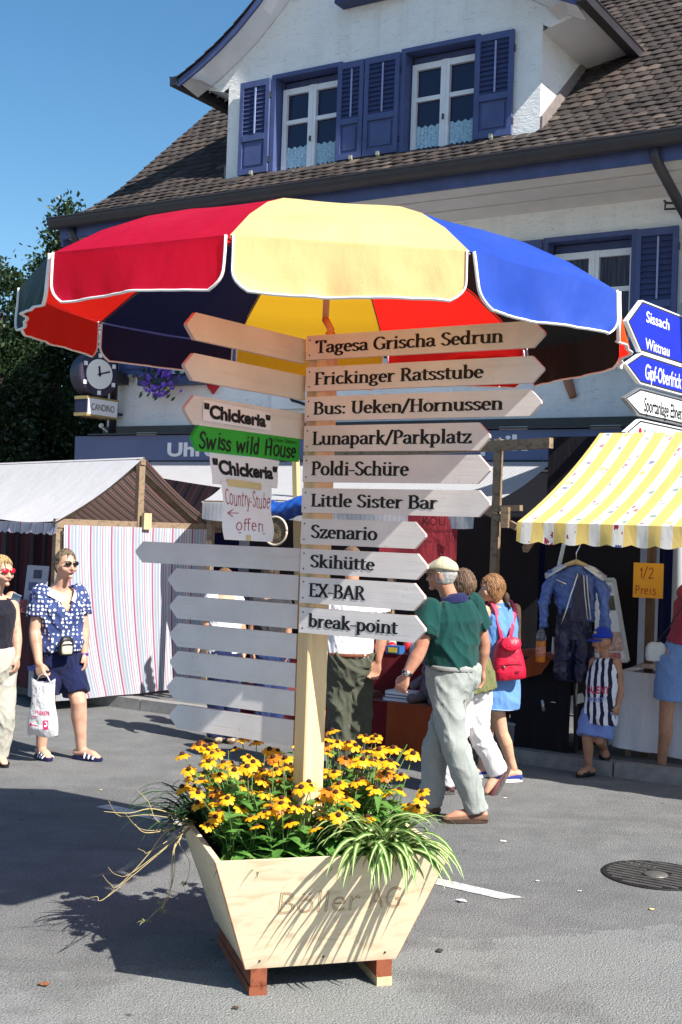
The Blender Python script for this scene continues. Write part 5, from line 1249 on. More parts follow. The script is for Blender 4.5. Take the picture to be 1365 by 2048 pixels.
# blue tarpaulin, hanging round sieve, red banner
a, b = P(540, 1003, 11.9), P(640, 1000, 11.6); w = M()
w.sheet(lambda u, v: a.lerp(b, u) + V((0, 0, .02)) - ZU * (.19 * v + .03 * sin(u * 7)) - FN * (.09 * sin(pi * v)) + FN * .012 * sin(u * 30 + v * 6), 30, 8)
tag(w.build('tarpaulin', plain('blue_tarpaulin', (.015, .07, .32), .35, .2, 12, .6, 14, bd=.03), smooth=True), 'rolled blue tarpaulin hanging under the middle stall roof', 'tarpaulin')
c_ = P(552, 1062, 11.7); sv = thing('round_basket', 'round shallow basket with pale rim hanging beside the red-lettered paper', 'basket', c_)
w = M(); w.lathe(c_, [(.01, .0), (.06, .012), (.12, .005), (.128, -.01), (.10, -.03)], -FN, 28); w.build('woven_base', plain('woven_seed', (.20, .14, .08), .95, .8, 90, 1.0, 120, bd=.02), sv, True)
w = M(); w.tube([c_ + FU * (.133 * cos(i * pi / 16)) + ZU * (.133 * sin(i * pi / 16)) - FN * .01 for i in range(33)], .011, 8); w.build('rim', plain('pale_rim', (.55, .45, .36), .5, .1), sv, True)
w = M(); w.tube([c_ + ZU * .13, c_ + ZU * .3], .003, 5); w.build('string', MA['gut'], sv)
bn = thing('banner', 'dark red cloth banner with black lettering behind the man in the cap', 'banner', P(840, 1130, 11.2))
n1 = FN; q0 = P(915, 1033, 11.15); xd = FU; bw, bh = .80, .52
RB = cloth('banner_red', (.34, .035, .045)); w = M(); w.sheet(lambda u, v: q0 - xd * (bw * (1 - u)) - ZU * (bh * v) + FN * (.012 * sin(u * 8)), 20, 6); w.build('cloth', RB, bn, True)
w = M(); bl = q0 - xd * bw - FN * .014
for tx, x, z, wd_, h in (('KOLI', .46, -.085, .23, .075), ('Kunsthandwerk', .34, -.155, .42, .045), ('gasse 15', .44, -.255, .20, .04)):
    lay_text(w, font_text(tx, -.01), bl + xd * x + ZU * z, xd, ZU, wd_, h, .004)
w.build('lettering', MA['ink'], bn)
w = M(); o_ = bl + xd * .70 - ZU * .26 - FN * .004
for a, b in (((0, .09), (.02, 0)), ((.02, 0), (.075, 0)), ((.075, 0), (.095, .09)), ((.0, .09), (.095, .09)), ((.04, .09), (.045, .03)), ((.06, .09), (.06, .03))): w.beam(o_ + xd * a[0] + ZU * a[1], o_ + xd * b[0] + ZU * b[1], .002, .005, FN)
w.build('cup_emblem', MA['ink'], bn)

# two-tier table with red cloth in front of it
tc = G(790, 1512); tz0 = .1
def Tp(s, o, z): return V((tc.x, tc.y, 0)) + FU * s - FN * o + ZU * z
tb = thing('market_table', 'two-step market table under dark red and rust cloths beyond the signpost', 'table', Tp(-.1, -.4, 0))
RUST = cloth('rust_cloth', (.28, .055, .016)); RED2 = cloth('deep_red_cloth', (.12, .008, .012))
w = M(); w.box(Tp(-.55, -.85, .795), (1.15, .38, .02), (FU, FN, ZU)); w.build('table_top', RED2, tb)
w = M(); w.sheet(lambda u, v: Tp(-1.7 + 2.3 * u, -.46 + .0, .805 - .40 * v) - FN * (.02 * v * (1 + sin(u * 34))), 90, 5); w.build('cloth', RED2, tb, True)
w = M(); w.box(Tp(-.55, -.24, .43), (1.15, .24, .018), (FU, FN, ZU)); w.build('bench_top', RED2, tb)
w = M(); w.sheet(lambda u, v: Tp(-1.7 + 1.62 * u, .012, .43 - .42 * v) - FN * (.025 * v * (1 + sin(u * 30))), 70, 5); w.build('cloth', RED2, tb, True)
w = M(); w.sheet(lambda u, v: Tp(-.08 + .62 * u, -.25 + .27 * min(1, v * 2.2), .455 - .0 - (.45 * max(0, (v - .4545) / .5455))) - FN * (.02 * max(0, v - .45) * (1 + sin(u * 17))), 40, 22); ob = w.build('cloth', RUST, tb, True); ob['label'] = 'rust orange cloth'
w = M()
for s in (-1.6, .5):
    for o in (-.5, -1.15): w.beam(Tp(s, o, 0), Tp(s, o, .785), .05, .05, FU)
w.build('leg', MA['timber'], tb)
# things on it
rnd = random.Random(14)
BOOKC = [plain('book_cover_a', (.55, .58, .68), .4, .05), plain('book_cover_b', (.03, .04, .12), .4, .05), plain('book_cover_c', (.62, .62, .66), .4, .05)]
for i in range(3):
    bk = thing('book', ['topmost pale book lying', 'middle dark blue book lying', 'lowest pale book lying'][2 - i] + ' in the stack on the table step', 'book', Tp(-.10, -.13, .45 + .03 * i), 'stack of books'); c_ = Tp(-.02 + .01 * i, -.16, .466 + .030 * i)
    w = M(); w.box(c_ - ZU * .0115, (.15, .10, .0025), (FU, FN, ZU)); w.box(c_ + ZU * .0115, (.15, .10, .0025), (FU, FN, ZU)); w.box(c_ - FU * .148, (.003, .10, .009), (FU, FN, ZU)); w.build('cover', BOOKC[i], bk)
    w = M(); w.box(c_ + FU * .001, (.143, .095, .009), (FU, FN, ZU)); w.build('pages', MA['paper'], bk)
w = M(); w.box(Tp(-.42, -.18, .47), (.11, .10, .02), (FU, FN, ZU)); w.box(Tp(-.42, -.18, .495), (.10, .095, .006), (FU, FN, ZU)); tag(w.build('wooden_box', MA['timbd']), 'flat brown box lying left of the books on the table step', 'box')
pb = Tp(.22, -.20, .45); PL = plain('plush_mauve', (.20, .16, .19), .95, .2, 40, 1.0, 160, bd=.02)
tdy = thing('plush_bear', 'mauve-grey plush bear sitting at the end of the table step', 'soft toy', pb)
w = M(); w.ball(pb + ZU * .13, (.10, .085, .125)); w.ball(pb + ZU * .28, (.085, .08, .08)); w.ball(pb + ZU * .27 - FN * .075, (.04, .03, .032)); w.build('body', PL, tdy, True)
for a, z in ((-.06, .35), (.06, .35)):
    w = M(); w.ball(pb + FU * a + ZU * z, (.03, .018, .03)); w.build('ear', PL, tdy, True)
for a in (-.085, .085):
    w = M(); w.tube([pb + FU * a * .7 + ZU * .05 - FN * .03, pb + FU * a * 1.2 + ZU * .045 - FN * .15], [.05, .045], 12, round_=True); w.build('leg', PL, tdy, True)
    w = M(); w.tube([pb + FU * a * .9 + ZU * .21, pb + FU * a * 1.5 + ZU * .15 - FN * .08], [.036, .034], 12, round_=True); w.build('arm', PL, tdy, True)
w = M(); w.ball(pb + ZU * .285 - FN * .105, .012); w.ball(pb + ZU * .305 - FN * .078 + FU * .03, .008); w.ball(pb + ZU * .305 - FN * .078 - FU * .03, .008); w.build('eyes_and_nose', MA['black'], tdy, True)
def toy(label, s, o, kind, cols, sc=1.0, name='toy', cat='toy'):
    b = Tp(s - .44, o + .03, .815); t_ = thing(name, label, cat, b); a_, b_ = [plain('toy_%.2f_%.2f_%.2f' % c, c, .5, .1, 20, .1) for c in cols]
    w = M(); v_ = M()
    if kind == 'doll': w.lathe(b, [(.035 * sc, 0), (.045 * sc, .01), (.028 * sc, .07 * sc), (.012 * sc, .095 * sc)], ZU, 14); v_.ball(b + ZU * .12 * sc, .03 * sc)
    elif kind == 'ball': w.ball(b + ZU * .045 * sc, .045 * sc); v_.tube([b + ZU * .045 * sc + V((cos(i * .5236), sin(i * .5236), 0)) * .0462 * sc for i in range(13)], .005, 5)
    elif kind == 'bowl': w.lathe(b, [(.03 * sc, 0), (.05 * sc, .02), (.075 * sc, .05), (.07 * sc, .05), (.045 * sc, .022), (.001, .018)], ZU, 18); v_.ball(b + ZU * .045, (.05 * sc, .05 * sc, .025))
    elif kind == 'box': w.box(b + ZU * .035 * sc, (.07 * sc, .05 * sc, .035 * sc), (FU, FN, ZU)); v_.box(b + ZU * .035 * sc - FN * .0515 * sc, (.045 * sc, .001, .022 * sc), (FU, FN, ZU))
    elif kind == 'roll': w.tube([b + ZU * .03 - FU * .09 * sc, b + ZU * .03 + FU * .09 * sc], [.03, .03], 12, round_=True); v_.tube([b + ZU * .03 - FU * .01, b + ZU * .03 + FU * .01], .0315, 12)
    w.build({'doll': 'dress', 'ball': 'ball', 'bowl': 'bowl', 'box': 'carton', 'roll': 'cloth_roll'}[kind], a_, t_, True if kind != 'box' else False); v_.build({'doll': 'head', 'ball': 'band', 'bowl': 'filling', 'box': 'printed_panel', 'roll': 'ribbon'}[kind], b_, t_, kind != 'box')
for args in (('small red-dressed doll at the left of the goods on the red table', -.40, -.58, 'doll', [(.45, .02, .02), (.55, .35, .25)]), ('white roll of cloth tied with ribbon on the red table edge', -.22, -.52, 'roll', [(.65, .60, .55), (.4, .05, .05)]), ('blue and yellow carton on the right of the red table', .13, -.53, 'box', [(.03, .10, .30), (.65, .50, .05)]),
             ('bright red ball among the goods on the red table', .02, -.66, 'ball', [(.55, .01, .03), (.7, .6, .5)]), ('orange bowl with dark filling at the back of the red table', -.16, -.74, 'bowl', [(.50, .20, .05), (.15, .05, .02)]), ('tall cream doll with brown head on the red table', -.06, -.80, 'doll', [(.62, .55, .42), (.2, .09, .04)], 1.3),
             ('tall red doll with pale head beside the cream doll', .10, -.82, 'doll', [(.5, .02, .03), (.65, .5, .4)], 1.3), ('white-dressed doll nearest the capped man on the red table', .24, -.68, 'doll', [(.65, .63, .62), (.45, .05, .04)], 1.1), ('red roll of cloth lying at the table front edge', -.04, -.50, 'roll', [(.50, .015, .02), (.6, .5, .3)], .8)): toy(*args)

# ------------------------------------------------------------------ right stall: yellow striped awning
e0 = P(1035, 1044, 9.55); ed = FU.copy()
yst = thing('awning_stall', 'market stall with yellow and white flower-striped awning and scalloped valance', 'market stall', e0 - ZU * e0.z)
def flowers(t, n, u, f, col):
    v = n.new('ShaderNodeTexVoronoi'); v.inputs['Scale'].default_value = 11; L(t, u, v.inputs['Vector'])
    w_ = n.new('ShaderNodeSeparateColor'); L(t, v.outputs['Color'], w_.inputs[0])
    msk = mathn(t, 'MULTIPLY', mathn(t, 'LESS_THAN', v.outputs['Distance'], mathn(t, 'ADD', .02, mathn(t, 'MULTIPLY', nz(t, u, 55, 3), .62))), mathn(t, 'LESS_THAN', w_.outputs[1], .8))
    msk = mathn(t, 'MULTIPLY', msk, mathn(t, 'GREATER_THAN', f, .58)); msk = mathn(t, 'MULTIPLY', msk, mathn(t, 'LESS_THAN', f, .96))
    fc = ramp(t, w_.outputs[0], [(0, (.35, .03, .10)), (.3, (.75, .5, .06)), (.5, (.08, .10, .30)), (.72, (.12, .25, .20)), (.85, (.45, .05, .08))], 'CONSTANT')
    uy = n.new('ShaderNodeSeparateXYZ'); L(t, u, uy.inputs[0]); st = mathn(t, 'ADD', .72, mathn(t, 'MULTIPLY', mathn(t, 'GREATER_THAN', uy.outputs[1], 2.1), .5))
    return mixc(t, mathn(t, 'MULTIPLY', msk, st), col, fc)
YS = m_stripe('yellow_striped_canvas', [(0, (.80, .60, .20)), (.53, (.80, .78, .74))], .182, .30, .08, pattern=flowers)
AL, RUN, EZ2, AZ2 = 3.4, 1.5, e0.z, 2.83
def aw(u, v):                                         # v 0 at the eave, 1 at the top; a sagging sheet
    off = ed * (.085 * v) + FN * (RUN * v)
    return e0 + ed * (AL * u) + off + ZU * ((AZ2 - EZ2) * (v * .72 + .28 * v * v)) - ZU * .02 * sin(u * 14) * sin(pi * v)
w = M(); w.sheet(aw, 60, 14, 0, lambda u, v: (AL * u + .06, 1.7 * v)); w.build('awning', YS, yst, True)
w = M(); w.sheet(lambda u, v: e0 + ed * (AL * u) - ZU * ((.145 + .022 * abs(sin(AL * u * pi / .182))) * v) - FN * (.01 * v + .012 * v * sin(u * 60)), 220, 4, 0, lambda u, v: (AL * u + .06, 2.2 + .2 * v)); w.build('scalloped_valance', YS, yst, True)
w = M()
for s in (2.9,):
    w.beam(e0 + ed * s + FN * .15 - ZU * (e0.z - .1), e0 + ed * s + FN * .15 + ZU * .05, .07, .07, FU)
w.beam(e0 + FN * .05 - ZU * .05, e0 + ed * AL + FN * .05 - ZU * .05, .05, .05)
w.beam(aw(0.01, .98) - ZU * .06, aw(.99, .98) - ZU * .06, .05, .05)
for u in (.01, .5, .98): w.beam(aw(u, .05) - ZU * .24, aw(u, .97) - ZU * .08, .04, .05)
w.build('timber_frame', MA['timber'], yst)
MD = [e0 + ed * .95 + FN * .35]
w = M(); q = P(1303, 1150, 10.4); w.beam(V((q.x, q.y, .1)), V((q.x, q.y, 2.4)), .075, .06, FU); w.build('dark_post', MA['timbd'], yst)
w = M(); q1 = P(1120, 1072, 10.35); q2 = P(1225, 1086, 10.0); w.beam(q1, q2, .04, .05); w.build('hanging_rail', MA['timber'], yst)
w = M(); w.tube([P(1128, 1090, 10.6), P(1112, 1160, 10.75)], .018, 8); w.build('pale_strut', MA['letw'], yst)
w = M(); w.sheet(lambda u, v: e0 + ed * (-.45 + .88 * u) + FN * 1.65 + ZU * (.55 - 2.1 * v + .25), 2, 2); w.build('dark_backdrop', DCL, yst)  # added black sheet, stands for the dark under the awning
# price card
pc = P(1297, 1161, 10.32); cd = thing('price_card', 'orange cardboard price card hand-lettered 1/2 Preis on the dark post', 'price card', pc - ZU * .15)
cx = (FU * .98 + FN * .2).normalized(); w = M(); w.box(pc, (.122, .004, .145), (cx, cx.cross(ZU) * -1, ZU)); w.build('card', plain('orange_card', (.78, .36, .03), .7, .04, 9, .1), cd)
cn = ZU.cross(cx) * -1; cn = cx.cross(ZU); w = M()
for tx, x, z, wd_, h, sd in (('1/2', -.07, .02, .115, .085, 2), ('Preis', -.10, -.115, .165, .07, 3)): lay_text(w, stroke_text(tx, .05, .05, False, .04, .04, sd)[0], pc + cx * x + ZU * z + cn * .0045, cx, ZU, wd_, h, .001, cap=1.0)
w.build('lettering', MA['redink'], cd)
# road sign group on its pole
rp = P(1357, 1150, 11.85); rs = thing('road_signpost', 'grey steel pole with stacked blue and white arrow road signs at the right edge', 'road sign', V((rp.x, rp.y, .1)))
w = M(); w.tube([V((rp.x, rp.y, .1)), V((rp.x, rp.y, 4.2))], .055, 16); w.build('pole', plain('pale_pole', (.50, .52, .55), .5, .05, 9, .05, 60, .5, .2), rs, True)
sd_ = V((-cos(radians(52)), -sin(radians(52)), 0)); sn = V((sd_.y, -sd_.x, 0)); sn = sn if sn.y < 0 else -sn
RBL = plain('sign_blue', (.012, .025, .50), .35, .03, 4, 0); q0 = V((rp.x, rp.y, 0)) + sn * .10
def rsign(yt, yb, xk, tip, field, border, lines, txtm):
    a = onplane(xk, yt, q0, sn); b = onplane(xk, yb, q0, sn); ti = onplane(tip, (yt + yb) / 2, q0, sn)
    z0, z1 = b.z, a.z; xs = (a - q0).dot(sd_); xt = (ti - q0).dot(sd_); zc = (z0 + z1) / 2; h = (z1 - z0) / 2
    def pg(ins): return [q0 + sd_ * x + ZU * z for x, z in ((-.42 + ins, z0 + ins), (xs - ins * .4, z0 + ins), (xt - ins * 1.9, zc), (xs - ins * .4, z1 - ins), (-.42 + ins, z1 - ins))]
    w = M(); w.prism(pg(0), -sn * .04); ob = w.build('arrow_sign', border, rs); ob['label'] = 'arrow sign ' + ' '.join(lines)
    w = M(); w.add([p + sn * .002 for p in pg(.028)], [(0, 1, 2, 3, 4)]); w.add([p + sn * .001 for p in pg(.012)], [(0, 1, 2, 3, 4)], 1); w.build('field', [field, MA['gut']], ob)
    nl = len(lines); w = M()
    for i, tx in enumerate(lines):
        hh = (2 * h) / nl * (.44 if nl > 1 else .52); zb = z1 - (2 * h) * ((i + 1) / nl) + (2 * h / nl) * (.20 if nl == 1 else (.22 - .04 * i))
        wd_ = {'Sissach': .50, 'Wittnau': .52, 'Gipf-Oberfrick': .80, 'Sportanlage Ebnet': .83}.get(tx, .7)
        lay_text(w, font_text(tx, .012), q0 + sd_ * (xs - .085) + sn * .003 + ZU * zb, -sd_, ZU, wd_, hh, .002, cap=.73)
    w.build('lettering', txtm, ob); return ob
SW = plain('sign_white', (.78, .79, .80), .4, .02, 4, 0)
rsign(600, 705, 1285, 1254, RBL, SW, ['Sissach', 'Wittnau'], SW); rsign(706, 768, 1283, 1252, RBL, SW, ['Gipf-Oberfrick'], SW)
rsign(775, 832, 1281, 1249, SW, MA['steel'], ['Sportanlage Ebnet'], MA['ink']); ob = rsign(838, 900, 1281, 1252, SW, SW, ['Industrie'], MA['ink'])
w = M(); a = onplane(1280, 862, q0, sn); w.lathe(a + sn * .004, [(.001, .002), (.03, .002), (.032, 0)], sn, 14); w.build('red_dot', plain('red_enamel', (.6, .01, .01), .4), ob)
w = M()
for z in (2.6, 3.0, 3.4, 3.8): w.lathe(V((rp.x, rp.y, z)), [(.056, 0), (.068, .004), (.068, .04), (.056, .044)], ZU, 14)
w.build('clamp', MA['steel'], rs, True)

# leaning white display board
lb = thing('display_board', 'white leaning notice board with pictures behind the blue leather suit', 'display board', P(1240, 1320, 10.45))
c4 = [P(1190, 1322, 10.5), P(1257, 1322, 10.4), P(1229, 1160, 10.75), P(1190, 1160, 10.85)]
nb_ = (c4[1] - c4[0]).cross(c4[3] - c4[0]).normalized(); nb_ = nb_ if nb_.y < 0 else -nb_
w = M(); w.prism(c4, -nb_ * .02); w.build('panel', MA['letw'], lb)
w = M()
for a, b in ((0, 1), (1, 2), (2, 3)): w.beam(c4[a] + nb_ * .004, c4[b] + nb_ * .004, .03, .022, nb_)
w.build('frame', plain('grey_frame', (.5, .5, .5), .5), lb)
def bil(u, v): return c4[0].lerp(c4[1], u).lerp(c4[3].lerp(c4[2], u), v) + nb_ * .003
for u0, u1, v0, v1, cc in ((.45, .85, .62, .8, (.13, .11, .06)), (.3, .8, .84, .93, (.25, .30, .42)), (.35, .9, .12, .35, (.55, .35, .3)), (.4, .8, .02, .1, (.6, .2, .2))):
    w = M(); w.add([bil(u0, v0), bil(u1, v0), bil(u1, v1), bil(u0, v1)], [(0, 1, 2, 3)]); w.build('picture', plain('photo_%.2f' % cc[0], cc, .4, .6, 30, 0), lb)
# bottle table with dark cloth and rust drape
bq = G(1060, 1500, .1)
def Bt(s, o, z): return V((bq.x, bq.y, 0)) + FU * s - FN * o + ZU * z
bt = thing('side_table', 'dark draped table with rust cloth over its left end behind the red backpack', 'table', Bt(0, -.3, .1))
w = M(); w.box(Bt(.08, -.35, .86), (.27, .33, .015), (FU, FN, ZU)); w.build('table_top', DCL, bt)
w = M(); w.sheet(lambda u, v: Bt(-.19 + .54 * u, -.015, .86 - .74 * v) - FN * (.02 * v * (1 + sin(u * 15))), 40, 5); w.build('cloth', DCL, bt, True)
w = M(); w.sheet(lambda u, v: Bt(.352 , -.68 + .66 * u, .86 - .74 * v) + FU * (.02 * v * (1 + sin(u * 15))), 40, 5); w.build('cloth', DCL, bt, True)
w = M(); w.sheet(lambda u, v: Bt(-.24 + .02 * v - (.35 * v * v), -.66 + .68 * u, .89 - .72 * v) - FU * (.03 * sin(u * 11 + v * 3)) , 36, 12)
def dr(u, v):
    x = -.24 + .40 * u; f = max(0, v - .35) / .65
    return Bt(x - .05 * f, -.45 + .47 * min(1, v / .35), .89 + .035 * sin(u * 9 + v * 4) * (1 - f) - .26 * f * (1 - .5 * u)) - FN * (.03 * f * (1 + sin(u * 13)))
w.sheet(dr, 30, 20); ob = w.build('rust_cloth', RUST, bt, True)
b_ = P(1082, 1301, 10.25); b_ = V((b_.x, b_.y, .876)); bo = thing('bottle', 'clear plastic bottle of orange drink with white cap on the dark table', 'bottle', b_)
w = M(); w.lathe(b_, [(.038, 0), (.042, .01), (.042, .17), (.041, .175)], ZU, 18); w.build('drink', plain('orange_drink', (.55, .17, .02), .2, .05, 6, 0), bo, True)
m, t, n, out = newmat('clear_plastic'); pb2 = surf(t, out, (.35, .38, .42), .1, None, .5); pb2.inputs['Transmission Weight'].default_value = .8
w = M(); w.lathe(b_, [(.0425, .176), (.042, .21), (.03, .25), (.015, .275), (.014, .29)], ZU, 18); w.build('neck', m, bo, True)
w = M(); w.lathe(b_, [(.017, .287), (.017, .31), (.002, .311)], ZU, 12); w.build('cap', MA['letw'], bo, True)
w = M(); w.lathe(b_, [(.043, .05), (.043, .13)], ZU, 18); w.build('label', plain('bottle_label', (.55, .22, .15), .5, .5, 50, 0), bo, True)
# white-clothed table
wq = G(1215, 1530, .1)
def Wt(s, o, z): return V((wq.x, wq.y, 0)) + FU * s - FN * (o - .40) + ZU * z
wt = thing('clothed_table', 'long table under a white cloth behind the boy in the blue cap', 'table', Wt(.6, -.4, .1))
WC = cloth('white_tablecloth', (.62, .62, .68), .06)
w = M(); w.box(Wt(.70, -.38, .80), (.80, .36, .012), (FU, FN, ZU)); w.build('table_top', WC, wt)
w = M(); w.sheet(lambda u, v: Wt(-.10 + 1.6 * u, -.018, .812 - (.62 + .10 * u) * v) - FN * (.035 * v * (1 + sin(u * 19) + .4 * sin(u * 47))), 90, 8); w.build('cloth', WC, wt, True)
w = M(); w.sheet(lambda u, v: Wt(-.102, -.74 + .72 * u, .812 - .62 * v) - FU * (.03 * v * (1 + sin(u * 13))), 40, 8); w.build('cloth', WC, wt, True)
w = M()
for s in (0, 1.4):
    for o in (-.1, -.65): w.beam(Wt(s, o, .1), Wt(s, o, .79), .04, .04, FU)
w.build('leg', MA['timber'], wt)
w = M(); c_ = Wt(.20, -.20, .85); w.sheet(lambda u, v: c_ + FU * ((u - .5) * .36) + FN * ((v - .5) * .26) + ZU * (.04 * (1 - (2 * u - 1) ** 4) * (1 - (2 * v - 1) ** 4) + .012 * noise.noise(V((u * 5, v * 5, 3)))), 20, 16)
w.sheet(lambda u, v: c_ + FU * ((u - .5) * .36) + FN * ((v - .5) * .26) - ZU * .036, 1, 1)
tag(w.build('wrapped_goods', plain('plastic_wrap', (.34, .28, .26), .25, .4, 22, .8, 24, .5, bd=.02), smooth=True), 'flat plastic-wrapped goods lying on the white-clothed table', 'package')
# low rack of cartons under the suit
rk = thing('low_rack', 'low metal rack with brown panel below the hanging leather suit', 'rack', P(1130, 1440, 10.6))
w = M(); q = [P(1106, 1400, 10.6), P(1152, 1390, 10.45)]; w.tube([P(1106, 1360, 10.6), P(1156, 1362, 10.45)], .006, 6); w.tube([P(1154, 1360, 10.4), P(1150, 1420, 10.4)], .012, 6); w.tube([P(1108, 1275, 10.7), P(1104, 1340, 10.55)], .014, 6); w.tube([P(1085, 1400, 10.4), P(1088, 1422, 10.4)], .014, 6)
w.build('rails', MA['steel'], rk, True)
w = M(); w.hexa([P(1100, 1408, 10.7), P(1152, 1410, 10.6), P(1152, 1408, 10.9), P(1100, 1406, 11.0), P(1104, 1340, 10.8), P(1156, 1340, 10.7), P(1156, 1338, 11.0), P(1104, 1338, 11.1)]); w.build('panel', plain('brown_card', (.08, .055, .045), .8, .2), rk)
w = M(); a, b, c_ = P(1098, 1404, 10.45), P(1148, 1410, 10.35), P(1148, 1390, 10.38); w.prism([a, b, c_], FN * .25); w.build('white_tray', MA['letw'], rk)
cb = P(1012, 1500, 10.75); w = M(); cb = V((cb.x, cb.y, 0)); w.box(cb + ZU * .20, (.13, .13, .10), (FU, FN, ZU)); ob = w.build('box', plain('grey_carton', (.16, .15, .17), .8, .15, 9, .2)); tag(ob, 'grey carton under the tables behind the girl', 'box')
w = M(); w.box(cb + ZU * .302, (.136, .136, .012), (FU, FN, ZU)); w.build('lid', GREY, ob)
# ------------------------------------------------------------------ people
def skinmat(name, col, red):
    m, t, n, out = newmat(name); c = coord(t)
    cc = ramp(t, nz(t, c, 14, 4), [(.3, red), (.55, col), (.75, tuple(min(1, x * 1.08) for x in col))])
    b = surf(t, out, cc, .5, bump(t, nz(t, c, 130, 2), .12, .003), .35); b.inputs['Subsurface Weight'].default_value = .08; b.inputs['Subsurface Radius'].default_value = (.012, .004, .002); return m
SK_PINK = skinmat('skin_fair', (.56, .33, .235), (.47, .235, .165)); SK_TAN = skinmat('skin_sunburnt', (.46, .23, .15), (.36, .15, .10)); SK_WARM = skinmat('skin_warm', (.55, .32, .21), (.46, .24, .15)); SK_DK = skinmat('skin_tanned', (.36, .19, .12), (.28, .13, .08))
def hairmat(name, c1, c2):
    m, t, n, out = newmat(name); f = nz(t, coord(t, 'Object', (1, 1, .16)), 85, 4, .7)
    surf(t, out, ramp(t, f, [(.35, c1), (.65, c2)]), .5, bump(t, f, .9, .012), .4); return m
def remesh(mb, name, mats, parent, voxel=.008, smooth=4, fold=0.0, ff=(9, 9, 4), after=None, uvdir=None, seed=0.0):
    me = bpy.data.meshes.new('tmp'); me.from_pydata([tuple(p) for p in mb.v], [], mb.f); me.update()
    o = bpy.data.objects.new('tmp', me); COL.objects.link(o)
    r = o.modifiers.new('r', 'REMESH'); r.mode = 'VOXEL'; r.voxel_size = voxel
    if smooth: s_ = o.modifiers.new('s', 'SMOOTH'); s_.iterations = smooth; s_.factor = .5
    bpy.context.view_layer.update()
    m2 = bpy.data.meshes.new_from_object(o.evaluated_get(bpy.context.evaluated_depsgraph_get()))
    bpy.data.objects.remove(o); bpy.data.meshes.remove(me)
    w = M(); w.v = [v.co.copy() for v in m2.vertices]; nr = [v.normal.copy() for v in m2.vertices]; fs = [list(p.vertices) for p in m2.polygons]
    bpy.data.meshes.remove(m2)
    if fold:
        for i, (p, n_) in enumerate(zip(w.v, nr)):
            q = V((p.x * ff[0] + seed + p.z * 1.6, p.y * ff[1] - p.z * 1.2, p.z * ff[2] + p.x * 2)); wq = V((noise.noise(q * .6 + V((7, 1, 3))), noise.noise(q * .6), 0)) * .7
            r1 = (1 - abs(noise.noise(q + wq))) ** 4; r2 = (1 - abs(noise.noise((q + wq) * 2.1 + V((5, 2, 9))))) ** 5
            w.v[i] = p + n_ * (fold * (1.25 * r1 + .7 * r2 - .75 + .7 * noise.noise(q * .7)))
    if after: fs = [f for f in fs if not after(sum((w.v[k_] for k_ in f), V()) / len(f))]
    w.f = fs; w.mi = [0] * len(fs)
    if uvdir is not None:
        c0, ur = uvdir; w.uv = [[((w.v[k_] - c0).dot(ur), w.v[k_].z) for k_ in f] for f in fs]
    else: w.uv = [None] * len(fs)
    return w.build(name, mats, parent, True)
def basis(yaw_dir, pitch=0.0, rollv=0.0):
    f = V(yaw_dir).normalized(); r = f.cross(ZU).normalized(); u = r.cross(f)
    f2 = (f * cos(pitch) + u * sin(pitch)); u2 = r.cross(f2); return r, f2, u2
def headpt(d):
    """surface of the head for a unit direction (x right, y forward, z up), in metres for a 0.225 m head"""
    x, y, z = d; X, Y, Z = x * .073, y * .093, z * .114
    if z < 0:
        k_ = -z; X *= 1 - .30 * k_ ** 1.6
        Y *= (1 - .10 * k_) if y > 0 else (1 - .42 * k_)
        if y > 0: Y += .010 * k_ * y
    if y > .3 and abs(z) < .5: Y -= .006 * max(0, 1 - ((z - .06) / .16) ** 2) * (1 if abs(x) > .18 else 0)
    return X, Y, Z
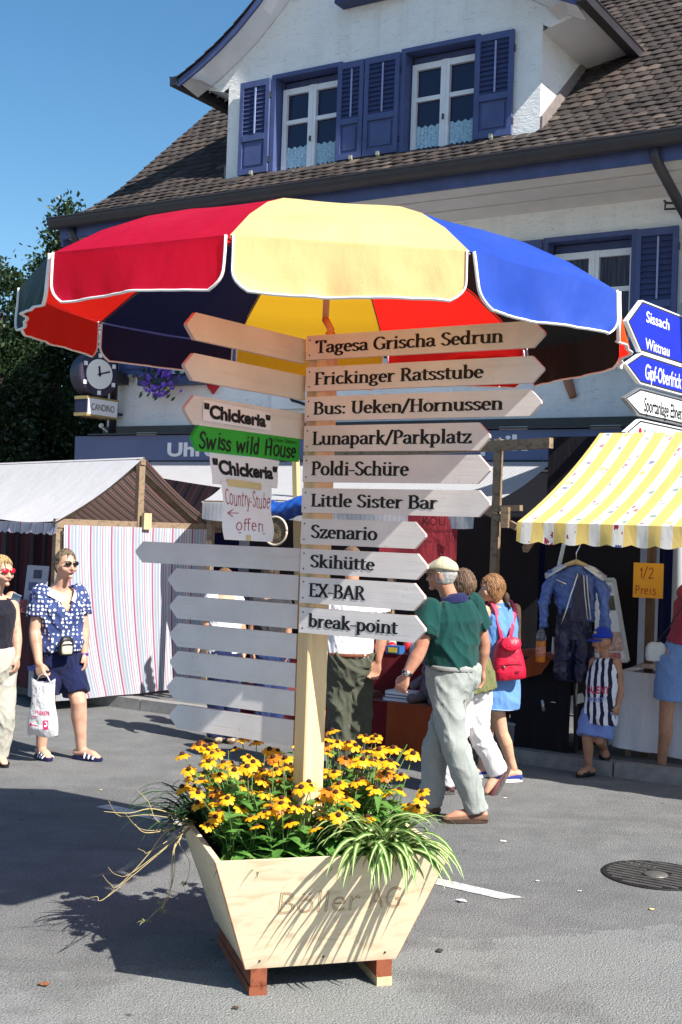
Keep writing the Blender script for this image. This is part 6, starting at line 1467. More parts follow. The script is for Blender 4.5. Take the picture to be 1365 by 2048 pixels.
class Person:
    def __init__(s, label, loc, skin, J, hd, head_dir, pitch=0.0, hs=1.0, build=1.0, name='person'):
        s.t = thing(name, label, 'person', loc); s.J = {k_: V(v) for k_, v in J.items()}; s.skin = skin; s.hs = hs; s.b = build
        s.r, s.f, s.u = basis(head_dir, pitch); s.hc = V(hd)
        J_ = s.J; s.sr = (J_['sR'] - J_['sL']).normalized(); s.hr = (J_['hR'] - J_['hL']).normalized()
        s.sc = (J_['sR'] + J_['sL']) / 2; s.pc = (J_['hR'] + J_['hL']) / 2
    def hp(s, d, k_=1.0): X, Y, Z = headpt(d); return s.hc + (s.r * X + s.f * Y + s.u * Z) * (s.hs * k_)
    def rings(s, spec, infl=0.0, n_=20, front=0.0):
        """spec: (t, half width, half depth, forward shift) along pelvis (0) .. shoulders (1)"""
        out = []
        for t_, a, b, sh in spec:
            c_ = s.pc.lerp(s.sc, t_) if 0 <= t_ <= 1 else s.pc + (s.sc - s.pc) * t_
            r = s.hr.lerp(s.sr, max(0, min(1, t_))); r = V((r.x, r.y, r.z * .6)).normalized(); up = (s.sc - s.pc).normalized(); f = up.cross(r).normalized(); r = f.cross(up).normalized()
            c_ = c_ + f * sh
            rr = []
            for k_ in range(n_):
                an = 2 * pi * k_ / n_; ca, sa = cos(an), sin(an)
                rr.append(c_ + r * ((a + infl) * math.copysign(abs(ca) ** .85, ca)) + f * ((b + infl) * math.copysign(abs(sa) ** .85, sa)))
            out.append(rr)
        return out
    def fwd(s): return ZU.cross(s.sr).normalized()
    def body(s, torso, arm=1.0, leg=1.0, curlL=.5, curlR=.5, palmL=None, palmR=None, feet=True, voxel=.0065):
        w = M(); J = s.J; b = s.b
        w.loft(s.rings(torso))
        nb = s.sc + ZU * .01; hb = s.hc - s.u * (.06 * s.hs) - s.f * .012 * s.hs
        w.tube([nb - ZU * .04, nb.lerp(hb, .35), hb], [.068 * b, .056 * s.hs * b, .052 * s.hs * b], 14, round_=True)
        n_, m_ = 28, 20; rings = []
        for j in range(1, m_):
            a = -pi / 2 + pi * j / m_; rings.append([s.hp((cos(a) * cos(2 * pi * k_ / n_), cos(a) * sin(2 * pi * k_ / n_), sin(a))) for k_ in range(n_)])
        w.loft(rings)
        def hq(x, y, z): return s.hc + (s.r * x + s.f * y + s.u * z) * s.hs
        w.tube([hq(0, .082, .012), hq(0, .100, -.018), hq(0, .108, -.034)], [.008 * s.hs, .011 * s.hs, .013 * s.hs], 8, round_=True)
        for q in (-1, 1): w.ball(hq(q * .011, .095, -.036), .009 * s.hs)
        w.tube([hq(-.045, .072, .027), hq(-.02, .086, .028), hq(.02, .086, .028), hq(.045, .072, .027)], [.008 * s.hs] * 4, 8, round_=True)
        w.ball(hq(0, .076, -.092), (.022 * s.hs, .02 * s.hs, .018 * s.hs))
        w.tube([hq(-.02, .084, -.060), hq(0, .091, -.061), hq(.02, .084, -.060)], [.007 * s.hs, .010 * s.hs, .007 * s.hs], 8, round_=True)
        for q in (-1, 1): w.ball(hq(q * .074, -.006, -.008), (.009 * s.hs, .018 * s.hs, .032 * s.hs), ax=(s.r, s.f, s.u)); w.ball(hq(q * .04, .055, -.03), .03 * s.hs)
        s.hq = hq
        for S in 'LR':
            a, e, wr, tip = J['s' + S], J['e' + S], J['w' + S], J['t' + S]; k_ = arm
            w.tube([a, a.lerp(e, .35), a.lerp(e, .8), e, e.lerp(wr, .28), e.lerp(wr, .7), wr], [.056 * k_, .050 * k_, .043 * k_, .041 * k_, .043 * k_, .033 * k_, .0265 * k_], 14, round_=True)
            pd = (palmL if S == 'L' else palmR) or (s.pc - wr)           # the way the palm faces
            s.hand(w, wr, tip, V(pd), S, curlL if S == 'L' else curlR, k_)
            h, kn, an, to = J['h' + S], J['k' + S], J['a' + S], J['o' + S]; k_ = leg
            bk = (kn - h.lerp(an, .5)); calf = -s.fwd() * .012
            w.tube([h + ZU * .02, h.lerp(kn, .3), h.lerp(kn, .75), kn, kn.lerp(an, .28) + calf, kn.lerp(an, .7), an], [.092 * k_, .084 * k_, .062 * k_, .055 * k_, .056 * k_, .041 * k_, .036 * k_], 16, round_=True)
            if feet:
                fd = (to - an); fd.z = 0 if abs(fd.z) < .09 else fd.z; heel = an - fd.normalized() * .045 - ZU * (.035 if True else 0)
                w.tube([heel, an.lerp(to, .25) - ZU * .015, an.lerp(to, .7), to], [(.030, .034), (.034, .040), (.030, .038), (.018, .03)], 12, round_=True, flat=ZU)
        return remesh(w, 'body', s.skin, s.t, voxel, 5)
    def hand(s, w, wr, tip, palm, S, curl, k_):
        d = (tip - wr).normalized(); ln_ = (tip - wr).length; palm = (palm - d * palm.dot(d)).normalized(); x = d.cross(palm).normalized()     # across the palm
        if S == 'L': x = -x
        # x now points to the thumb side
        pl_ = ln_ * .52
        for q in (-.03, -.010, .010, .03):
            w.tube([wr + x * q * .4, wr + d * pl_ * .6 + x * q * .95, wr + d * pl_ + x * q], [.017 * k_, .0165 * k_, .0125 * k_], 8, round_=True)
        for q, l in ((.032, .88), (.0105, 1.0), (-.0115, .94), (-.032, .74)):
            base = wr + d * pl_ + x * q; L_ = ln_ * .5 * l; a1, a2 = curl * .7, curl * 1.5
            p1 = base + (d * cos(a1) + palm * sin(a1)) * L_ * .45 + x * q * .12; p2 = p1 + (d * cos(a2) + palm * sin(a2)) * L_ * .33; p3 = p2 + (d * cos(a2 + curl * .6) + palm * sin(a2 + curl * .6)) * L_ * .25
            w.tube([base, p1, p2, p3], [.0105 * k_, .0098 * k_, .009 * k_, .0078 * k_], 8, round_=True)
        b0 = wr + d * pl_ * .25 + x * .022; b1 = b0 + (d * .65 + x * .65 + palm * .35).normalized() * ln_ * .22; b2 = b1 + (d * .85 + x * .2 + palm * .45).normalized() * ln_ * .19
        w.tube([b0, b1, b2], [.0165 * k_, .0125 * k_, .0095 * k_], 8, round_=True)
    def top(s, name, spec, mat, infl=.014, sleeve=.55, sr=(.075, .07, .072), fold=.007, after=None, uv=False, neck=True, voxel=.009, ff=(9, 9, 4), seed=0.0, label=None, sleeves='LR'):
        w = M(); w.loft(s.rings(spec, infl))
        if sleeve:
            for S in sleeves:
                a, e = s.J['s' + S], s.J['e' + S]; q = a.lerp(e, sleeve)
                w.tube([a + ZU * .008, a.lerp(q, .5), q], list(sr), 16)
                w.ball(a + ZU * .004, sr[0] * .98)
        ob = remesh(w, name, mat, s.t, voxel, 4, fold, ff, after, (s.sc, s.sr) if uv else None, seed)
        if label: ob['label'] = label
        return ob
    def pants(s, name, mat, top_t=.28, waist=(.145, .115), hip=(.178, .132), legs=1.0, rad=(.108, .098, .085, .075), fold=.009, voxel=.010, seed=0.0, ff=(8, 8, 5), crease=False):
        w = M(); w.loft(s.rings([(-.24, hip[0] * .52, hip[1] * .72, 0), (-.10, hip[0] * .84, hip[1] * .9, 0), (-.02, hip[0], hip[1], 0), (.12, (hip[0] + waist[0]) / 2 + .006, (hip[1] + waist[1]) / 2 + .004, 0), (top_t, waist[0], waist[1], 0)]))
        for S in 'LR':
            h, kn, an = s.J['h' + S], s.J['k' + S], s.J['a' + S]
            e = an + (kn - an).normalized() * -.0 if legs >= 1 else None
            if legs >= 1: pts, rr = [h + ZU * .03, h.lerp(kn, .5), kn, kn.lerp(an, .5), an - ZU * .02 * legs], [rad[0], rad[1], rad[2], (rad[2] + rad[3]) / 2, rad[3]]
            else: pts, rr = [h + ZU * .03, h.lerp(kn, legs * .5), h.lerp(kn, legs)], [rad[0], rad[1], rad[2]]
            w.tube(pts, rr, 20)
        return remesh(w, name, mat, s.t, voxel, 4, fold, ff, None, None, seed)
    def hair(s, mat, test, vol=1.10, rough=.03, name='hair', low=.0, back=None, seed=0.0, strands=True):
        n_, m_ = 72, 52; w = M(); rings = []
        for j in range(1, m_):
            a = -pi / 2 + pi * j / m_; r_ = []
            for k_ in range(n_):
                d = V((cos(a) * cos(2 * pi * k_ / n_), cos(a) * sin(2 * pi * k_ / n_), sin(a))); g = test(d)      # 0 outside .. 1 inside
                q = vol + rough * (noise.noise(V((d.x * 9 + seed, d.y * 9, d.z * 3))) + .6 * noise.noise(V((d.x * 22, d.y * 22 + seed, d.z * 6))))
                if back: q += back(d)
                r_.append(s.hp(d, .82 + (q - .82) * max(0, min(1, g)) ** .5))
            rings.append(r_)
        w.loft(rings); rr = random.Random(int(seed) + 1)
        for i in range(520 if strands else 0):            # loose locks break the outline
            d = V((rr.gauss(0, 1), rr.gauss(0, 1), rr.gauss(0, 1))).normalized()
            if test(d) < .8: continue
            sw = V((rr.uniform(-.08, .08), -.18 + rr.uniform(-.08, .08), -.6 * rr.uniform(.4, 1))); e1 = (d + sw * .5).normalized(); e2 = (d + sw).normalized(); k_ = vol + (back(d) if back else 0)
            w.tube([s.hp(d, k_ - .04), s.hp(e1, k_ + rr.uniform(.0, .025)), s.hp(e2, k_ - .02 + rr.uniform(-.03, .05))], [.003, .0035, .001], 4)
        return w.build(name, mat, s.t, True)
    def shoe(s, S, mat, sole, h=.05, wd=.046, sole_h=.022, name='shoe', slide=False, stripes=None):
        an, to = s.J['a' + S], s.J['o' + S]; d = to - an; flatd = V((d.x, d.y, 0)); lift = abs(d.z) > .095
        dirn = d.normalized() if lift else flatd.normalized(); side_ = dirn.cross(ZU).normalized(); up = side_.cross(dirn)
        heel = an - dirn * .075 - up * .075 if lift else V((an.x, an.y, to.z)) - dirn * .075; L_ = (to - heel).dot(dirn) + .035
        if not lift: heel.z = to.z - .026
        def ring(f, z, k_=1.0):
            out = []
            wv = wd * k_ * (.78 + .30 * sin(pi * min(1, f * 1.05)) - .12 * (1 - f) * .5)
            for q in range(10): a_ = 2 * pi * q / 10; out.append((cos(a_) * wv, sin(a_)))
            return wv
        outl = []
        for q in range(28):
            a_ = 2 * pi * q / 28; f = .5 - .5 * cos(a_); wv = wd * (abs(sin(a_)) ** .55) * (.86 + .18 * f) * (1 if f < .75 else 1 - .9 * (f - .75)); outl.append((f * L_, wv if sin(a_) > 0 else -wv))
        w = M(); w.loft([[heel + dirn * x + side_ * y + up * z for x, y in outl] for z in (0, sole_h)])
        if slide:
            ob = w.build('sandal', sole, s.t, False); b = M()
            for i in range(5):
                f0 = .50 + .072 * i; b.tube([heel + dirn * (L_ * f0) + side_ * (wd * 1.06 * cos(pi * q / 10)) + up * (sole_h * .6 + (.058 - .02 * i * .4) * sin(pi * q / 10)) for q in range(11)], [(.005, L_ * .033)] * 11, 6, i % 2, flat=up)
            b.build('strap', mat, ob, True); return ob
        ob = w.build(name, sole, s.t, False); u = M(); secs = []
        for f, hh, k_ in ((.03, .06, .75), (.12, .078, .92), (.26, .085, .95), (.42, .075, .92), (.6, .055, .98), (.78, .045, .98), (.92, .034, .8), (.98, .022, .5)):
            wv = wd * k_ * (.9 + .1 * f); secs.append([heel + dirn * (L_ * f) + side_ * (wv * cos(2 * pi * q / 12)) + up * (sole_h * .7 + max(0, hh * h / .05 * .72 * (.35 + .65 * sin(2 * pi * q / 12)) if sin(2 * pi * q / 12) > -.3 else 0)) for q in range(12)])
        u.loft(secs); u.build('upper', mat, ob, True); return ob
    def eyes(s):
        w = M()
        for q in (-1, 1): w.ball(s.hq(q * .031, .079, .010), .0105 * s.hs)
        e = w.build('eyes', plain('eye_white', (.6, .58, .55), .3, .02, 5, 0), s.t, True); w = M()
        for q in (-1, 1): w.ball(s.hq(q * .031, .0855, .010), .0056 * s.hs)
        w.build('iris', plain('iris_dark', (.03, .02, .015), .3, .02, 5, 0), e, True)
    def lips(s, col=(.38, .12, .10), open_=0.0):
        w = M(); w.tube([s.hq(-.021, .0895, -.0605), s.hq(0, .0995, -.0585), s.hq(.021, .0895, -.0605)], [.003 * s.hs, .005 * s.hs, .003 * s.hs], 6, round_=True)
        if open_: w.tube([s.hq(-.015, .094, -.066), s.hq(0, .099, -.067), s.hq(.015, .094, -.066)], [.003, .005 * open_, .003], 6, 1, round_=True)
        w.build('lips', [plain('lip_%.2f' % col[0], col, .4, .05, 9, 0), plain('mouth_dark', (.03, .008, .008), .5, .05, 9, 0)], s.t, True)
    def glasses(s, lens, frame, tall=.019, arms=True):
        w = M(); 
        for q in (-1, 1):
            w.loft([[s.hq(q * .034 + .027 * cos(a_) , y - abs(q * .034 + .027 * cos(a_)) * .16, .010 + tall * sin(a_)) for a_ in [2 * pi * k_ / 18 for k_ in range(18)]] for y in (.100, .104)])
        g_ = w.build('glasses', lens, s.t, True); w = M(); w.tube([s.hq(-.012, .103, .013), s.hq(.012, .103, .013)], .0025, 6)
        for q in (-1, 1): w.tube([s.hq(q * .060, .093, .014), s.hq(q * .077, .06, .014), s.hq(q * .080, -.01, .012)], .0025, 6)
        w.build('glasses_frame', frame, g_, True)
def JP(d0, **kw): return {k_: P(v[0], v[1], d0 + v[2]) for k_, v in kw.items()}
def grounded(j, keys, z=0.0):                        # drop the toes onto the ground
    for a in keys: j['o' + a].z = z + .026; 
    return j
SUNG = plain('sunglass_lens', (.012, .012, .014), .08, .05, 5, 0, 60, .6); GOLD = plain('gold_wire', (.5, .36, .16), .3, .05, 9, 0, 60, .5, .9)
WTOR = [(-.16, .10, .09, 0), (-.02, .172, .125, 0), (.12, .165, .12, 0), (.38, .135, .105, .0), (.62, .148, .118, .012), (.78, .158, .125, .018), (.92, .152, .095, .0), (1.0, .118, .078, -.006), (1.06, .084, .066, -.01), (1.14, .058, .056, -.008)]
MTOR = [(-.16, .10, .09, 0), (-.02, .165, .12, 0), (.15, .16, .12, .01), (.4, .155, .125, .015), (.65, .172, .13, .01), (.82, .185, .125, .0), (.94, .168, .10, -.005), (1.0, .135, .085, -.01), (1.06, .092, .07, -.01), (1.13, .062, .06, -.01)]
def cut(spec, t0, t1): return [q for q in spec if t0 <= q[0] <= t1]

# --- woman in the polka-dot blouse
d0 = 9.93
j = JP(d0, sR=(84, 1186, -.09), sL=(154, 1186, .09), eR=(70, 1262, -.14), wR=(78, 1326, -.22), tR=(87, 1368, -.25), eL=(167, 1255, .06), wL=(169, 1308, .02), tL=(175, 1345, 0),
       hR=(104, 1322, -.05), hL=(136, 1322, .05), kR=(90, 1402, -.06), kL=(158, 1405, -.06), aR=(83, 1494, -.02), aL=(163, 1499, .0), oR=(98, 1511, -.12), oL=(197, 1519, -.06))
j['oR'].z = .032; j['oL'].z = .032; j['aR'].z = max(.085, min(.095, j['aR'].z)); j['aL'].z = .09
W = Person('woman in white-dotted blue blouse, navy shorts and white slides carrying a white bag', V((j['aR'].x, j['aR'].y, 0)), SK_PINK, j, P(131, 1129, d0 - .05), (.72, -.69, 0), .02, 1.02, 1.0)
W.body(WTOR, 1.14, 1.16, .55, 1.15)
m, t, n, out = newmat('polka_dot_blouse'); c = coord(t); v = n.new('ShaderNodeTexVoronoi'); v.inputs['Scale'].default_value = 31; v.inputs['Randomness'].default_value = .45; L(t, c, v.inputs['Vector'])
cc = mixc(t, ramp(t, v.outputs['Distance'], [(.31, 1.0), (.38, 0.0)]), ramp(t, nz(t, c, 6, 3), [(.3, (.025, .040, .13)), (.7, (.05, .075, .205))]), (.75, .75, .78))
surf(t, out, cc, .8, bump(t, nz(t, coord(t, 'Object', (1, 1, .6)), 9, 4, .6, 1.0), .7, .025), .2); MA['dots'] = m
wf = W.fwd()
def vneck(p):
    q = p - W.sc; z = q.z; x = abs(q.dot(W.sr)); return q.dot(wf) > .02 and z > -.135 and x < .012 + (z + .135) * .48
W.top('blouse', [(.16, .168, .132, .0), (.28, .160, .135, .01), (.45, .150, .125, .01), (.62, .158, .128, .015), (.78, .166, .132, .018), (.92, .158, .10, 0), (1.0, .122, .082, -.008), (1.07, .082, .068, -.01)], MA['dots'], .026, .66, (.072, .088, .092), .014, vneck, seed=3)
w = M()                                               # white collar along the neckline
for sg in (-1, 1):
    def cf(u, v):
        x = sg * (.088 - .052 * u ** 1.2); z = .035 - .085 * u; y = .055 + .075 * u ** .7
        return W.sc + W.sr * (x + sg * .055 * v * (1 - .6 * u)) + wf * (y + .022 - .018 * v * (1 - u)) + ZU * (z - .028 * v * (1 - u) - .010 * v)
    w.sheet(cf, 10, 4); 
    w.sheet(lambda u, v: W.sc + W.sr * (sg * (.088 + .03 * v)) + wf * (.055 - .13 * u + .015 * v) + ZU * (.040 + .012 * u - .022 * v), 8, 3)
w.build('collar', cloth('white_collar', (.75, .75, .76)), W.t, True)
W.pants('shorts', cloth('navy_cotton', (.010, .014, .055), .3), .28, (.168, .136), (.190, .148), .80, (.116, .112, .106), .009)
HB = hairmat('short_brown_hair', (.05, .035, .022), (.24, .17, .10))
W.hair(HB, lambda d: (d.z - .56 + .10 * noise.noise(d * 5)) * 5 if d.y > .42 else (d.z + .50 - (.62 if d.y > -.15 else .62 * max(0, d.y + .5) / .35) + .08 * noise.noise(d * 6)) * 5, 1.10, .07, seed=2)
W.glasses(SUNG, GOLD); W.lips((.35, .10, .10), 1.0)
BLS = plain('navy_sole', (.012, .015, .07), .5, .1)
for S in 'LR': W.shoe(S, [plain('white_strap', (.75, .75, .76), .5), BLS], BLS, slide=True, wd=.048)
w = M(); w.tube([W.J['wL'] + V((.03 * cos(a), .03 * sin(a), .004 * sin(a))) for a in [i * pi / 8 for i in range(17)]], [(.012, .004)] * 17, 6, flat=ZU); w.build('wristband', plain('purple_band', (.06, .02, .20), .6), W.t, True)
# pouch and carrier bag
pq = P(133, 1292, d0 - .20); wx = (W.sr).normalized()
pch = thing('waist_pouch', 'small black and beige pouch on the belt of the woman in the dotted blouse', 'pouch', pq - ZU * .06)
def rbox(mb, c, a, b, h, X, Y, mi=0):
    mb.loft([[c + X * (k_ * a * math.copysign(abs(cos(q)) ** .6, cos(q))) + Y * (k_ * b * math.copysign(abs(sin(q)) ** .6, sin(q))) + ZU * z for q in [2 * pi * i / 20 for i in range(20)]] for z, k_ in ((-h, .8), (-h * .9, .95), (-h * .4, 1), (h * .4, .97), (h * .8, .8), (h, .5))], mi)
w = M(); rbox(w, pq, .058, .03, .075, wx, wf); w.build('pouch', MA['black'], pch, True)
w = M(); rbox(w, pq + wf * .022 - ZU * .012 + wx * .004, .046, .016, .050, wx, wf); w.build('front_panel', plain('beige_nylon', (.46, .42, .35), .7, .1), pch, True)
w = M(); w.tube([pq - wx * .04 + wf * .038 + ZU * .012, pq + wf * .042 + ZU * .018, pq + wx * .045 + wf * .038 + ZU * .012], .005, 6); w.build('zip', MA['black'], pch, True)
w = M(); cwt = W.pc.lerp(W.sc, .16); w.tube([cwt + W.hr * (.176 * cos(a)) + wf * (.142 * sin(a)) for a in [i * pi / 14 for i in range(29)]], [(.012, .005)] * 29, 6, flat=ZU); w.build('belt', MA['black'], pch, True)
bt_ = W.J['tR'] + ZU * .03; bgx = V((.93, -.1, 0)).normalized(); bgy = ZU.cross(bgx)
BAGM = plain('white_plastic_bag', (.66, .66, .69), .35, .04, 5, .8, 11, .4, 0, .3, bd=.04)
bag = thing('carrier_bag', 'white plastic carrier bag with red print hanging from the hand of the woman in shorts', 'bag', bt_ - ZU * .46)
def bgf(sd):
    def fn(u, v):                                     # v 0 bottom .. 1 top
        hw = .092 + .03 * (1 - v) + .008 * sin(v * 7); th_ = (.012 + .060 * (1 - v) ** .7) * (sin(pi * u) ** .55) * (.35 + .65 * min(1, v * 7)) 
        x = (u - .5) * 2 * hw + .012 * (1 - v); z = -.43 + .415 * v + .012 * sin(u * 6 + sd) * (1 if v < .1 else .4) + (.05 * max(0, abs(u - .5) - .20) * (v > .9) * 2)
        wr_ = .010 * noise.noise(V((u * 5, v * 7, sd * 3.1))) + .006 * noise.noise(V((u * 13, v * 9, sd))); return bt_ + bgx * x - bgy * (sd * th_) * 1.0 + bgy * (-wr_) * sin(pi * u) + ZU * z
    return fn
w = M(); f1, f2 = bgf(1), bgf(-1); w.sheet(f1, 26, 30); w.sheet(f2, 26, 30); w.build('bag', BAGM, bag, True)
w = M(); bh_ = [bt_ - ZU * .02 - bgx * .06, bt_ - bgx * .03 + ZU * .035, bt_ + ZU * .05, bt_ + bgx * .03 + ZU * .035, bt_ - ZU * .02 + bgx * .06]; w.tube(bh_, [(.012, .004)] * 5, 6, flat=bgy); w.build('handle', BAGM, bag, True)
REDP = plain('red_print', (.45, .02, .10), .4, .1); w = M()
po = font_text('WAREN', .02); xs = [p[0] for q in po for p in q]
for i, q in enumerate(po): w.add([f1(.30 + .50 * (p[0] - min(xs)) / (max(xs) - min(xs)), .425 + .075 * p[1] / .73 - .02 * (p[0] / max(xs))) - bgy * (.003 + .00005 * i) for p in q], [tuple(range(len(q)))])
for u0, u1, v0, v1 in ((.20, .42, .19, .21), (.13, .2, .17, .23), (.22, .40, .36, .375), (.24, .34, .33, .342)): w.add([f1(a, b) - bgy * .003 for a, b in ((u0, v0), (u1, v0), (u1, v1), (u0, v1))], [(0, 1, 2, 3)])
w.build('print', REDP, bag); w = M()
w.add([f1(a, b) - bgy * .003 for a, b in ((.60, .15), (.75, .15), (.75, .315), (.60, .315))], [(0, 1, 2, 3)]); w.build('emblem', REDP, bag); w = M()
w.add([f1(.675 + .05 * cos(q), .245 + .05 * sin(q)) - bgy * .0045 for q in [i * pi / 8 for i in range(16)]], [tuple(range(16))]); w.add([f1(.675 + .018 * cos(q), .245 + .018 * sin(q)) - bgy * .0055 for q in [i * pi / 8 for i in range(16)]], [tuple(range(16))], 1); w.build('emblem_disc', [MA['paper'], REDP], bag)

# --- woman at the left edge
d0 = 9.55
j = JP(d0, sR=(-52, 1200, -.10), sL=(24, 1196, .09), eR=(-62, 1285, -.12), wR=(-55, 1340, -.12), tR=(-45, 1375, -.1), eL=(34, 1268, .05), wL=(35, 1315, 0), tL=(33, 1352, -.03), hR=(-22, 1330, -.06), hL=(6, 1330, .06), kR=(-38, 1432, -.06), kL=(6, 1432, 0), aR=(-40, 1515, 0), aL=(-6, 1515, .05), oR=(-15, 1532, -.1), oL=(10, 1528, -.05))
for a in 'LR': j['o' + a].z = .03; j['a' + a].z = .09
W2 = Person('woman with red sunglasses in black top and pale trousers at the left edge', V((j['aL'].x, j['aL'].y, 0)), SK_PINK, j, P(3, 1143, d0 - .03), (.80, -.60, 0), -.02, 1.0)
W2.body(WTOR, .95, 1.0, .6, .6)
W2.top('top', cut([(.16, .160, .125, .0)] + WTOR, .12, 1.03), cloth('black_top', (.012, .012, .02), .3), .012, .0, fold=.006, after=lambda p: (p - W2.sc).z > .0 and abs((p - W2.sc).dot(W2.sr)) < .085)
W2.pants('trousers', cloth('pale_linen', (.40, .385, .33), .1), .27, (.172, .140), (.188, .148), 1.0, (.114, .104, .096, .090), .008, seed=5)
w = M(); w.sheet(lambda u, v: W2.J['sL'] + (-W2.sr) * (-.03 - .0 + .07 * v) * 1 + W2.fwd() * (.10 - .18 * abs(u - .35)) + ZU * (.055 - .34 * abs(u - .35) ** 1.3 - .03 * v), 16, 4); w.build('shoulder_strap', cloth('slate_blue_cotton', (.12, .19, .28)), W2.t, True)
W2.hair(hairmat('blond_hair', (.24, .15, .06), (.50, .36, .17)), lambda d: (d.z - .50 + .10 * noise.noise(d * 5)) * 5 if d.y > .45 else (d.z + .45 + .08 * noise.noise(d * 6)) * 5, 1.12, .07, seed=6)
W2.glasses(plain('red_lens', (.65, .01, .03), .12, .05, 5, 0, 60, .6), MA['black'], .021); W2.lips()
for S in 'LR': W2.shoe(S, [MA['black'], MA['black']], MA['black'], slide=True)

# --- man in the flat cap, walking away to the left
d0 = 8.28
j = JP(d0, sL=(862, 1216, -.10), sR=(948, 1208, .11), eL=(840, 1302, -.17), wL=(812, 1352, -.20), tL=(793, 1396, -.19), eR=(968, 1288, .17), wR=(963, 1340, .22), tR=(955, 1380, .25), hL=(887, 1362, -.06), hR=(925, 1362, .06), kL=(912, 1492, -.10), kR=(872, 1492, .06), aL=(955, 1622, -.06), aR=(862, 1612, .10), oL=(893, 1653, -.09), oR=(838, 1628, .02))
j['oL'].z = .030; j['aL'].z = .095; j['oR'].z = .03; j['aR'].z = .09
C_ = Person('older man in pale flat cap, dark green polo and grey trousers walking away', V((j['aL'].x, j['aL'].y, 0)), SK_TAN, j, P(886, 1149, d0 - .02), (-.90, .43, 0), -.02, 1.0, 1.05)
C_.body(MTOR, 1.12, 1.05, 1.0, .6, palmL=C_.fwd() * .3 - V((0, 0, 1)) * .2 + V((.5, .6, 0)))
POLO = cloth('green_polo', (.006, .046, .042), .25)
C_.top('polo_shirt', [(.14, .168, .132, .0), (.24, .180, .145, .01), (.42, .182, .145, .015), (.65, .188, .142, .01), (.82, .192, .138, 0), (.93, .172, .11, -.005), (1.0, .138, .088, -.01), (1.07, .092, .074, -.01)], POLO, .013, .62, (.072, .082, .090), .015, seed=8, ff=(7, 7, 3.5))
w = M(); nb = C_.sc + ZU * .03 - C_.fwd() * .01; w.loft([[nb + C_.sr * (a * cos(q)) + C_.fwd() * (a * .92 * sin(q)) + ZU * (z + .016 * -sin(q)) for q in [2 * pi * i / 24 for i in range(24)]] for a, z in ((.108, -.012), (.098, .022), (.076, .048), (.070, .036))], 0, False); w.build('collar', cloth('navy_collar', (.012, .014, .06)), C_.t, True)
C_.pants('trousers', cloth('grey_slacks', (.30, .325, .31), .08), .21, (.188, .152), (.180, .146), 1.0, (.108, .100, .088, .082), .013, seed=2, ff=(7, 7, 3.2))
w = M(); cwt = C_.pc.lerp(C_.sc, .175); w.tube([cwt + C_.hr * (.191 * cos(a)) + C_.fwd() * (.156 * sin(a)) for a in [i * pi / 14 for i in range(29)]], [(.016, .005)] * 29, 6, flat=ZU); w.build('belt', plain('grey_belt', (.22, .22, .22), .7), C_.t, True)
C_.hair(hairmat('grey_hair', (.25, .24, .23), (.55, .54, .52)), lambda d: (.42 - d.y) * 4 * min(1, max(0, (d.z + .58) * 5)), 1.06, .03, seed=4, strands=False)
w = M(); n_, m_ = 40, 16; rings = []
for q in range(m_ + 1):
    a = pi / 2 * q / m_; rr = []
    for k_ in range(n_):
        ph = 2 * pi * k_ / n_; x, y = cos(ph) * cos(a), sin(ph) * cos(a); fl = 1.13 + .17 * max(0, y) ** 2
        rr.append(C_.hq(x * .080 * fl, (y * .101) * fl + .006, .040 + .078 * sin(a) ** .8 * (1 - .45 * max(0, y)) - .014 * max(0, y) - .012 * max(0, -y) + .004 * noise.noise(V((x * 4, y * 4, a * 3)))))
    rings.append(rr)
w.loft(rings); CAPM = cloth('cream_cap', (.46, .42, .29), .06); cp = w.build('flat_cap', CAPM, C_.t, True)
w = M(); w.loft([[C_.hq(.066 * cos(q) * k_, .075 + .055 * sin(q) * k_, .036 - .020 * sin(q) + z) for q in [pi * i / 14 for i in range(15)]] for k_, z in ((1, 0), (1, .006))]); w.build('brim', CAPM, cp, True)
C_.glasses(plain('clear_lens', (.22, .2, .2), .1, .05, 5, 0, 60, .6), GOLD, .016)
wl = C_.J['wL']; wa = (C_.J['tL'] - C_.J['eL']).normalized(); wo = wa.orthogonal().normalized(); w2_ = wa.cross(wo)
w = M(); w.tube([wl - wa * .02 + wo * (.034 * cos(a)) + w2_ * (.034 * sin(a)) for a in [i * pi / 8 for i in range(17)]], [(.010, .003)] * 17, 6, flat=wa); ob = w.build('watch', MA['black'], C_.t, True)
w = M(); cd_ = (CAM - wl); cd_ = (cd_ - wa * cd_.dot(wa)).normalized(); w.lathe(wl - wa * .02 + cd_ * .034, [(.002, .008), (.016, .008), (.018, .005), (.018, 0)], cd_, 16); w.build('watch_case', MA['chrome'], ob, True)
BRS = plain('brown_suede', (.14, .075, .05), .85, .2, 20, .3); TANS = plain('dark_sole', (.05, .03, .022), .8, .2)
for S in 'LR': C_.shoe(S, BRS, TANS, wd=.050)

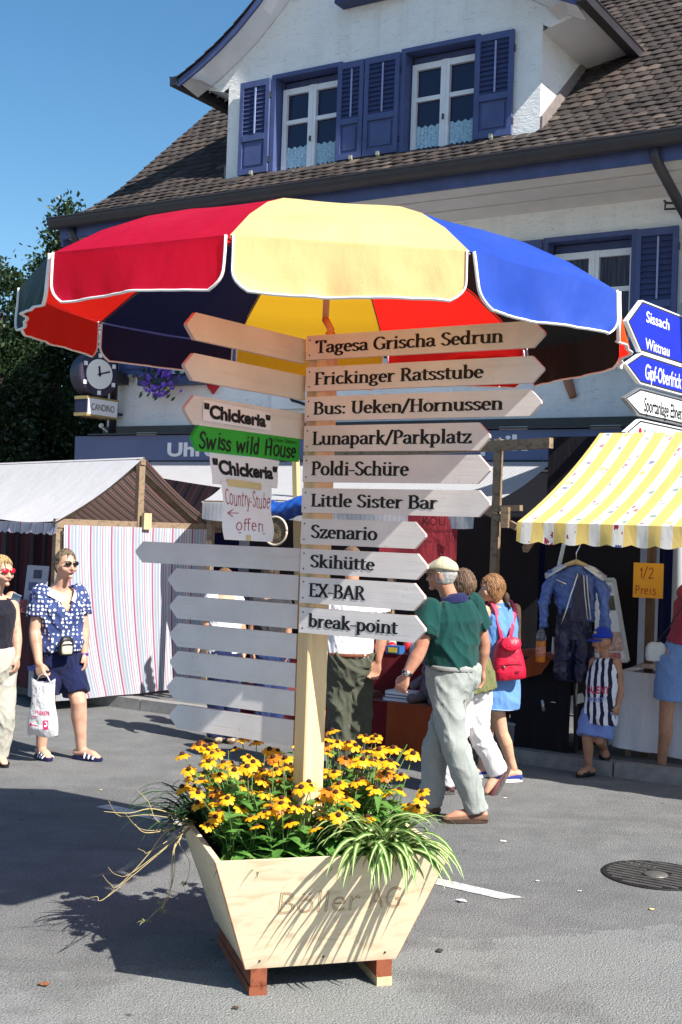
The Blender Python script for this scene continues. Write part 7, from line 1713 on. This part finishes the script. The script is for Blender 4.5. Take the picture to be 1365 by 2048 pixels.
# --- man standing behind the signpost
d0 = 9.55
j = JP(d0, sL=(655, 1186, -.04), sR=(751, 1184, .04), eL=(640, 1268, -.04), wL=(646, 1330, -.02), tL=(650, 1372, -.02), eR=(766, 1264, .0), wR=(757, 1322, -.04), tR=(743, 1368, -.06), hL=(680, 1335, -.02), hR=(718, 1335, .02), kL=(682, 1438, 0), kR=(716, 1438, .02), aL=(684, 1532, .02), aR=(716, 1532, .04), oL=(668, 1545, .16), oR=(716, 1544, .2))
for a in 'LR': j['o' + a].z = .03; j['a' + a].z = .09
S_ = Person('man in white shirt and dark olive trousers standing half hidden behind the signpost', V((j['aR'].x, j['aR'].y, 0)), SK_TAN, j, P(704, 1125, d0 + .02), (-.5, .87, 0), -.05)
S_.body(MTOR, 1.05, 1.0, .6, .75, palmR=V((-.2, -1, 0)))
S_.top('shirt', [(.15, .176, .14, .0), (.3, .182, .146, .01), (.5, .18, .142, .015), (.68, .185, .14, .01), (.84, .19, .135, 0), (.94, .17, .108, -.005), (1.0, .135, .088, -.01), (1.07, .09, .072, -.01)], cloth('white_shirt', (.74, .74, .77), .05), .012, .55, (.072, .082, .09), .008, seed=12)
S_.pants('trousers', cloth('olive_trousers', (.075, .080, .058), .18), .21, (.194, .158), (.192, .16), 1.0, (.118, .11, .098, .09), .018, seed=7, ff=(7, 7, 4))
w = M(); cwt = S_.pc.lerp(S_.sc, .185); w.tube([cwt + S_.hr * (.198 * cos(a)) + S_.fwd() * (.163 * sin(a)) for a in [i * pi / 14 for i in range(29)]], [(.015, .005)] * 29, 6, flat=ZU); w.build('belt', plain('brown_belt', (.16, .05, .025), .5), S_.t, True)
w = M(); bp = S_.pc + S_.hr * .09 - S_.fwd() * .150; w.box(bp + ZU * .02, (.05, .004, .006), (S_.hr, S_.fwd(), ZU)); w.build('pocket_flap', plain('dark_olive', (.05, .055, .04), .8), S_.t)  # flap in a darker olive than the trousers
S_.hair(hairmat('brown_hair', (.09, .05, .03), (.22, .13, .08)), lambda d: (d.z + .5 - .9 * d.y) * 4, 1.10, .04, seed=9)
for S in 'LR': S_.shoe(S, MA['black'], MA['black'])

# --- woman in white trousers, mostly behind the capped man
d0 = 9.1
j = JP(d0, sL=(897, 1216, -.10), sR=(944, 1214, .10), eL=(890, 1285, -.1), wL=(884, 1345, -.12), tL=(876, 1385, -.12), eR=(950, 1285, .08), wR=(946, 1345, .03), tR=(938, 1385, .0), hL=(925, 1362, -.06), hR=(958, 1362, .06), kL=(915, 1462, -.02), kR=(957, 1466, .03), aL=(890, 1572, 0), aR=(997, 1540, .06), oL=(862, 1590, 0), oR=(972, 1584, .0))
j['oL'].z = .03; j['aL'].z = .09
H_ = Person('brown-haired person in olive top and white trousers lifting a brown shoe behind the capped man', V((j['aL'].x, j['aL'].y, 0)), SK_WARM, j, P(926, 1172, d0), (-.75, .66, 0), 0)
H_.body(WTOR, .95, 1.0)
H_.top('shirt', [(-.14, .185, .145, 0), (.05, .175, .14, 0), (.3, .145, .12, 0), (.6, .138, .115, .01), (.8, .138, .115, .01), (.93, .125, .09, 0), (1.02, .08, .065, -.01)], cloth('olive_shirt', (.14, .145, .06), .15), .014, .6, (.078, .08, .08), .012, seed=15)
H_.pants('trousers', cloth('white_trousers', (.72, .69, .69), .05), .2, (.15, .12), (.178, .14), 1.0, (.11, .098, .086, .076), .009, seed=11)
w = M()
for S in 'R': an = H_.J['a' + S]; kn = H_.J['k' + S]; w.tube([an.lerp(kn, .10), an, an.lerp(H_.J['o' + S], .2)], [.043, .046, .05], 14, round_=True)
w.build('sock', cloth('navy_sock', (.015, .02, .09)), H_.t, True)
H_.hair(hairmat('dark_brown_hair', (.06, .032, .02), (.20, .12, .07)), lambda d: (d.z + .62 - .85 * d.y) * 4, 1.16, .06, seed=13)
for S in 'LR': H_.shoe(S, plain('plum_leather', (.10, .035, .04), .5, .2), plain('grey_tread', (.075, .068, .065), .9, .4, 60, .8), wd=.050, sole_h=.028)

# --- girl with the red backpack
d0 = 9.65
j = JP(d0, sL=(970, 1222, -.06), sR=(1031, 1218, .10), eL=(972, 1282, -.06), wL=(962, 1335, -.10), tL=(950, 1370, -.12), eR=(1034, 1290, .06), wR=(1028, 1345, -.02), tR=(1022, 1388, -.04), hL=(983, 1368, -.04), hR=(1006, 1368, .06), kL=(1004, 1466, -.04), kR=(975, 1462, .10), aL=(1027, 1545, -.02), aR=(964, 1535, .12), oL=(1002, 1567, -.05), oR=(940, 1552, .05))
j['oL'].z = .03; j['aL'].z = max(.10, min(.12, j['aL'].z)); j['oR'].z = .03; j['aR'].z = .09
Gd = Person('girl in sleeveless denim dress and blue canvas shoes wearing a red backpack', V((j['aL'].x, j['aL'].y, 0)), SK_WARM, j, P(986, 1178, d0 - .01), (-1, .02, 0), -.03, .97)
Gd.body([(q[0], q[1] * .92, q[2] * .92, q[3]) for q in WTOR], .84, .92, .55, .55)
DEN = cloth('light_denim', (.11, .24, .52), .18)
gs = [(-.32, .178, .150, 0), (-.2, .180, .152, 0), (-.02, .178, .146, 0), (.15, .165, .132, 0), (.38, .14, .115, 0), (.62, .145, .117, .01), (.78, .150, .12, .01), (.92, .138, .095, 0), (1.0, .085, .07, -.01), (1.05, .068, .062, -.01)]
Gd.top('dress', gs, DEN, .012, .0, fold=.008, seed=17)
w = M(); nb = Gd.sc + ZU * .035; w.loft([[nb + Gd.sr * (a * cos(q)) + Gd.fwd() * (a * .95 * sin(q)) + ZU * z for q in [2 * pi * i / 20 for i in range(20)]] for a, z in ((.085, -.02), (.078, .02), (.064, .032), (.06, .02))], 0, False); w.build('collar', DEN, Gd.t, True)
w = M(); hz_ = Gd.pc + (Gd.sc - Gd.pc) * -.315; w.tube([hz_ + Gd.hr * (.193 * cos(a)) + Gd.fwd() * (.165 * sin(a)) for a in [i * pi / 14 for i in range(29)]], .004, 5); w.build('hem', plain('pale_denim_seam', (.30, .42, .60), .9), Gd.t, True)
Gd.hair(hairmat('honey_hair', (.12, .05, .02), (.36, .18, .075)), lambda d: (d.z + .80 - .95 * max(-.25, d.y) + .06 * noise.noise(d * 6)) * 4 * (1 if d.y < .55 or d.z > .45 else 0), 1.11, .035, back=lambda d: (.12 * min(1, max(0, (-.05 - d.z) * 2.2)) if d.y < .35 else 0) + .03 * max(0, -d.y), seed=19)
Gd.eyes(); Gd.lips((.42, .14, .12))
w = M(); w.ball(Gd.hq(-.01, -.105, -.075), (.035, .03, .05), ax=(Gd.r, Gd.f, Gd.u))
for i in range(9): w.tube([Gd.hq(.01 * (i - 4), -.10, -.10), Gd.hq(.013 * (i - 4), -.13, -.13), Gd.hq(.016 * (i - 4), -.135, -.155)], [.012, .009, .004], 6)
w.build('ponytail', plain('dark_hair_tie', (.05, .03, .02), .7, .3, 30, .4), Gd.t, True)
for S in 'LR': Gd.shoe(S, cloth('blue_canvas_shoe', (.02, .035, .22)), plain('cream_sole', (.62, .58, .54), .7), h=.046, wd=.046, sole_h=.026)
# red backpack
REDB = plain('red_nylon', (.56, .008, .04), .45, .12, 9, .5, 16, .4, bd=.02); bf = -Gd.fwd()
bc = P(1016, 1316, d0 + .06 - .22); bu = V((.02, .02, 1)).normalized(); bx = Gd.sr.lerp(FU, .4).normalized(); bx = (bx - bu * bx.dot(bu)).normalized(); by = bu.cross(bx)
bx = (Matrix.Rotation(radians(-7), 3, by) @ bx); bu = by.cross(bx) * -1 if by.cross(bx).z < 0 else by.cross(bx)
bp_ = thing('backpack', 'small red backpack with round flap on the back of the girl in denim', 'backpack', bc - bu * .15)
def bk(a, b, z, off=0.0, n_=24): return [bc + bx * (a * math.copysign(abs(cos(q)) ** .6, cos(q)) + off) + by * (b * math.copysign(abs(sin(q)) ** .7, sin(q))) + bu * z for q in [2 * pi * i / n_ for i in range(n_)]]
w = M(); w.loft([bk(.105, .06, -.165), bk(.128, .078, -.155), bk(.130, .082, -.09), bk(.118, .08, 0), bk(.095, .072, .09), bk(.065, .058, .14), bk(.04, .04, .15)]); w.build('bag_body', REDB, bp_, True)
w = M(); w.loft([[bc + bx * (.078 * cos(q) * k_ + .012) + by * (-.078 * 1 + o - .03 * max(0, -sin(q))) * 1 + bu * (.115 + .052 * sin(q) * k_) for q in [2 * pi * i / 24 for i in range(24)]] for o, k_ in ((.05, .96), (-.012, 1.0), (-.022, .9))]); w.build('flap', REDB, bp_, True)
w = M(); w.tube([bc + bx * -.10 - by * .084 + bu * -.045, bc - by * .0875 + bu * -.04, bc + bx * .10 - by * .084 + bu * -.045], .003, 5); ob = w.build('pocket_zip', plain('dark_red_zip', (.25, .0, .02), .5), bp_, True)
w = M(); w.tube([bc + bx * -.06 - by * .088 + bu * -.043, bc + bx * -.045 - by * .092 + bu * -.065], .005, 5); w.build('zip_pull', MA['chrome'], ob, True)
w = M(); o_ = bc + bx * .035 - by * .0885 + bu * -.115
for a, b in (((0, 0), (0, .022)), ((0, .022), (.014, .022)), ((.014, .022), (.014, 0)), ((.02, .011), (.032, .022)), ((.02, .011), (.034, 0)), ((0, .011), (.014, .011))): w.beam(o_ + bx * a[0] + bu * a[1], o_ + bx * b[0] + bu * b[1], .004, .003, by)
w.build('emblem', MA['black'], bp_)
w = M(); w.tube([bc + by * -.05 + bu * .15 - bx * .01, bc + by * -.075 + bu * .17, bc + by * -.06 + bu * .135 + bx * .02], .007, 6); w.build('drawstring', plain('pink_cord', (.62, .25, .28), .6), bp_, True)
for S, sg in (('L', -1), ('R', 1)):
    sh = Gd.J['s' + S] + ZU * .066 + Gd.sr * (-sg * .055); w = M(); lo = bc + bx * (sg * .115) + by * .04 - bu * .13
    w.tube([bc + bu * .13 + bx * (sg * .03) + by * .02, sh + bf * .07 - ZU * .055, sh + bf * .01 + ZU * .004, sh - bf * .075 - ZU * .05], [(.019, .006)] * 4, 8, flat=Gd.sr)
    w.tube([sh - bf * .075 - ZU * .05, Gd.sc + Gd.sr * (sg * .14) - bf * .13 - ZU * .22, Gd.sc + Gd.sr * (sg * .175) - bf * .0 - ZU * .30, lo], [(.013, .004)] * 4, 8, flat=ZU); w.build('shoulder_strap', plain('pink_red_strap', (.62, .05, .12), .6), bp_, True)

# --- boy in the blue cap
d0 = 10.0
j = JP(d0, sR=(1189, 1324, .05), sL=(1233, 1326, -.05), eR=(1181, 1372, .06), wR=(1180, 1410, .02), tR=(1178, 1436, .0), eL=(1242, 1378, -.06), wL=(1237, 1412, -.09), tL=(1228, 1441, -.10), hR=(1186, 1428, .03), hL=(1213, 1428, -.03), kR=(1175, 1478, -.04), kL=(1199, 1480, -.06), aR=(1178, 1531, -.02), aL=(1209, 1502, .16), oR=(1160, 1548, -.10), oL=(1211, 1521, .08))
j['oR'].z = .03; j['aR'].z = .075; j['oL'].z = .14; j['aL'].z = max(.19, j['aL'].z)
B_ = Person('boy in bright blue baseball cap and black-white striped tank top leaving the kerb', V((j['aR'].x, j['aR'].y, 0)), SK_DK, j, P(1206, 1281, d0), (-.80, -.60, 0), -.05, .90, .85)
CT = [(q[0], q[1] * .60, q[2] * .70, q[3]) for q in MTOR]
B_.body(CT, .78, .80, .5, .5, voxel=.006)
m, t, n, out = newmat('striped_tank_top'); u_ = coord(t, 'UV'); sx = n.new('ShaderNodeSeparateXYZ'); L(t, u_, sx.inputs[0]); wob = mathn(t, 'MULTIPLY', mathn(t, 'SUBTRACT', nz(t, u_, 9, 2), .5), .03)
ff_ = mathn(t, 'FRACT', mathn(t, 'DIVIDE', mathn(t, 'ADD', sx.outputs[0], wob), .056)); surf(t, out, ramp(t, ff_, [(0, (.62, .64, .72)), (.50, (.012, .013, .035))], 'CONSTANT'), .8, bump(t, nz(t, coord(t), 12, 4), .5, .02), .2)
TK = B_.top('tank_top', [(-.16, .132, .104, .0), (.05, .126, .100, 0), (.3, .114, .094, .008), (.6, .108, .09, .01), (.82, .104, .082, .005), (.94, .088, .066, 0), (1.02, .074, .056, -.005), (1.08, .056, .05, -.005)], m, .014, .0, fold=.010, uv=True, seed=21, voxel=.008)
bvh = BVHTree.FromPolygons([v.co + V(TK['_o']) for v in TK.data.vertices], [tuple(p.vertices) for p in TK.data.polygons]); bfw = B_.fwd()
def onshirt(p):
    h = bvh.ray_cast(p + bfw * .6, -bfw); return (h[0] + bfw * .004) if h[0] is not None else p
w = M(); bch = B_.pc.lerp(B_.sc, .42); lay_text(w, font_text('TALENT', .03), bch - B_.sr * -.10 * 1, -B_.sr, ZU, .20, .06, 0, proj=onshirt); ob = w.build('chest_lettering', plain('red_flock', (.42, .03, .08), .8), B_.t)
w = M(); lay_text(w, font_text('SPORT', .03), bch + B_.sr * .065 - ZU * .065, -B_.sr, ZU, .13, .035, 0, proj=onshirt); w.build('chest_lettering', plain('pale_blue_flock', (.2, .25, .5), .8), B_.t)
w = M()
B_.pants('shorts', cloth('pale_blue_shorts', (.15, .22, .50), .15), .12, (.112, .098), (.126, .112), 1.0 - .08, (.088, .092, .098), .010, seed=23)
w = M(); n_, m_ = 32, 12; rings = []
for q in range(m_ + 1):
    a = pi / 2 * q / m_; rings.append([B_.hq(cos(2 * pi * k_ / n_) * cos(a) * .083, sin(2 * pi * k_ / n_) * cos(a) * .104, .030 + .10 * sin(a)) for k_ in range(n_)])
w.loft(rings); BC = cloth('blue_cap_cotton', (.015, .04, .36), .12); cp = w.build('baseball_cap', BC, B_.t, True)
w = M(); w.loft([[B_.hq(.070 * cos(q) * k_, .080 + .088 * sin(q) * k_, .034 - .028 * sin(q) - .02 * cos(q) ** 2 + z) for q in [pi * i / 16 for i in range(17)]] for k_, z in ((1, 0), (1, .006))]); w.build('visor', BC, cp, True)
w = M(); ec = B_.hq(.0, .112, .088); w.add([B_.hq(x, .099 + .0 - .04 * (z - .07), z) for x, z in ((0, .062), (.016, .078), (.017, .092), (.007, .085), (.0, .098), (-.007, .085), (-.017, .092), (-.016, .078))], [tuple(range(8))]); w.build('cap_badge', plain('yellow_badge', (.65, .48, .08), .6), cp)
B_.hair(hairmat('boy_hair', (.05, .03, .02), (.12, .08, .05)), lambda d: (.25 - d.y) * 4 * min(1, max(0, (d.z + .35) * 5)), 1.05, .02, seed=25, strands=False)
B_.eyes(); B_.lips((.28, .09, .07))
for S in 'LR': B_.shoe(S, [MA['black'], MA['black']], MA['black'], slide=True, wd=.040)

# --- woman at the right edge bending over the table
d0 = 9.95
j = JP(d0, sL=(1372, 1188, -.12), sR=(1425, 1185, .06), eL=(1395, 1250, -.16), wL=(1430, 1290, .0), tL=(1450, 1310, .05), eR=(1455, 1245, .1), wR=(1465, 1290, .15), tR=(1475, 1320, .18), hL=(1344, 1318, -.05), hR=(1382, 1318, .05), kL=(1332, 1440, -.02), kR=(1384, 1440, .06), aL=(1323, 1530, .05), aR=(1388, 1532, .1), oL=(1322, 1540, .20), oR=(1398, 1541, .25))
for a in 'LR': j['o' + a].z = .03; j['a' + a].z = .085
R_ = Person('woman in rolled denim shorts and dark red top cut off by the right edge', V((j['aL'].x, j['aL'].y, 0)), SK_DK, j, P(1428, 1130, d0), (.5, .86, 0), -.3)
R_.body(WTOR, .95, 1.0)
R_.top('top', cut([(.22, .155, .122, .0)] + WTOR, .2, 1.03), cloth('dark_red_top', (.22, .03, .05)), .012, .35, (.072, .07, .07), .008, seed=31)
R_.pants('shorts', cloth('blue_denim', (.13, .22, .44), .2), .24, (.15, .122), (.186, .15), .66, (.12, .118, .112), .008, seed=33)
w = M()
for sg in (-1, 1): q = R_.pc - R_.fwd() * .155 + R_.hr * (sg * .085) + ZU * .02; w.tube([q + R_.hr * -.055 + ZU * .02, q + R_.hr * -.05 - ZU * .08, q - ZU * .10, q + R_.hr * .05 - ZU * .08, q + R_.hr * .055 + ZU * .02], .004, 5)
w.build('pocket_seam', plain('denim_seam', (.07, .11, .24), .9), R_.t, True)
R_.hair(hairmat('dark_hair', (.04, .025, .02), (.12, .08, .05)), lambda d: (d.z + .6 - .8 * d.y) * 4, 1.13, .04, seed=35)
for S in 'LR': R_.shoe(S, MA['black'], MA['black'])
hbq = P(1312, 1303, d0 - .08); hb = thing('handbag', 'small pale handbag on a thin black strap beside the denim shorts', 'bag', hbq - ZU * .08)
w = M(); rbox(w, hbq, .085, .03, .075, FU.lerp(FN, .5).normalized(), ZU.cross(FU.lerp(FN, .5).normalized())); w.build('bag_body', plain('pale_grey_leather', (.42, .44, .46), .5, .1), hb, True)
w = M(); w.tube([hbq + ZU * .07, P(1338, 1255, d0 - .2), P(1372, 1203, d0 - .24), P(1400, 1180, d0)], .006, 6); w.build('strap', MA['black'], hb, True)

# --- two visitors seen through the gaps of the blank boards
d0 = 10.9
j = JP(d0, sL=(424, 1200, -.05), sR=(474, 1200, .05), eL=(412, 1260, -.08), wL=(398, 1292, -.12), tL=(389, 1318, -.14), eR=(486, 1262, .05), wR=(488, 1310, .02), tR=(488, 1340, 0), hL=(436, 1320, -.03), hR=(464, 1320, .03), kL=(434, 1400, 0), kR=(462, 1400, .02), aL=(432, 1468, 0), aR=(462, 1470, .02), oL=(418, 1478, .1), oR=(460, 1478, .16))
for a in 'LR': j['o' + a].z = .03; j['a' + a].z = .08
Q1 = Person('person in white T-shirt and navy trousers seen through the gaps between blank boards', V((j['aL'].x, j['aL'].y, 0)), SK_WARM, j, P(450, 1163, d0), (-.6, .8, 0), 0, .95, .9)
Q1.body([(q[0], q[1] * .86, q[2] * .9, q[3]) for q in MTOR], .85, .85, voxel=.008)
Q1.top('t_shirt', [(q[0], q[1] * .88, q[2] * .92, q[3]) for q in cut([(.12, .165, .13, 0)] + MTOR, .1, 1.03)], cloth('white_t_shirt', (.70, .70, .73), .05), .014, .6, (.075, .078, .08), .009, seed=41)
Q1.pants('trousers', cloth('navy_trousers', (.012, .018, .06), .25), .18, (.14, .118), (.155, .13), 1.0, (.10, .092, .082, .076), .009, seed=43)
Q1.hair(hairmat('chestnut_hair', (.10, .045, .02), (.26, .14, .07)), lambda d: (d.z + .6 - .8 * d.y) * 4, 1.12, .04, seed=45)
for S in 'LR': Q1.shoe(S, plain('tan_shoe', (.40, .32, .20), .7), TANS)
d0 = 11.2
j = JP(d0, sL=(515, 1196, -.05), sR=(566, 1196, .05), eL=(504, 1258, -.04), wL=(505, 1304, -.08), tL=(508, 1334, -.1), eR=(577, 1258, .05), wR=(576, 1304, .0), tR=(572, 1334, -.03), hL=(527, 1312, -.03), hR=(555, 1312, .03), kL=(526, 1390, 0), kR=(556, 1390, .02), aL=(524, 1456, 0), aR=(556, 1458, .02), oL=(512, 1466, .1), oR=(556, 1467, .16))
for a in 'LR': j['o' + a].z = .03; j['a' + a].z = .08
Q2 = Person('person in dark top and navy jeans seen between blank boards nearest the post', V((j['aL'].x, j['aL'].y, 0)), SK_DK, j, P(541, 1148, d0), (-.3, .95, 0), 0, .97, .95)
Q2.body([(q[0], q[1] * .9, q[2] * .9, q[3]) for q in WTOR], .85, .9, voxel=.008)
Q2.top('top', [(q[0], q[1] * .92, q[2] * .94, q[3]) for q in cut([(.12, .165, .13, 0)] + WTOR, .1, 1.03)], cloth('charcoal_top', (.03, .03, .035), .2), .014, .6, (.072, .074, .076), .009, seed=51)
Q2.pants('jeans', cloth('navy_jeans', (.02, .035, .11), .25), .18, (.14, .118), (.165, .135), 1.0, (.105, .095, .085, .078), .009, seed=53)
Q2.hair(hairmat('black_brown_hair', (.03, .02, .015), (.10, .06, .04)), lambda d: (d.z + .65 - .8 * d.y) * 4, 1.13, .05, seed=55)
for S in 'LR': Q2.shoe(S, plain('white_trainer', (.6, .6, .6), .6), MA['letw'])
# leather suit on its hanger
hg = P(1153, 1120, 10.25)
LB = plain('blue_leather', (.07, .13, .38), .32, .25, 12, .5, 18, .5, bd=.02); LW = plain('white_leather', (.62, .62, .68), .35, .1, 9, .2); LN = plain('black_blue_leather', (.010, .012, .045), .35, .3, 12, .5, 20, .5, bd=.02)
st_ = thing('leather_suit', 'blue motorcycle leather jacket and trousers with white shoulders on a wooden hanger', 'motorcycle suit', hg - ZU * .95)
hx = (FU * .97 + FN * .24).normalized(); hy = ZU.cross(hx)      # right along the shoulders / into the stall
def H(x, y, z): return hg + hx * x + hy * y + ZU * z
w = M(); w.tube([H(-.16, 0, -.10), H(-.08, 0, -.045), H(0, 0, -.015), H(.08, 0, -.045), H(.16, 0, -.10)], [.012, .018, .024, .018, .012], 10); w.build('hanger', wood('hanger_wood', (.62, .45, .24), (.5, .32, .15), 0, False), st_, True)
w = M(); w.tube([H(0, 0, 0), H(0, 0, .06), H(.02, 0, .10), H(.03, 0, .13), H(.0, 0, .15), H(-.02, 0, .13)], .005, 6); w.build('hook', MA['chrome'], st_, True)
def ell(c, a, b, n_=20, ph=0.0): return [c + hx * (a * cos(2 * pi * k_ / n_)) + hy * (b * sin(2 * pi * k_ / n_)) for k_ in range(n_)]
w = M(); w.loft([ell(H(0, 0, -.05), .055, .05), ell(H(0, 0, -.075), .10, .06), ell(H(0, 0, -.115), .185, .065), ell(H(0, 0, -.17), .20, .068), ell(H(0, 0, -.30), .172, .070), ell(H(.005, 0, -.42), .150, .068), ell(H(.01, 0, -.50), .145, .066)]); remesh(w, 'jacket', LB, st_, .008, 3, .014, (8, 8, 6), None, None, 61)
w = M(); w.add([H(.05, -.098, -.10), H(.14, -.085, -.28), H(.13, -.10, -.50), H(-.03, -.105, -.50), H(.0, -.10, -.28)], [(0, 1, 2, 3, 4)]); w.build('open_front', LN, st_)
for sg in (-1, 1):
    w = M(); w.tube([H(sg * .17, -.01, -.12), H(sg * .225, -.02, -.24), H(sg * .25, -.05, -.38), H(sg * .265 + (.03 if sg < 0 else 0), -.08, -.56)], [(.055), .048, .043, .036], 14); remesh(w, 'sleeve', LB, st_, .007, 3, .012, (10, 10, 9), None, None, 62 + sg)
    w = M(); w.loft([[H(sg * (x + dx), y * (1 + 0), z) for x, y, z in ((.07, -.075, -.055), (.14, -.092, -.10), (.225, -.085, -.16), (.245, 0, -.12), (.15, 0, -.055), (.07, 0, -.03))] for dx in (0, .012)]); w.build('shoulder_patch', LW, st_, True)
w = M(); w.tube([H(.03, -.10, -.11), H(-.02, -.108, -.28), H(-.055, -.112, -.42), H(-.09, -.112, -.53)], .007, 6)
w.tube([H(-.15, -.085, -.16), H(-.10, -.094, -.185), H(-.06, -.098, -.20)], .007, 6); w.build('zip', MA['chrome'], st_, True)
w = M()
for x in (.075, .10): w.tube([H(x, -.088, -.12), H(x + .015, -.098, -.27), H(x + .045, -.10, -.48)], .005, 5)
w.build('white_stripe', LW, st_, True)
w = M(); w.loft([ell(H(.0, .01, -.40), .13, .07), ell(H(0, .01, -.55), .15, .09), ell(H(0, .01, -.66), .155, .09)])
for sg in (-1, 1): w.loft([ell(H(sg * .075, .01, -.58), .082, .085), ell(H(sg * .08, .0, -.80), .075, .08), ell(H(sg * .08, .0, -.92), .07, .075), ell(H(sg * .075, .01, -1.0), .058, .06)])
remesh(w, 'trousers', LN, st_, .009, 3, .013, (8, 8, 7), None, None, 65)
